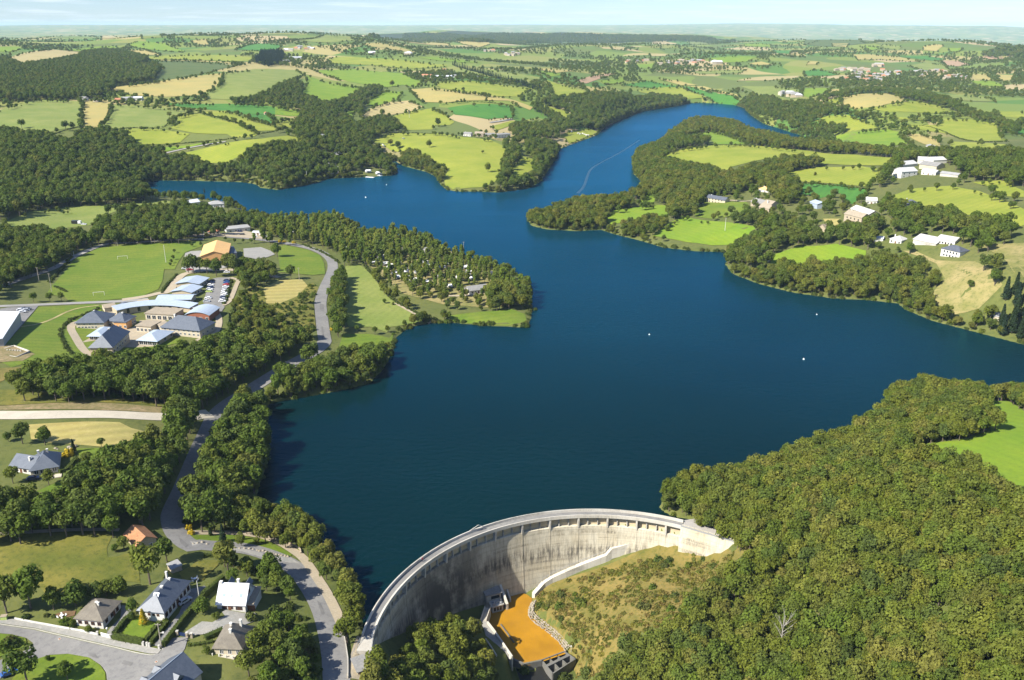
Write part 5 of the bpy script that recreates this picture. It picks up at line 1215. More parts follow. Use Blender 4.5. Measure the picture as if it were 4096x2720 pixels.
# curved main building
cv = ground('S', [(1010,892),(1150,862),(1330,842),(1500,842),(1640,862)], 0)
cl = resample(smooth_line(cv[:, :2], 3), 3.0); cn_ = normals(cl); cz = float(hm(cl[:, 0], cl[:, 1]).min())
e = empty('school_hall', (cl[0][0], cl[0][1], cz), 0, 'long curved school building with sweeping pale blue metal roof', 'school building')
def ribbon(o0, o1, z0, z1a, z1b):
    mb = MB(); k = len(cl)
    for i in range(k):
        a = cl[i] + cn_[i] * o0 - cl[0]; c = cl[i] + cn_[i] * o1 - cl[0]
        mb.v += [(*a, z0), (*a, z1a), (*c, z1b), (*c, z0)]
    for i in range(k - 1):
        for j in range(4): mb.f.append((i*4+j, i*4+(j+1)%4, i*4+4+(j+1)%4, i*4+4+j)[::-1])
    mb.f += [(0,1,2,3), (k*4-1, k*4-2, k*4-3, k*4-4)]
    return mb
ribbon(0, 6.2, -1, 3.8, 4.6).build('wall', M('beige_wall'), e)
mb = MB(); k = len(cl)
for i in range(k):
    a = cl[i] + cn_[i] * -.8 - cl[0]; c = cl[i] + cn_[i] * 6.8 - cl[0]; mb.v += [(*a, 3.75), (*a, 4.05), (*c, 5.0), (*c, 4.65)]
for i in range(k - 1):
    for j in range(4): mb.f.append((i*4+j, i*4+(j+1)%4, i*4+4+(j+1)%4, i*4+4+j)[::-1])
mb.f += [(0,1,2,3), (k*4-1, k*4-2, k*4-3, k*4-4)]; mb.build('roof', M('roof_metal_blue'), e)
for i in range(2, k - 2, 2):
    a = cl[i] - cl[0]; T_ = cl[i+1] - cl[i]; mb = MB(); mb.box(-1.1, 1.1, -.06, .05, .8, 3.4); o = mb.build('window', M('glass'), e); o.location = (a[0], a[1], 0); o.rotation_euler = (0, 0, math.atan2(T_[1], T_[0]))
# canopy, sports hall and its annexe, the white roofed works at the left edge
cp, l_ = oriented('canopy', 'S', (1672,868), (1800,842), None, 'flat white entrance canopy on posts by the turning circle', 'canopy')
mb = MB(); mb.box(-l_/2, l_/2, -1.6, 2.4, 3.0, 3.25); mb.build('roof', M('roof_sheet'), cp)
for x in (-.9, .9):
    for y in (-1.2, 2.0):
        mb = MB(); mb.tube((x * l_/2, y, -1), (x * l_/2, y, 3.0), .12); mb.build('post', M('metal_grey'), cp)
house('sports_hall','large sports hall with ochre gable roof and orange walls','S',(1730,448),(1962,436),34,6.2,3.0,'gy','ochre_wall','roof_ochre',.5,row('f',5,.3,2.6,2.2,.3,.85),None,cat='sports hall',frames=False)
house('annexe','grey flat roofed annexe on the shaded side of the sports hall','S',(1968,395),(2038,392),22,3.6,0,'flat','stone_wall','slate_dark',.2,[],cat='annexe')
wr = ground('S', [(-160,890),(0,862),(180,882),(20,1072),(-160,1085)], 5.0)[:, :2]
c0 = wr.mean(0); e = empty('works_building', (c0[0], c0[1], float(hm(*c0))), 0, 'large works building with flat white roof cut by the left edge', 'building')
pr = [tuple(p - c0) for p in wr]; pr = pr if sum(pr[i-1][0]*pr[i][1]-pr[i][0]*pr[i-1][1] for i in range(len(pr))) > 0 else pr[::-1]
mb = MB(); mb.prism([(x * .985, y * .985) for x, y in pr], -2, 4.8); mb.build('wall', M('roof_sheet'), e)
mb = MB(); mb.prism(pr, 4.8, 5.15); mb.build('roof', M('roof_white'), e)
fr = ground('S', [(0,1180),(120,1150),(255,1205),(140,1245),(0,1215)])
e = empty('foundation', tuple(fr[1]), 0, 'unfinished white block foundation walls on bare earth', 'foundation')
for k, (a, b_) in enumerate(((0,1),(1,2),(2,3),(3,4))):
    mb = MB(); wall_line(mb, [fr[a][:2] - fr[1][:2], fr[b_][:2] - fr[1][:2]], .5, .7, 1, 3, zfix=0); mb.build('block_wall', M('concrete_pale'), e)
for k in range(6):
    mb = MB(); p = fr[0].lerp(fr[2], .2 + k * .1) if hasattr(fr[0], 'lerp') else fr[0] + (fr[2] - fr[0]) * (.25 + k * .09); p = p - fr[1]; mb.box(p[0]-.3, p[0]+.3, p[1]-.3, p[1]+.3, -1, .9); mb.build('pillar', M('concrete_pale'), e)
patch('bare_ground', M('bare_earth'), ground('S', [(-60,1140),(60,1135),(180,1160),(300,1220),(200,1275),(0,1290),(-60,1280)])[:, :2], .18, 2.0, 'bare earth building plot at the left edge', cat='building plot')

# --- hamlets and farms
def simple(name, label, t, A, B, depth, h, rise, roof, wm, rm, nf=3, ns=1, cat='house', chim=True, group=None, at=0.0):
    wins = row('f', nf, 1.0, 1.0, 1.2, .18, .82) + row('r', ns, 1.0, 1.0, 1.2, .3, .7) if nf else []
    if nf and h > 4.5: wins += row('f', nf, 3.4, 1.0, 1.2, .18, .82)
    return house(name, label, t, A, B, depth, h, rise, roof, wm, rm, .35, wins, ('f', .5, 1.1, 2.1) if nf else None, [(.15, .5, .8, .8)] if chim else (), cat=cat, group=group, frames=False, at=at)
simple('hamlet_house','long house with dark slate roof at the left end of the lakeside hamlet','D',(872,362),(960,366),7,4.6,2.4,'gx','cream_wall','slate_dark',5)
simple('hamlet_house','small pale roofed cottage behind the left hamlet house','D',(925,316),(958,320),8,3.4,2.4,'gy','stone_wall','roof_beige',1)
simple('hamlet_house','grey roofed house half hidden by trees at the back of the hamlet','D',(1032,288),(1062,292),9,3.6,2.6,'gy','white_wall','roof_pale',2)
simple('hamlet_house','house with orange brown roof and white terrace in the hamlet','D',(1118,312),(1176,318),8,3.0,2.2,'hip','white_wall','roof_ochre',3)
simple('stone_house','old stone house with grey roof in the middle of the hamlet','D',(1080,380),(1150,384),8,4.0,2.8,'gx','stone_wall','roof_grey',3)
simple('stone_house','stone barn in front of the old stone house','D',(1118,402),(1165,408),7,3.4,2.4,'gx','stone_wall','roof_beige',1,0,'barn',False)
simple('stone_house','tall stone house at the right of the hamlet lane','D',(1172,402),(1212,390),9,4.8,2.8,'gy','stone_wall','roof_beige',2)
simple('shed','blue grey metal barn among trees right of the hamlet','D',(1390,394),(1440,388),12,4.0,1.6,'gy','roof_metal_blue','roof_metal_blue',0,0,'barn',False)
simple('stone_house','big old stone farmhouse with small windows','D',(1515,452),(1598,462),9,6.2,2.8,'gx','stone_wall','roof_beige',4)
simple('stone_house','long stone barn behind the big stone farmhouse','D',(1545,420),(1632,434),10,5.0,2.6,'gx','cream_wall','roof_pale',2,0,'barn',False)
simple('hamlet_house','white roofed cottage beside the tree belt','D',(1620,372),(1672,366),7,3.4,2.2,'gx','white_wall','roof_pale',2)
simple('slate_house','isolated house with steep blue slate roof in the field','D',(1782,386),(1842,388),10,3.2,3.4,'hip','white_wall','slate_dark',3)
simple('stone_hut','small stone hut with grey gable roof in the trees','D',(1394,498),(1428,500),7,3.2,2.6,'gy','stone_wall','roof_beige',1,0,'hut',False)
simple('barn','big barn with pale grey sheet roof','D',(1838,562),(1948,566),18,4.2,2.6,'gx','concrete_pale','roof_pale',0,0,'barn',False)
simple('barn','long low white barn joined to the grey roofed barn','D',(1950,556),(2036,560),11,3.8,1.8,'gx','white_wall','roof_pale',5,0,'barn',False)
simple('hamlet_house','white roofed cottage left of the big grey barn','D',(1730,552),(1785,556),9,3.2,2.2,'hip','white_wall','roof_pale',2)
simple('shed','white shed among the trees left of the big grey barn','D',(1656,546),(1700,544),6,2.8,1.0,'gx','white_wall','roof_white',0,0,'shed',False)
simple('slate_house','two storey white house with slate roof and balconies by the dry field','D',(1968,614),(2058,620),10,5.4,2.6,'hip','white_wall','slate_dark',5,2)
simple('cabin','small cabin on the wooded lakeshore','D',(1126,642),(1165,642),6,2.6,1.4,'gx','white_wall','roof_grey',1,0,'cabin',False)
simple('shed','small pale shed among conifers at the right edge','D',(2215,916),(2250,920),7,2.8,1.4,'gx','cream_wall','roof_sheet',0,0,'shed',False)
simple('farm_building','white farm barn with big pale roof at the left of the farmyard','D',(1788,210),(1862,190),12,4.5,2.6,'gx','white_wall','roof_pale',0,0,'farm building',False)
simple('farm_building','tall white farmhouse at the front of the farmyard','D',(1784,250),(1860,234),12,6.0,3.0,'gx','white_wall','roof_pale',3,1,'farmhouse')
simple('farm_building','long grey roofed barn in the middle of the farmyard','D',(1868,205),(1950,210),14,4.5,2.8,'gx','cream_wall','roof_grey',0,0,'farm building',False)
simple('farm_building','pale barn with open front below the grey roofed barn','D',(1878,232),(1946,236),8,3.6,1.8,'gx','white_wall','roof_pale',2,0,'farm building',False)
simple('farm_building','white roofed barn at the back right of the farmyard','D',(1935,186),(1998,178),14,4.2,2.4,'gx','white_wall','roof_pale',0,0,'farm building',False)
simple('farm_building','pale roofed barn at the back of the farmyard','D',(1862,182),(1928,178),12,4.2,2.4,'gx','white_wall','roof_pale',0,0,'farm building',False)
simple('shed','long grey shed right of the white farm','D',(1966,240),(2050,246),8,3.0,1.4,'gx','concrete_pale','roof_sheet',0,0,'shed',False)
simple('shed','low pale sheds half hidden by the tree belt beyond the white farm','D',(1900,106),(1985,120),9,3,1.4,'gx','concrete_pale','roof_sheet',0,0,'shed',False)
# across the lake, left of centre
simple('white_house','white house with steep pale roof above the lakeside camp','B',(270,800),(338,812),9,4.0,3.6,'gx','white_wall','roof_white',3)
simple('cabin','small white cabin with steep gable in the lakeside camp','B',(524,950),(556,946),7,3.2,3.2,'gy','white_wall','roof_sheet',1,0,'cabin',False)
simple('camp_house','pale camp building with grey roof near the beach','B',(362,995),(412,992),8,3.4,2.0,'gx','white_wall','roof_sheet',3,1,'camp building',False)
simple('camp_house','low white camp building left of the beach','B',(330,998),(372,1002),6,2.8,1.2,'gx','white_wall','roof_white',2,0,'camp building',False)
simple('camp_house','white camp building on the road behind the trees','B',(95,962),(165,962),7,3.0,1.2,'gx','white_wall','roof_white',3,0,'camp building',False)
simple('camp_house','camp hut with rusty red roof beside the little inlet','B',(690,962),(722,965),6,2.8,2.4,'gy','cream_wall','roof_red',1,0,'camp hut',False)
simple('camp_house','long pale camp hall behind the trees','B',(330,938),(430,925),7,3.0,1.2,'gx','white_wall','roof_sheet',3,0,'camp building',False)
simple('hamlet_house','stone house with pale roof above the big sunny meadow','B',(1348,785),(1405,788),9,4.5,2.4,'gx','stone_wall','roof_beige',2)
simple('hamlet_house','long low house between the two stone houses above the meadow','B',(1420,788),(1485,790),8,3.6,2.0,'gx','cream_wall','roof_grey',3)
simple('hamlet_house','large pale flat roofed house above the meadow','B',(1500,798),(1588,796),10,6.0,.6,'shed','white_wall','roof_grey',4,1)
simple('hamlet_house','small white house at the left of the meadow hamlet','B',(1270,782),(1320,786),8,3.4,2.2,'gx','white_wall','roof_grey',2)
for k, (A_, B_, dd, hh, rr, ro, wm, rm, lb) in enumerate([
    ((985,388),(1050,390),10,5,2.6,'gx','cream_wall','roof_red','farmhouse with red tiled roof at the left of the hilltop farm'),
    ((1080,394),(1190,396),14,4.5,2.4,'gx','white_wall','roof_white','long white roofed barn of the hilltop farm'),
    ((1195,388),(1225,388),10,4,2.2,'gx','white_wall','roof_sheet','small white barn right of the long white barn on the hilltop farm'),
    ((1312,392),(1370,394),10,3.6,1.8,'gx','white_wall','roof_white','white barn at the right end of the hilltop farm'),
    ((1120,345),(1150,345),8,4,2.2,'gx','cream_wall','roof_red','small tiled house behind the hilltop farm')]):
    simple('farm_building', lb, 'B', A_, B_, dd, hh, rr, ro, wm, rm, 3 if k in (0, 4) else 0, 0, 'farm building', False)
for k, (A_, B_, dd, wm, rm, lb) in enumerate([
    ((568,586),(618,588),12,'white_wall','roof_grey','left cottage of the farm above the striped field'),
    ((678,594),(716,594),12,'white_wall','roof_red','white gabled farmhouse above the striped field'),
    ((835,598),(880,598),10,'brick_red','roof_red','red roofed shed of the farm above the striped field'),
    ((884,590),(965,588),14,'white_wall','roof_sheet','white barn with dark opening above the pale olive field'),
    ((965,586),(1030,586),14,'white_wall','roof_white','long white barn at the right end of the farm above the olive field'),
    ((1945,312),(1985,312),14,'white_wall','roof_red','white gabled house beside the conifers on the left ridge'),
    ((2050,308),(2110,306),14,'white_wall','roof_grey','grey roofed house right of the conifers on the left ridge'),
    ((2105,283),(2195,283),24,'white_wall','roof_white','long white hall on the left ridge')]):
    simple('farm_building', lb, 'A', A_, B_, dd, 4.2, 2.2, 'gx' if k != 1 and k != 5 else 'gy', wm, rm, 2, 0, 'farm building', False)
simple('stone_hut','tiny stone hut in the small bright green corner field','A',(1925,690),(1950,690),6,3,1.6,'gy','stone_wall','roof_tile',0,0,'hut',False)
simple('camp_house','white roofed building on the wooded point with boats','A',(1368,1352),(1455,1345),10,3.4,2.2,'gx','white_wall','roof_white',3,0,'camp building',False)
simple('camp_house','white building with slate roof on the wooded point with boats','A',(1515,1362),(1630,1362),11,3.6,2.4,'hip','white_wall','roof_sheet',4,1,'camp building',False)
# campsite entrance buildings
simple('camp_house','flat grey roofed reception building of the campsite','S',(1945,172),(2150,160),12,3.2,0,'flat','white_wall','roof_sheet',4,1,'camp building',False)
simple('camp_house','small white hut by the road behind the sports hall','S',(1660,195),(1755,193),5,2.6,.8,'gx','white_wall','roof_white',3,0,'camp building',False)
simple('camp_house','long low white hut beside the campsite road','S',(1790,190),(1890,186),5,2.6,1.0,'gx','white_wall','roof_red',3,0,'camp building',False)
simple('camp_house','white cabin right of the campsite reception','S',(2170,196),(2260,200),5,2.6,.8,'gx','white_wall','roof_white',2,0,'camp building',False)
simple('camp_house','white cabin with pale roof among the campsite poplars','K',(440,268),(500,272),6,2.8,1.4,'gx','white_wall','roof_sheet',2,0,'camp building',False)
simple('camp_house','white cabin between poplars near the campsite entrance','K',(298,252),(335,256),6,2.8,1.4,'gx','white_wall','roof_white',1,0,'camp building',False)
simple('chalet','campsite chalet with grey roof and white pillars','K',(1775,728),(1910,712),9,2.9,2.0,'gx','white_wall','roof_grey',5,2,'chalet',False)
simple('camp_house','steep pale tent roofed camp hall near the lakeside','K',(1470,440),(1520,436),9,2.6,2.8,'gx','roof_sheet','roof_sheet',0,0,'camp hall',False)
# ------------------------------------------------------------------ far villages: each house a thing with walls and roof
def far_cluster(name, n, t, ell, size, group, labels, seed, roofs=('roof_red', 'roof_beige', 'roof_grey', 'roof_sheet', 'roof_beige')):
    r = random.Random(seed); done = []
    for k in range(n):
        for _ in range(40):
            ex, ey, rx, ry = ell[r.randrange(len(ell))]
            a, q = r.uniform(0, 6.28), math.sqrt(r.random())
            p = (ex + rx * q * math.cos(a), ey + ry * q * math.sin(a))
            if all(abs(p[0] - d[0]) > 9 or abs(p[1] - d[1]) > 2.5 for d in done): break
        done.append(p)
        g = ground(t, [p])[0]; L = size * r.uniform(.75, 1.5); d = size * r.uniform(.6, .9); h = size * r.uniform(.35, .55)
        rise = size * r.uniform(.18, .3); roof = r.choice(['gx', 'gx', 'gx', 'hip'])
        e = empty(name, (g[0], g[1], g[2] - .3), r.uniform(-.5, .5), labels[k % len(labels)], 'house', group)
        shell(L, d, h, 2, rise, roof).build('wall', M(r.choice(['stone_wall', 'cream_wall', 'beige_wall', 'beige_wall'])), e)
        roofmesh(L, d, h, rise, roof, .4).build('roof', M(r.choice(roofs)), e)
        KEEP.append((g[0], g[1], size * .8))
KEEP = []
for o in list(scene.objects):
    if o.type == 'EMPTY' and o.parent is None and o.get('category') and '_L' in o:
        v = o.matrix_basis @ Vector((0, 5, 0)); KEEP.append((v.x, v.y, o['_L'] / 2 + 3)); del o['_L']
far_cluster('village_house', 76, 'C', [(1600,290,150,28),(1500,300,120,25),(1750,290,120,18),(1870,275,80,12),(1560,310,130,22),(1450,265,80,8),(2000,310,60,12)], 11, 'houses of the far village on the right plain', ['small pale house with tiled roof in the far village at upper right'], 3)
far_cluster('village_house', 6, 'C', [(1590,243,40,5)], 12, 'pale houses on the field above the far village', ['pale house standing in the field just above the far village'], 4)
far_cluster('hamlet_house', 20, 'C', [(365,218,40,8),(560,222,70,9),(640,225,50,8),(480,235,60,6),(280,225,20,4)], 12, 'houses of the hamlet on the far plain', ['pale house of the hamlet on the far plain beyond the end of the lake'], 5)
far_cluster('hamlet_house', 12, 'B', [(1440,215,50,5),(1590,235,60,10)], 12, 'houses far behind the emerald field', ['tiny pale house in the far hamlet below the blue ridge'], 6)
far_cluster('hamlet_house', 10, 'B', [(170,195,70,8),(235,200,40,6),(90,210,20,4)], 12, 'houses on the far left ridge', ['pale house of the hamlet on the far left ridge'], 8, ('roof_sheet', 'roof_red', 'roof_white'))
far_cluster('farm_building', 4, 'B', [(660,232,20,3),(895,238,25,3)], 15, 'white barns beyond the bright ridge field', ['white barn beyond the bright ridge field'], 9, ('roof_white', 'roof_sheet'))
far_cluster('farm_building', 8, 'C', [(1160,402,55,5),(1110,395,30,4)], 12, 'buildings of the farm with silos', ['building of the farm with silos beyond the lake'], 10, ('roof_sheet', 'roof_grey', 'roof_white'))
far_cluster('camp_house', 10, 'B', [(2010,590,80,20)], 7, 'white cabins in the far shore wood', ['white cabin among trees of the far shore wood'], 11, ('roof_white', 'roof_sheet'))
far_cluster('farm_building', 2, 'C', [(740,236,32,2)], 20, 'long white sheds on the far plain', ['long white shed beside the straw patch on the far plain'], 12, ('roof_white',))
for k, p in enumerate([(1085,400),(1095,398)]):
    g = ground('C', [p])[0]; mb = MB(); mb.tube((g[0], g[1], g[2] - 1), (g[0], g[1], g[2] + 10), 3, 3, 12); mb.ball((g[0], g[1], g[2] + 10), 3, 1.4, 12, 5)
    tag(mb.build('silo', M('roof_sheet')), ['left pale silo of the far farm', 'right pale silo of the far farm'][k], 'silo', 'silos of the far farm')

# ------------------------------------------------------------------ cars and caravans
def car_protos():
    out = {}
    prof = [(-2.1,.35),(-2.1,.85),(-1.75,.95),(-1.35,1.42),(.45,1.45),(1.05,.98),(2.0,.82),(2.1,.6),(2.1,.35)]
    mb = MB(); n = len(prof)
    for y in (-.82, .82): mb.v += [(x, y * (1 if z < 1.1 else .82), z) for x, z in prof]
    mb.f = [tuple(range(n)), tuple(range(n, 2 * n))[::-1]] + [(i, n + i, n + (i + 1) % n, (i + 1) % n) for i in range(n)]
    out['body'] = mb
    gb = MB()
    gb.add([(-1.70,-.6,1.0),(-1.70,.6,1.0),(-1.40,.55,1.39),(-1.40,-.55,1.39)], [(0,1,2,3)])
    gb.v = [(x - .03, y, z + .02) for x, y, z in gb.v]
    gb.add([(.50,-.55,1.44),(.50,.55,1.44),(1.03,.66,1.02),(1.03,-.66,1.02)], [(0,3,2,1)]); gb.v[4:] = [(x + .02, y, z + .03) for x, y, z in gb.v[4:]]
    for s in (-1, 1): gb.add([(-1.5,s*.845,.98),(.85,s*.845,.98),(.35,s*.705,1.38),(-1.25,s*.705,1.38)], [(0,1,2,3) if s < 0 else (3,2,1,0)])
    out['window'] = gb
    w = MB(); w.tube((0,-.1,0),(0,.1,0),.32,.32,10); out['wheel'] = w
    return out
_cp = car_protos(); CARM = {}
def car(p, rz, paint, label, group=None):
    e = empty('parked_car', p, rz, label, 'car', group)
    def part(nm, m, x=0, y=0, z=0):
        key = (nm, m)
        if key not in CARM:
            me = bpy.data.meshes.new(nm); me.from_pydata(_cp[nm].v, [], _cp[nm].f); me.materials.append(M(m)); CARM[key] = me
        o = bpy.data.objects.new(nm, CARM[key]); o.location = (x, y, z); link(o, e)
    part('body', 'paint_' + paint); part('window', 'glass')
    for x in (-1.3, 1.3):
        for y in (-.76, .76): part('wheel', 'tyre', x, y, .32)
ORD = ['first', 'second', 'third', 'fourth', 'fifth', 'sixth', 'seventh', 'eighth', 'ninth', 'tenth', 'eleventh', 'twelfth']
def cars(t, spots, names, fmt, group, rz=0.0):
    g = ground(t, spots)
    for k, (p, c) in enumerate(zip(g, names)):
        car((p[0], p[1], p[2] + .17), rz + random.uniform(-.06, .06) + (math.pi if random.random() < .4 else 0), c, fmt % (c.replace('_', ' '), ORD[k]), group)
cars('S', [(1818,594),(1815,608),(1808,630),(1806,650),(1800,667),(1796,687),(1788,742),(1776,770)], ['black','dark_blue','white','dark_blue','white','green','white','silver'], '%s car, %s from the far end, left row of the school car park', 'cars in the school car park')
cars('S', [(1948,592),(1946,608),(1944,628),(1940,646),(1937,663),(1932,680),(1928,698),(1926,716),(1918,735),(1915,752),(1910,770)], ['dark_blue','blue','red','white','silver','white','white','white','dark_blue','silver','white'], '%s car, %s from the far end, right row of the school car park', 'cars in the school car park')
cars('S', [(180,845),(205,836),(222,850),(190,862),(240,838)], ['white','grey','silver','white','grey'], '%s car, %s of those parked behind the white works roof', 'cars behind the works building', .4)
cars('S', [(1588,488),(1630,500)], ['white','red'], '%s car, %s of two parked under trees by the sports hall', 'cars by the sports hall', .3)
cars('S', [(1950,520),(2060,170),(2190,215),(2300,210),(2080,195)], ['white','dark_blue','white','silver','black'], '%s car, %s of those scattered between car park and campsite entrance', 'cars near the campsite entrance', .1)
for t, p, rz, c, lb in [('L',(1612,895),1.0,'silver','silver saloon car in the shaded driveway of the long villa'), ('J',(278,1192),.35,'dark_blue','dark blue car parked below the terrace of the blue slate house'),
                        ('L',(88,1522),.7,'blue','blue car half hidden by the tree at the bottom left corner'), ('S',(1180,254),.05,'dark_blue','dark car driving on the road behind the football pitch'),
                        ('S',(722,108),0,'white','white car in the meadow beside the dark trailer'), ('S',(2072,800-8),0,'white','white car stopped at the end of the school lane'), ('J',(440,1118),0,'white','white car at the terrace of the blue slate house')]:
    if p == (2072, 792): continue
    g = ground(t, [p])[0]; car((g[0], g[1], g[2] + .2), rz, c, lb)
g = ground('S', [(672,100)])[0]; e = empty('trailer', tuple(g), 0, 'dark livestock trailer with white cab in the meadow', 'trailer')
mb = MB(); mb.box(-5, 0, -1.3, 1.3, .7, 3.2); mb.build('box', M('paint_black'), e); mb = MB(); mb.box(.2, 2.6, -1.2, 1.2, .6, 2.9); mb.build('cab', M('paint_white'), e)
for x in (-4, -3, 1.4):
    for y in (-1.2, 1.2):
        mb = MB(); mb.tube((x, y - .15, .5), (x, y + .15, .5), .5, .5, 10); mb.build('wheel', M('tyre'), e)
g = ground('S', [(1072,806)])[0]; e = empty('van', (g[0], g[1], g[2] + .15), 1.2, 'grey delivery van on the service yard behind the curved school roof', 'van')
mb = MB(); mb.box(-2.6, 1.4, -1, 1, .4, 2.5); mb.add([(1.4,-1,.4),(2.6,-1,.4),(2.6,-1,1.2),(1.4,-1,2.4),(1.4,1,.4),(2.6,1,.4),(2.6,1,1.2),(1.4,1,2.4)], [(0,1,2,3),(7,6,5,4),(1,5,6,2),(2,6,7,3)]); mb.build('body', M('paint_grey'), e)
mb = MB(); mb.add([(1.45,-.85,2.36),(1.45,.85,2.36),(2.5,.85,1.32),(2.5,-.85,1.32)], [(0,3,2,1)]); mb.build('windscreen', M('glass'), e)
for x in (-1.6, 1.7):
    for y in (-.95, .95):
        mb = MB(); mb.tube((x, y - .12, .38), (x, y + .12, .38), .38, .38, 10); mb.build('wheel', M('tyre'), e)
CVM = {}
def caravan(p, rz, label, group, s=1.0):
    e = empty('caravan', p, rz, label, 'caravan', group); e.scale = (s, s, s)
    def part(nm, m, bld, loc_=(0, 0, 0)):
        if nm not in CVM:
            mb = MB(); bld(mb); me = bpy.data.meshes.new(nm); me.from_pydata(mb.v, [], mb.f); me.materials.append(M(m)); CVM[nm] = me
        o = bpy.data.objects.new(nm, CVM[nm]); o.location = loc_; link(o, e)
    def body(mb):
        prof = [(-2.6,.5),(-2.75,1.6),(-2.3,2.55),(2.2,2.6),(2.7,1.7),(2.55,.5)]; n = len(prof)
        for y in (-1.1, 1.1): mb.v += [(x, y, z) for x, z in prof]
        mb.f = [tuple(range(n)), tuple(range(n, 2*n))[::-1]] + [(i, n + i, n + (i+1) % n, (i+1) % n) for i in range(n)]
    part('body', 'caravan_white', body)
    part('window', 'glass', lambda mb: (mb.box(-1.9, -.7, -1.14, -1.08, 1.4, 2.05), mb.box(.5, 1.8, -1.14, -1.08, 1.4, 2.05)))
    part('door', 'caravan_trim', lambda mb: mb.box(-.4, .2, -1.14, -1.08, .55, 2.2))
    part('awning', 'cloth_white', lambda mb: mb.add([(-2.2,-1.1,2.4),(2.2,-1.1,2.4),(2.2,-3.0,2.0),(-2.2,-3.0,2.0),(-2.2,-1.1,2.46),(2.2,-1.1,2.46),(2.2,-3.0,2.06),(-2.2,-3.0,2.06)], [(0,1,2,3),(7,6,5,4),(2,6,7,3),(1,5,6,2),(3,7,4,0)]))
    part('wheel', 'tyre', lambda mb: mb.tube((0,-1.12,.33),(0,-.95,.33),.33,.33,10))
cvs = [(1140,458),(1188,478),(1050,462),(1172,512),(1200,542),(1232,577),(1258,607),(1300,548),(1308,572),(1352,607),(1400,572),(1490,522),(1482,552),(1530,512),(1620,512),(1742,537),(1775,567),(1802,617),(1830,517),(1908,527),(1945,582),(1260,507),(1382,517),(1090,502),(1632,672),(1700,607),(1396,627),(900,392),(1285,407),(1562,447),(1020,450),(1125,470),(1210,520),(1450,505),(1580,540),(1690,560),(1760,590),(1330,640),(1480,640),(1560,600)]
for k, p in enumerate(ground('K', cvs)):
    caravan((p[0], p[1], p[2] + .1), random.choice([0, 0, .3, 1.2, -.4]), 'white caravan among the tree rows of the lakeside campsite', 'caravans on the lakeside campsite', random.uniform(.75, 1.05))
cvs = [(100,958),(150,955),(340,922),(422,907),(366,988),(430,1003),(592,972),(440,905),(470,940),(560,985),(610,950),(650,965),(480,1000),(700,1043),(630,1030),(500,920)]
for k, p in enumerate(ground('B', cvs)):
    caravan((p[0], p[1], p[2] + .1), random.choice([0, .4, -.5]), 'white mobile home among trees of the camp across the lake', 'mobile homes of the camp across the lake', 1.35)
cvs = [(640,40+880),(1070,78+10),(1220,155),(1360,80),(1420,152),(1580,158),(830,200)]
for k, p in enumerate(ground('S', [(1070,84),(1222,158),(1358,82),(1415,155),(1582,160)])):
    caravan((p[0], p[1], p[2] + .3), random.uniform(-.5, .5), 'white caravan in the wood behind the football pitch', 'caravans in the wood behind the football pitch', 1.4)

# ------------------------------------------------------------------ poles, goals, signs, rocks, buoys, boats, people
def pole(t, base, h, m, label, r=.16, lamp=False, arm=True, group=None, nm='utility_pole'):
    g = ground(t, [base])[0]; e = empty(nm, tuple(g), 0, label, 'utility pole' if nm == 'utility_pole' else 'street lamp', group)
    mb = MB(); mb.tube((0, 0, -.8), (0, 0, h), r, r * .6, 7); mb.build('pole', M(m), e)
    if lamp:
        mb = MB()
        if lamp == 'globe': mb.ball((0, 0, h + .28), .32, .32, 10, 6)
        else: mb.tube((0, 0, h * .62), (1.1, -.3, h * .66), .05); mb.box(.9, 1.5, -.5, -.15, h * .65, h * .69)
        mb.build('lamp_head', M('white_wall'), e)
    if arm:
        mb = MB(); mb.box(-.8, .8, -.06, .06, h - .45, h - .33)
        for x in (-.7, 0, .7): mb.tube((x, 0, h - .33), (x, 0, h - .1), .05)
        mb.build('crossarm', M('timber_pole'), e)
pole('L', (1410,1292), 8.2, 'timber_pole', 'tall brown lattice pole with a lamp at the estate gate', .2, 'arm', True)
pole('L', (1737,862), 6.4, 'concrete_pole', 'pale pole beside the hedge and driveway of the long villa', .16, False, False)
pole('L', (945,1192), 2.6, 'metal_grey', 'white globe lamp by the bungalow gate', .07, 'globe', False, nm='street_lamp')
for k, (t, p, h, m, lb) in enumerate([('S',(636,376),11,'concrete_pole','thick white pole by the farm track left of the pitch'), ('S',(446,682),12,'timber_pole','slim pole at the near left corner of the football pitch'),
    ('S',(1426,432),13,'concrete_pole','thin floodlight mast on the right side of the football pitch'), ('S',(336,586),9,'timber_pole','brown pole by the farm track at far left'),
    ('S',(1010,292),9,'timber_pole','brown pole at the far left corner of the football pitch'), ('S',(1300,272),10,'timber_pole','brown pole behind the far goal'),
    ('S',(1400,220),9,'concrete_pole','white pole on the road behind the football pitch'), ('S',(1345,226),6,'timber_pole','short pole left of the white pole behind the pitch'),
    ('S',(1635,206),7,'timber_pole','brown pole by the road behind the sports hall'), ('S',(1835,192),8,'timber_pole','brown pole beside the campsite reception'),
    ('K',(541,622),9,'timber_pole','brown pole beside the lane below the curved lawn'), ('K',(1735,440),11,'timber_pole','dark pole on the lakeside of the campsite'),
    ('K',(1290,475),10,'timber_pole','brown pole in the middle of the campsite'), ('B',(906,662),16,'concrete_pole','thin pole in the bright yellow green field'),
    ('B',(811,757),11,'concrete_pole','white post above the big sunny meadow'), ('B',(218,1102),14,'concrete_pole','white pole on the shore of the camp'), ('D',(960,496),11,'concrete_pole','thin pole in the bright field below the hamlet'),
    ('D',(530,370+40),8,'timber_pole','short pole on the spit'),]):
    if lb.endswith('spit'): continue
    pole(t, p, h, m, lb, .2, False, k not in (2, 14, 15))
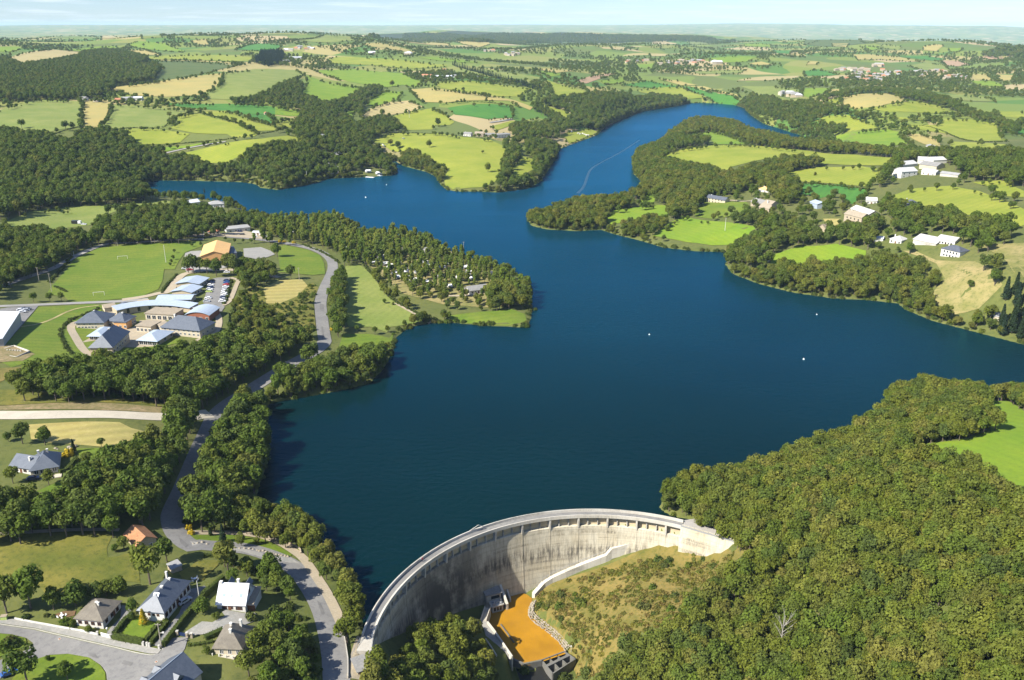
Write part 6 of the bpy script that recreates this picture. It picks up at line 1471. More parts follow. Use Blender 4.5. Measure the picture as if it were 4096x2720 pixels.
for a, b_, lb in [((803,716),(898,714),'white football goal at the near end of the pitch'), ((1012,404),(1096,400),'white football goal at the far end of the pitch')]:
    g = ground('S', [a, b_]); mid = g.mean(0); d = g[1] - g[0]; e = empty('football_goal', tuple(mid), math.atan2(d[1], d[0]), lb, 'goal', 'goals of the football pitch')
    w = float(np.linalg.norm(d[:2])) / 2
    for x in (-w, w):
        mb = MB(); mb.tube((x, 0, -.2), (x, 0, 2.44), .12); mb.build('post', M('white_wall'), e)
    mb = MB(); mb.tube((-w - .1, 0, 2.44), (w + .1, 0, 2.44), .12); mb.build('crossbar', M('white_wall'), e)
rp = [(-60,382),(-20,378),(20,372),(62,388),(130,402),(180,410),(235,408),(300,420),(345,425),(390,425),(432,427),(462,432),(500,442),(520,448),(548,447),(575,455),(600,462),(622,470),(640,477),(665,480),(690,484),(712,487),(742,493),(765,497)]
for k, p in enumerate(ground('M', rp)):
    mb = MB(); r = random.uniform(.35, .62); mb.ball((0, 0, r * .35), r, r * .7, 8, 5, .45)
    tag(mb.build('boulder', M('stone'), loc=tuple(p)), 'pale boulder lining the edge of the picnic lawn beside the road', 'boulder', 'boulders along the picnic lawn')
g = ground('M', [(308,212)])[0]; e = empty('information_board', tuple(g), .1, 'white information board among the lakeside trees above the picnic lawn', 'sign')
mb = MB(); mb.box(-1.2, 1.2, -.06, .06, 2.2, 3.6); mb.build('panel', M('frame_white'), e); mb = MB(); mb.box(-1.0, -.85, -.05, .05, -.3, 2.2); mb.box(.85, 1.0, -.05, .05, -.3, 2.2); mb.build('leg', M('timber_pole'), e)
g = ground('M', [(500,280)])[0]; e = empty('picnic_table', tuple(g), .3, 'white picnic table on the lawn by the lakeside footpath', 'picnic table')
mb = MB(); mb.box(-.9, .9, -.4, .4, .7, .78); mb.build('table_top', M('frame_white'), e)
for s in (-1, 1):
    mb = MB(); mb.box(-.9, .9, s * .75 - .15, s * .75 + .15, .42, .47); mb.build('bench', M('frame_white'), e)
    mb = MB(); mb.box(s * .7 - .06, s * .7 + .06, -.85, .85, .3, .42); mb.box(s * .7 - .06, s * .7 + .06, -.3, -.2, 0, .7); mb.box(s * .7 - .06, s * .7 + .06, .2, .3, 0, .7); mb.build('leg', M('timber_pole'), e)
for t, p, s, lb in [('V',(1497,772),.8,'small white buoy in the middle of the lake'), ('V',(1853,829),.9,'small white buoy on the right of the lake'), ('K',(1023,20),1.1,'white buoy on the water beyond the campsite poplars'), ('D',(1390,889),.7,'tiny white buoy nearest the right shore wood'), ('B',(612,1198),1.2,'white buoy off the sunny meadow point'), ('B',(752,1113),1.0,'white buoy in the bay of the camp')]:
    q = plane(t, [p], 0)[0]; e = empty('buoy', (q[0], q[1], 0), 0, lb, 'buoy', 'buoys on the lake')
    mb = MB(); mb.ball((0, 0, .25 * s), .6 * s, .5 * s, 10, 6); mb.build('float', M('frame_white'), e)
    mb = MB(); mb.tube((0, 0, .6 * s), (0, 0, 1.2 * s), .09 * s); mb.build('mast', M('orange_buoy'), e)
for t, p, rz, lb in [('A',(1725,1366),.2,'white sailing boat moored at the wooded point'), ('A',(1712,1352),-.3,'small white boat at the jetty of the wooded point'), ('B',(705,1052),0,'white boat moored in the camp bay')]:
    q = plane(t, [p], 0)[0]; e = empty('boat', (q[0], q[1], 0), rz, lb, 'boat', 'boats moored on the lake')
    mb = MB(); mb.add([(-3,-1,-.2),(2,-1,-.2),(3.4,0,-.1),(2,1,-.2),(-3,1,-.2),(-3,-1.2,.8),(2,-1.2,.8),(3.8,0,1.0),(2,1.2,.8),(-3,1.2,.8)], [(4,3,2,1,0),(5,6,7,8,9),(0,1,6,5),(1,2,7,6),(2,3,8,7),(3,4,9,8),(4,0,5,9)]); mb.build('hull', M('frame_white'), e)
    if 'sailing' in lb:
        mb = MB(); mb.tube((.3, 0, .5), (.3, 0, 8.0), .07); mb.build('mast', M('metal_grey'), e)
    mb = MB(); mb.box(-1.5, .8, -.7, .7, .8, 1.5); mb.build('cabin', M('frame_white'), e)
jt = plane('B', [(612,1058),(668,1062)], .6); e = empty('jetty', (jt[0][0], jt[0][1], 0), math.atan2(*(jt[1] - jt[0])[::-1]), 'white floating jetty on the camp shore', 'jetty'); jl = float(np.linalg.norm(jt[1] - jt[0]))
mb = MB(); mb.box(0, jl, -1.5, 1.5, .35, .7); mb.build('deck', M('frame_white'), e); mb = MB()
for k in range(5): mb.tube((k * jl / 4, 1.3, -1), (k * jl / 4, 1.3, 1.4), .12)
mb.build('post', M('timber_pole'), e)
# cattle on the far grassy point, sheep in the sunny meadow
def beast(nm, p, rz, s, m, label, group):
    me = bpy.data.meshes.get('hide_' + nm)
    if me is None:
        bm = bmesh.new(); vs = [(-.9,0,1.0),(0,0,1.02),(.75,0,1.1),(1.15,0,1.35),(1.5,0,1.2),(-.8,.25,.5),(-.8,-.25,.5),(.7,.25,.5),(.7,-.25,.5),(-.85,.25,0),(-.85,-.25,0),(.7,.25,0),(.7,-.25,0)]
        es = [(0,1),(1,2),(2,3),(3,4),(0,5),(0,6),(2,7),(2,8),(5,9),(6,10),(7,11),(8,12)]; rr = [.34,.42,.34,.2,.13,.13,.13,.12,.12,.07,.07,.07,.07]
        me0 = bpy.data.meshes.new('tmp'); me0.from_pydata(vs, es, []); o = bpy.data.objects.new('tmp', me0); col.objects.link(o)
        md = o.modifiers.new('skin', 'SKIN')
        for i, sv in enumerate(me0.skin_vertices[0].data): sv.radius = (rr[i], rr[i]); sv.use_root = i == 0
        dg = bpy.context.evaluated_depsgraph_get(); me = bpy.data.meshes.new_from_object(o.evaluated_get(dg)); me.name = 'hide_' + nm; bpy.data.objects.remove(o); bm.free(); me.materials.append(M(m))
    o = bpy.data.objects.new(nm, me); o.location = p; o.rotation_euler = (0, 0, rz); o.scale = (s, s, s); link(o); tag(o, label, nm, group)
for p in ground('B', [(2045,770),(2060,775),(2075,772),(2090,778),(2100,782),(2115,784),(2000,758),(1950,755)]):
    beast('cow', tuple(p), random.uniform(0, 6), 1.7, 'white_wall', 'white cow grazing on the far grassy point', 'cattle on the far grassy point')
for p in ground('B', [(868,806),(728,850),(740,856)]):
    beast('horse', tuple(p), random.uniform(0, 6), 1.7, 'white_wall', 'white animal grazing at the upper left of the sunny meadow', 'grazing animals in the sunny meadow')
# two people walking on the dam
def person(p, rz, top, legs, label):
    vs = [(0,0,.92),(0,0,1.15),(0,0,1.4),(0,0,1.52),(0,.02,1.66),(.1,0,.88),(-.1,0,.88),(.11,.12,.48),(-.11,-.08,.5),(.11,.02,.08),(-.11,-.25,.1),(.19,0,1.40),(-.19,0,1.40),(.26,.02,1.12),(-.26,-.02,1.12),(.25,.14,.88),(-.25,-.1,.86),(.11,.16,.04),(-.11,-.12,.05)]
    es = [(0,1),(1,2),(2,3),(3,4),(0,5),(0,6),(5,7),(6,8),(7,9),(8,10),(2,11),(2,12),(11,13),(12,14),(13,15),(14,16),(9,17),(10,18)]
    rr = [.14,.13,.15,.06,.105,.09,.09,.07,.07,.05,.05,.065,.065,.05,.05,.035,.035,.04,.04]
    me0 = bpy.data.meshes.new('tmp'); me0.from_pydata(vs, es, []); o = bpy.data.objects.new('tmp', me0); col.objects.link(o); md = o.modifiers.new('skin', 'SKIN'); o.modifiers.new('sub', 'SUBSURF').levels = 1
    for i, sv in enumerate(me0.skin_vertices[0].data): sv.radius = (rr[i], rr[i]); sv.use_root = i == 0
    dg = bpy.context.evaluated_depsgraph_get(); me = bpy.data.meshes.new_from_object(o.evaluated_get(dg)); bpy.data.objects.remove(o)
    for m in (top, legs, 'skin', 'hair'): me.materials.append(M(m))
    for f in me.polygons:
        c = f.center; f.material_index = 3 if c.z > 1.68 else 2 if c.z > 1.5 or (abs(c.x) > .2 and c.z < 1.05) else 1 if c.z < .92 else 0; f.use_smooth = True
    me.name = 'person'; b_ = bpy.data.objects.new('person', me); b_.location = p; b_.rotation_euler = (0, 0, rz); link(b_); tag(b_, label, 'person')
q = plane('N', [(578,604),(592,604)], 3.0)
person((q[0][0], q[0][1], 3.0), .9, 'cloth_white', 'cloth_dark', 'person in a white top walking on the dam')
person((q[1][0], q[1][1], 3.0), .9, 'cloth_red', 'cloth_dark', 'person in a red top walking on the dam')

# garden walls and gate
for pts, h, lb in [([(130,1042),(420,1096),(700,1147)], .7, 'low pale garden wall in front of the vegetable plot'), ([(700,1147),(848,1182)], .8, 'white garden wall left of the bungalow gate'), ([(985,1214),(1120,1243),(1252,1270)], .8, 'white garden wall in front of the clipped hedge')]:
    mb = MB(); wall_line(mb, G('L', *pts)[:, :2], .25, h, .5, 2); tag(mb.build('garden_wall', M('white_wall')), lb, 'garden wall')
g = G('L', (882,1186), (955,1205)); mb = MB(); wall_line(mb, g[:, :2], .08, 1.3, 0, 2); tag(mb.build('garden_gate', M('frame_white')), 'white gate of the bungalow driveway', 'gate')
for k, (p, lb) in enumerate([((852,1180),'white gate pillar left of the bungalow gate'), ((962,1208),'white gate pillar right of the bungalow gate'), ((1250,1270),'white pillar at the end of the garden wall'), ((1282,1276),'left white gate pillar of the villa driveway'), ((1302,1282),'right white gate pillar of the villa driveway'), ((1388,1300),'white pillar with letter box at the road corner')]):
    g = G('L', p)[0]; e = empty('gate_pillar', tuple(g), 0, lb, 'gate pillar', 'white gate pillars on the estate road'); mb = MB(); mb.box(-.22, .22, -.22, .22, -.4, 1.25); mb.build('pillar', M('white_wall'), e); mb = MB(); mb.box(-.28, .28, -.28, .28, 1.25, 1.36); mb.build('cap', M('kerb'), e)
for k, (p, lb) in enumerate([((1548,1180),'stone gate pillar left of the green gate'), ((1632,1195),'stone gate pillar right of the green gate'), ((1672,1200),'stone gate pillar by the side path')]):
    g = G('L', p)[0]; e = empty('gate_pillar', tuple(g), 0, lb, 'gate pillar', 'stone gate pillars of the gravel forecourt'); mb = MB(); mb.box(-.3, .3, -.3, .3, -.4, 1.5); mb.build('pillar', M('stone_wall'), e); mb = MB(); mb.box(-.36, .36, -.36, .36, 1.5, 1.65); mb.build('cap', M('kerb'), e)
g = G('L', (1560,1180), (1625,1193)); mb = MB(); wall_line(mb, g[:, :2], .06, 1.2, 0, 2); tag(mb.build('garden_gate', M('paint_dark_blue')), 'dark gate between the stone pillars', 'gate')
mb = MB(); wall_line(mb, G('M', (742,372), (870,425), (880,470))[:, :2], .4, .7, .4, 2); tag(mb.build('low_wall', M('stone_wall')), 'low stone wall between lakeside lawn and trees', 'wall')
mb = MB(); wall_line(mb, G('M', (1245,1130), (1270,1260), (1290,1400), (1290,1560))[:, :2], .25, .9, .4, 2); tag(mb.build('parapet_wall', M('concrete')), 'grey parapet wall between road and dam access at the bottom', 'wall')
g = G('L', (40,1040))[0]; e = empty('bin', tuple(g), .2, 'green container with yellow lid at the left edge of the pavement', 'container'); mb = MB(); mb.box(-.8, .8, -.6, .6, 0, 1.2); mb.build('box', M('paint_green'), e); mb = MB(); mb.box(-.85, .85, -.65, .65, 1.2, 1.32); mb.build('lid', M('roof_beige'), e)
# garden clutter of the estate
def table(t, p, label, rz=0.0):
    g = ground(t, [p])[0]; e = empty('garden_table', tuple(g), rz, label, 'garden table')
    mb = MB(); mb.tube((0, 0, .70), (0, 0, .76), .55, .55, 12); mb.build('table_top', M('frame_white'), e); mb = MB(); mb.tube((0, 0, -.2), (0, 0, .7), .06); mb.build('leg', M('frame_white'), e)
    for k in range(4):
        a = k * 1.57 + .5; x, y = .95 * math.cos(a), .95 * math.sin(a); mb = MB(); mb.box(x - .22, x + .22, y - .22, y + .22, .40, .46); mb.box(x * 1.2 - .22, x * 1.2 + .22, y * 1.2 - .04, y * 1.2 + .04, .46, .95)
        mb.box(x - .03, x + .03, y - .03, y + .03, -.2, .4); mb.build('chair', M('frame_white'), e)
table('L', (540,1022), 'white garden table and chairs by the dug plot')
table('J', (470,1122), 'white garden table on the terrace of the blue slate house', .4)
table('L', (1700,700), 'white garden table beside the vegetable garden', .8)
g = ground('J', [(545,925)])[0]
for k in range(7):
    mb = MB(); r = random.uniform(.4, .8); mb.ball((0, 0, r * .3), r, r * .6, 8, 5, .45)
    o = mb.build('boulder', M('stone'), loc=(g[0] + random.uniform(-4, 4), g[1] + random.uniform(-1.5, 1.5), g[2])); tag(o, 'pale rock in the rockery behind the blue slate house', 'rock', 'rocks of the rockery')
house('garden_shed', 'small wooden shed behind the hedge of the brown roofed bungalow', 'L', (930,800), (985,806), 2.6, 2.0, .6, 'gx', 'wood_brown', 'slate_brown', .2, [], ('f', .5, .8, 1.8), cat='shed')
house('greenhouse', 'low pale lean-to beside the vegetable garden', 'L', (1500,640), (1590,610), 3.0, 1.8, .5, 'shed', 'stone_wall', 'roof_sheet', .2, [], None, cat='lean-to')
# ------------------------------------------------------------------ vegetation
def cards_mesh(name, P, Nn, size, tone, m, extra=None, asp=.8):
    """leaf clumps: small tilted four-sided faces"""
    n = len(P); r = rng.normal(size=(n, 3)); Nn = Nn + r * .55; Nn /= np.linalg.norm(Nn, axis=1)[:, None]
    a = np.cross(Nn, rng.normal(size=(n, 3))); a /= np.linalg.norm(a, axis=1)[:, None] + 1e-9
    b_ = np.cross(Nn, a); s = (size * rng.uniform(.6, 1.3, n))[:, None]
    V = np.stack([P - a * s - b_ * s * asp * rng.uniform(.3, 1, (n, 1)), P + a * s * rng.uniform(.5, 1, (n, 1)) - b_ * s * asp, P + a * s * rng.uniform(.3, 1, (n, 1)) + b_ * s * asp, P - a * s * .8 + b_ * s * asp * rng.uniform(.5, 1.1, (n, 1))], 1).reshape(-1, 3)
    me = bpy.data.meshes.new(name)
    fs = np.arange(4 * n).reshape(-1, 4); V = list(map(tuple, V)); F_ = [tuple(f) for f in fs.tolist()]; tn = list(tone); mi = [0] * n
    if extra is not None:
        k = len(V); V += extra.v; F_ += [tuple(i + k for i in f) for f in extra.f]; tn += [.5] * len(extra.f); mi += [1] * len(extra.f)
    me.from_pydata(V, [], F_); me.materials.append(M(m))
    if extra is not None: me.materials.append(M('bark'))
    at = me.attributes.new('tone', 'FLOAT', 'FACE'); at.data.foreach_set('value', np.array(tn, np.float32))
    me.polygons.foreach_set('material_index', np.array(mi, np.int32)); me.update()
    return me
def lobes(n_l, cz, R, RZ, r0, r1, per, base_tone=.5):
    P, Nn, T = [], [], []
    for k in range(n_l):
        d = rng.normal(size=3); d /= np.linalg.norm(d); d[2] = d[2] * .9 + .12
        q = rng.uniform(.45, .80); c = np.array([d[0] * R * q, d[1] * R * q, cz + d[2] * RZ * q]); r = rng.uniform(r0, r1)
        u = rng.normal(size=(per, 3)); u /= np.linalg.norm(u, axis=1)[:, None]; keep = u[:, 2] > -.55; u = u[keep]
        P.append(c + u * r * rng.uniform(.8, 1.12, (len(u), 1))); Nn.append(u + np.array([0, 0, .25])); T.append(np.clip(rng.normal(base_tone + rng.normal() * .14, .15, len(u)), 0, 1))
    return np.vstack(P), np.vstack(Nn), np.concatenate(T)
def trunk(h, r, limbs=4, R=2.5):
    mb = MB(); mb.tube((0, 0, -.8), (0, 0, h * .45), r, r * .75, 7); mb.tube((0, 0, h * .45), (.1, 0, h * .8), r * .75, r * .3, 6)
    for k in range(limbs):
        a = k * 6.28 / limbs + random.random(); z = h * random.uniform(.28, .5); mb.tube((0, 0, z), (R * math.cos(a), R * math.sin(a), z + h * .25), r * .4, r * .12, 5)
    return mb
TREES = {}
def variant(kind, crown_me, trunk_mb, bark='bark'):
    tm = bpy.data.meshes.new('trunk'); tm.from_pydata(trunk_mb.v, [], trunk_mb.f); tm.materials.append(M(bark))
    TREES.setdefault(kind, []).append((crown_me, tm))
STUFF_T = {}
def stuff_variant(kind, me): STUFF_T.setdefault(kind, []).append(me)
for k in range(6):
    P, Nn, T = lobes(15 + k, 6.3, 3.4 + .2 * (k % 3), 3.9, 1.15, 1.9, 120)
    tb = trunk(10, .26); cm = cards_mesh('crown', P, Nn, .34, T, 'leaf_oak'); variant('oak', cm, tb)
    stuff_variant('oak', cards_mesh('broadleaf', P, Nn, .34, T, 'leaf_oak', tb))
for k in range(4):
    P, Nn, T = lobes(13 + k, 6.5, 3.2, 3.9, 1.2, 1.9, 115)
    tb = trunk(10, .26); variant('dark', cards_mesh('crown', P, Nn, .36, T, 'leaf_dark'), tb); stuff_variant('dark', cards_mesh('broadleaf', P, Nn, .36, T, 'leaf_dark', tb))
for k in range(3):
    P, Nn, T = lobes(22, 6.8, 1.5, 5.0, .7, 1.1, 55); tb = trunk(11, .17, 3, 1.0)
    variant('poplar', cards_mesh('crown', P, Nn, .32, T, 'leaf_poplar'), tb); stuff_variant('poplar', cards_mesh('poplar', P, Nn, .32, T, 'leaf_poplar', tb))
def cone_pts(h, R, n):
    z = rng.uniform(.04, 1, n) ** .9; lay = np.floor(z * 11) / 11; rr = R * (1 - lay) * rng.uniform(.55, 1.05, n) * (1 - .45 * (z * 11 - np.floor(z * 11))) + .1; a = rng.uniform(0, 6.283, n)
    P = np.c_[rr * np.cos(a), rr * np.sin(a), .8 + z * (h - .8)]; return P, np.c_[np.cos(a) * .7, np.sin(a) * .7, np.full(n, .6)], np.clip(rng.normal(.5, .2, n), 0, 1)
for k in range(2):
    P, Nn, T = cone_pts(12, 2.5, 900); tb = trunk(10, .2, 3, .6); variant('conifer', cards_mesh('crown', P, Nn, .38, T, 'leaf_conifer'), tb); stuff_variant('conifer', cards_mesh('conifer', P, Nn, .38, T, 'leaf_conifer', tb))
P, Nn, T = cone_pts(6, 1.7, 700); variant('golden', cards_mesh('crown', P, Nn, .22, T, 'leaf_yellow'), trunk(4, .12, 3, .4))
def bush_mesh(nm, m, R, h, n, s):
    u = rng.normal(size=(n, 3)); u /= np.linalg.norm(u, axis=1)[:, None]; u[:, 2] = np.abs(u[:, 2]); w = 1 + .25 * np.sin(u[:, 0] * 5 + 2) * np.sin(u[:, 1] * 6)
    return cards_mesh(nm, u * w[:, None] * np.array([R, R, h]) * rng.uniform(.75, 1.05, (n, 1)), u, s, np.clip(rng.normal(.5, .2, n), 0, 1), m)
for k in range(3):
    stuff_variant('bush', bush_mesh('shrub', ['leaf_bush', 'leaf_dark', 'leaf_bush'][k], 1.3, 1.5, 260, .22))
    stuff_variant('tuft', bush_mesh('tuft', ['leaf_scrub', 'leaf_scrub', 'leaf_scrub'][k], .9, .75, 110, .2))
BUSH = [bush_mesh('shrub', m, 1.3, 1.5, 420, .2) for m in ('leaf_bush', 'leaf_dark', 'leaf_yellow', 'leaf_hedge')]
for k in range(4):                                               # coarse trees for the far hills
    P, Nn, T = lobes(9, 5.6, 3.3, 3.9, 1.5, 2.3, 26); stuff_variant('far', cards_mesh('far_tree', P, Nn, .80, T, 'leaf_dark'))

# --- where trees stand
allf = [(g[:, :2], g[:, 0].min(), g[:, 0].max(), g[:, 1].min(), g[:, 1].max()) for g, m in field_polys if m not in ('dry_scrub', 'camp_ground', 'meadow_rough')]
allsoft = [g[:, :2] for g, m in field_polys]
def in_fields(P, pad=0.0):
    out = np.zeros(len(P), bool)
    for poly, x0, x1, y0, y1 in allf:
        k = np.nonzero((P[:, 0] > x0) & (P[:, 0] < x1) & (P[:, 1] > y0) & (P[:, 1] < y1) & ~out)[0]
        if len(k): out[k] = signed_dist(P[k], poly) < -pad
    return out
road_pts = resample(main_road[:, :2], 3.0)
lane_pts = np.vstack([resample(ground('J', [(-120,650),(0,652),(300,652),(900,645),(1400,668),(1660,645),(1760,640)])[:, :2], 3), resample(ground('M', [(1265,1160),(1190,980),(1100,800),(1000,650),(930,545),(880,490),(820,450)])[:, :2], 3)])
keep_a = np.array(KEEP)
def free(P, road=5.0, fields=True, water_gap=.8):
    ok = np.ones(len(P), bool)
    for i in range(0, len(P), 4000):
        q = P[i:i + 4000]
        d = np.sqrt(((q[:, None] - road_pts[None]) ** 2).sum(2)).min(1); ok[i:i+4000] &= d > road
        d = np.sqrt(((q[:, None] - lane_pts[None]) ** 2).sum(2)).min(1); ok[i:i+4000] &= d > road * .9
        if len(keep_a): ok[i:i+4000] &= (np.sqrt(((q[:, None] - keep_a[None, :, :2]) ** 2).sum(2)) > keep_a[None, :, 2]).all(1)
    rr = np.hypot(P[:, 0] - CEN[0], P[:, 1] - CEN[1]); ang_ = np.arctan2(P[:, 1] - CEN[1], P[:, 0] - CEN[0]); ok &= ~((rr > RUP - 9) & (rr < RUP + 3) & (ang_ > A1 - .06) & (ang_ < A0 + .1))
    k = np.nonzero(ok & (P[:, 1] < 3000))[0]
    if len(k): ok[k] = (signed_dist(P[k], lake_xy) > water_gap) & (signed_dist(P[k], pool_xy) > 3)
    if fields:
        k = np.nonzero(ok)[0]; ok[k] = ~in_fields(P[k], 1.5)
    return ok
def fill(t, pts, spacing, lift=5.0, road=5.0, fields=True, water_gap=.8):
    poly = ground(t, pts, lift)[:, :2]; x0, y0 = poly.min(0); x1, y1 = poly.max(0)
    gx, gy = np.meshgrid(np.arange(x0, x1, spacing), np.arange(y0, y1, spacing * .87)); gx[1::2] += spacing / 2
    Q = np.c_[gx.ravel(), gy.ravel()] + rng.uniform(-.36, .36, (gx.size, 2)) * spacing
    Q = Q[signed_dist(Q, poly) < 0]
    return Q[free(Q, road, fields, water_gap)] if len(Q) else Q
GROVES = []      # (kind, thing name, label, group, how many as things, points, size range)
def grove(kind, name, label, group, n_things, Q, s0=.8, s1=1.25): GROVES.append((kind, name, label, group, n_things, Q, s0, s1))
def W(t, sp, lift, *pts, **k): return fill(t, pts, sp, lift, **k)

grove('oak', 'oak_tree', 'oak of the wood right of the dam', 'trees of the wood right of the dam', 290,
  W('V', 3.9, 6, (1512,1118),(1525,1106),(1600,1055),(1690,1040),(1760,995),(1860,968),(1960,938),(2020,920),(2025,865),(2060,842),(2110,842),(2200,852),(2290,855),(2361,872),(2500,885),(2520,1700),(1370,1700),(1395,1545),(1450,1475),(1560,1425),(1605,1380),(1660,1320),(1725,1272),(1705,1232),(1655,1198),(1598,1190),(1572,1195),(1518,1165)), .56, .98)
grove('oak', 'lakeside_tree', 'tree on the left bank near the dam', 'lakeside trees near the left end of the dam', 60,
  W('V', 4.6, 4, (812,1490),(770,1410),(735,1345),(692,1290),(640,1262),(580,1235),(530,1200),(545,1168),(600,1170),(660,1180),(720,1215),(750,1265),(795,1320),(830,1390),(842,1470), road=2.6, water_gap=.2), .6, .95)
grove('dark', 'roadside_tree', 'tree between the shaded road and the lake', 'trees between the shaded road and the lake', 70,
  W('V', 5.4, 6, (432,1135),(445,1095),(500,1015),(520,962),(560,908),(605,925),(635,985),(637,1035),(605,1095),(565,1145),(525,1195),(482,1215),(442,1185)), .85, 1.35)
grove('dark', 'lakeside_tree', 'tree on the lakeshore bulge below the meadow', 'trees on the lakeshore bulge below the meadow', 60,
  W('V', 5.6, 6, (622,895),(690,845),(790,815),(870,805),(905,822),(880,852),(840,877),(750,907),(680,912)), .8, 1.25)
grove('dark', 'wood_tree', 'tree of the wood belt below the school', 'trees of the wood belt below the school', 130,
  W('V', 5.0, 5, (25,885),(60,865),(130,850),(230,835),(330,826),(420,808),(530,782),(600,782),(700,778),(735,803),(700,833),(640,862),(560,892),(520,932),(480,955),(450,992),(430,1012),(390,988),(385,935),(340,915),(250,902),(140,905),(50,902)), .85, 1.3)
grove('dark', 'wood_tree', 'tree of the dark wood left of the road', 'trees of the dark wood left of the shaded road', 150,
  W('V', 4.8, 6, (-60,1150),(60,1130),(150,1135),(200,1085),(230,1045),(330,1012),(400,1002),(430,1022),(440,1062),(420,1110),(400,1152),(380,1192),(330,1203),(250,1212),(120,1215),(-60,1228)), .8, 1.25)
grove('oak', 'mound_tree', 'tree on the mound below the dam', 'trees on the mound below the dam', 60,
  W('N', 4.8, 4, (165,1540),(230,1270),(400,1210),(600,1140),(800,1120),(940,1120),(1000,1190),(1075,1240),(1135,1340),(1175,1450),(1240,1600),(170,1650)), .55, .95)
grove('dark', 'garden_tree', 'tree in the gardens beside the lower road', 'trees of the gardens beside the lower road', 90,
  W('M', 5.2, 4, (545,1150),(640,1060),(800,990),(900,1010),(970,1090),(1030,1200),(1070,1350),(1080,1640),(380,1640),(400,1440),(455,1270)), .45, .9)
grove('dark', 'garden_tree', 'tree inside the road bend', 'trees inside the road bend', 40,
  W('M', 5.0, 4, (190,480),(350,480),(500,530),(620,570),(740,650),(800,730),(860,880),(760,800),(650,710),(500,690),(350,640),(240,640)), .5, .85)
grove('poplar', 'poplar_tree', 'poplar on the lakeside of the campsite peninsula', 'poplars round the campsite', 150,
  W('K', 6.0, 6, (200,300),(320,200),(500,150),(680,150),(900,195),(940,270),(1200,255),(1440,290),(1500,350),(1680,405),(1800,455),(2000,535),(2200,640),(2215,700),(2180,750),(2110,730),(2000,570),(1720,445),(1400,415),(1100,450),(950,480),(860,462),(800,385),(600,335),(400,312)), .75, 1.2)
grove('dark', 'roadside_tree', 'tree in the row between road and meadow', 'tree row between the lake road and the meadow', 50,
  W('K', 4.6, 5, (835,540),(865,560),(868,700),(868,900),(840,1000),(805,985),(775,900),(772,700),(800,600), road=4.5), .7, 1.0)
grove('oak', 'campsite_tree', 'tree along the campsite hedge', 'trees along the campsite hedge', 60,
  W('K', 5.5, 4, (1000,505),(1080,560),(1180,690),(1300,755),(1450,855),(1600,895),(1560,930),(1450,905),(1300,815),(1150,715),(1030,575)), .5, .85)
grove('oak', 'campsite_tree', 'tree on the tip of the campsite peninsula', 'trees on the tip of the campsite peninsula', 40,
  W('K', 6, 5, (1900,700),(2060,620),(2190,680),(2205,790),(2100,830),(1950,800)), .7, 1.15)
# rows of young trees between the caravans
rows_ = []
for k in range(7):
    a = np.array([1060 + k * 150, 470 + k * 18]); b_ = np.array([1240 + k * 125, 720 + k * 14])
    rows_ += [tuple(a + (b_ - a) * q) for q in np.linspace(0, 1, 9)]
Q = ground('K', rows_)[:, :2] + rng.uniform(-1.2, 1.2, (len(rows_), 2)); Q = Q[free(Q, 4, False)]
grove('poplar', 'poplar_tree', 'young poplar in the rows between the caravans', 'young poplars between the caravans', 80, Q, .55, .9)
Q = W('K', 4.7, 3, (1000,470),(1400,425),(1800,455),(2080,610),(2080,700),(1700,690),(1350,670),(1120,570), fields=False); Q = Q[rng.random(len(Q)) < .75]
grove('poplar', 'poplar_tree', 'leafy young poplar between the caravans', 'leafy young poplars in the campsite', 90, Q, .38, .92)
Q = W('K', 9, 3, (1250,720),(1600,800),(1900,820),(2100,760),(2000,690),(1700,660),(1400,640), fields=False)
grove('oak', 'campsite_tree', 'tree in the lower campsite', 'small trees in the lower campsite', 50, Q, .4, .7)

def extra(Q, kind='dark', s0=.8, s1=1.2): grove(kind, None, None, None, 0, Q, s0, s1)
extra(W('A', 7.5, 6, (-80,795),(40,805),(230,832),(350,832),(450,872),(540,890),(560,850),(620,795),(860,810),(960,855),(1010,925),(1100,945),(1180,935),(1210,995),(1400,990),(1480,1052),(1640,1062),(1740,1025),(1830,945),(2070,905),(2250,885),(2300,925),(2400,1000),(2300,1062),(2150,1112),(2050,1152),(1840,1162),(1600,1162),(1350,1167),(1120,1167),(1000,1205),(1050,1222),(1090,1265),(1000,1290),(600,1320),(400,1328),(200,1362),(-80,1432)), 'dark', .95, 1.45)
extra(W('A', 9, 7, (-80,280),(80,292),(160,322),(260,312),(420,287),(560,264),(600,238),(760,213),(850,218),(930,238),(1060,267),(1085,292),(960,326),(1130,322),(1185,362),(1190,387),(1130,452),(990,472),(850,492),(740,502),(740,545),(500,552),(250,562),(-80,562)), 'dark', 1.0, 1.5)
extra(W('A', 9, 6, (1620,602),(1700,572),(1850,557),(1950,512),(2100,442),(2150,422),(2200,462),(2190,532),(2400,612),(2400,740),(2300,742),(2230,692),(2190,662),(2000,627),(1800,612)))
extra(W('B', 8.5, 6, (335,562),(480,532),(560,482),(640,442),(720,452),(730,482),(650,542),(600,572),(590,642),(540,602),(470,622),(480,672),(560,692),(680,652),(760,662),(840,682),(830,752),(700,782),(560,802),(650,832),(720,862),(740,902),(830,962),(780,1040),(740,1002),(640,962),(560,992),(460,1042),(340,1042),(300,1082),(180,1102),(80,1112),(-50,1122),(-50,962),(100,882),(180,842),(180,792),(90,692),(200,652),(190,602),(250,562),(180,502)), 'dark', .85, 1.3)
extra(W('B', 7, 5, (870,892),(950,892),(1050,955),(1110,1005),(1140,1062),(1100,1080),(1020,1032),(930,972),(850,962)), 'oak', .9, 1.3)
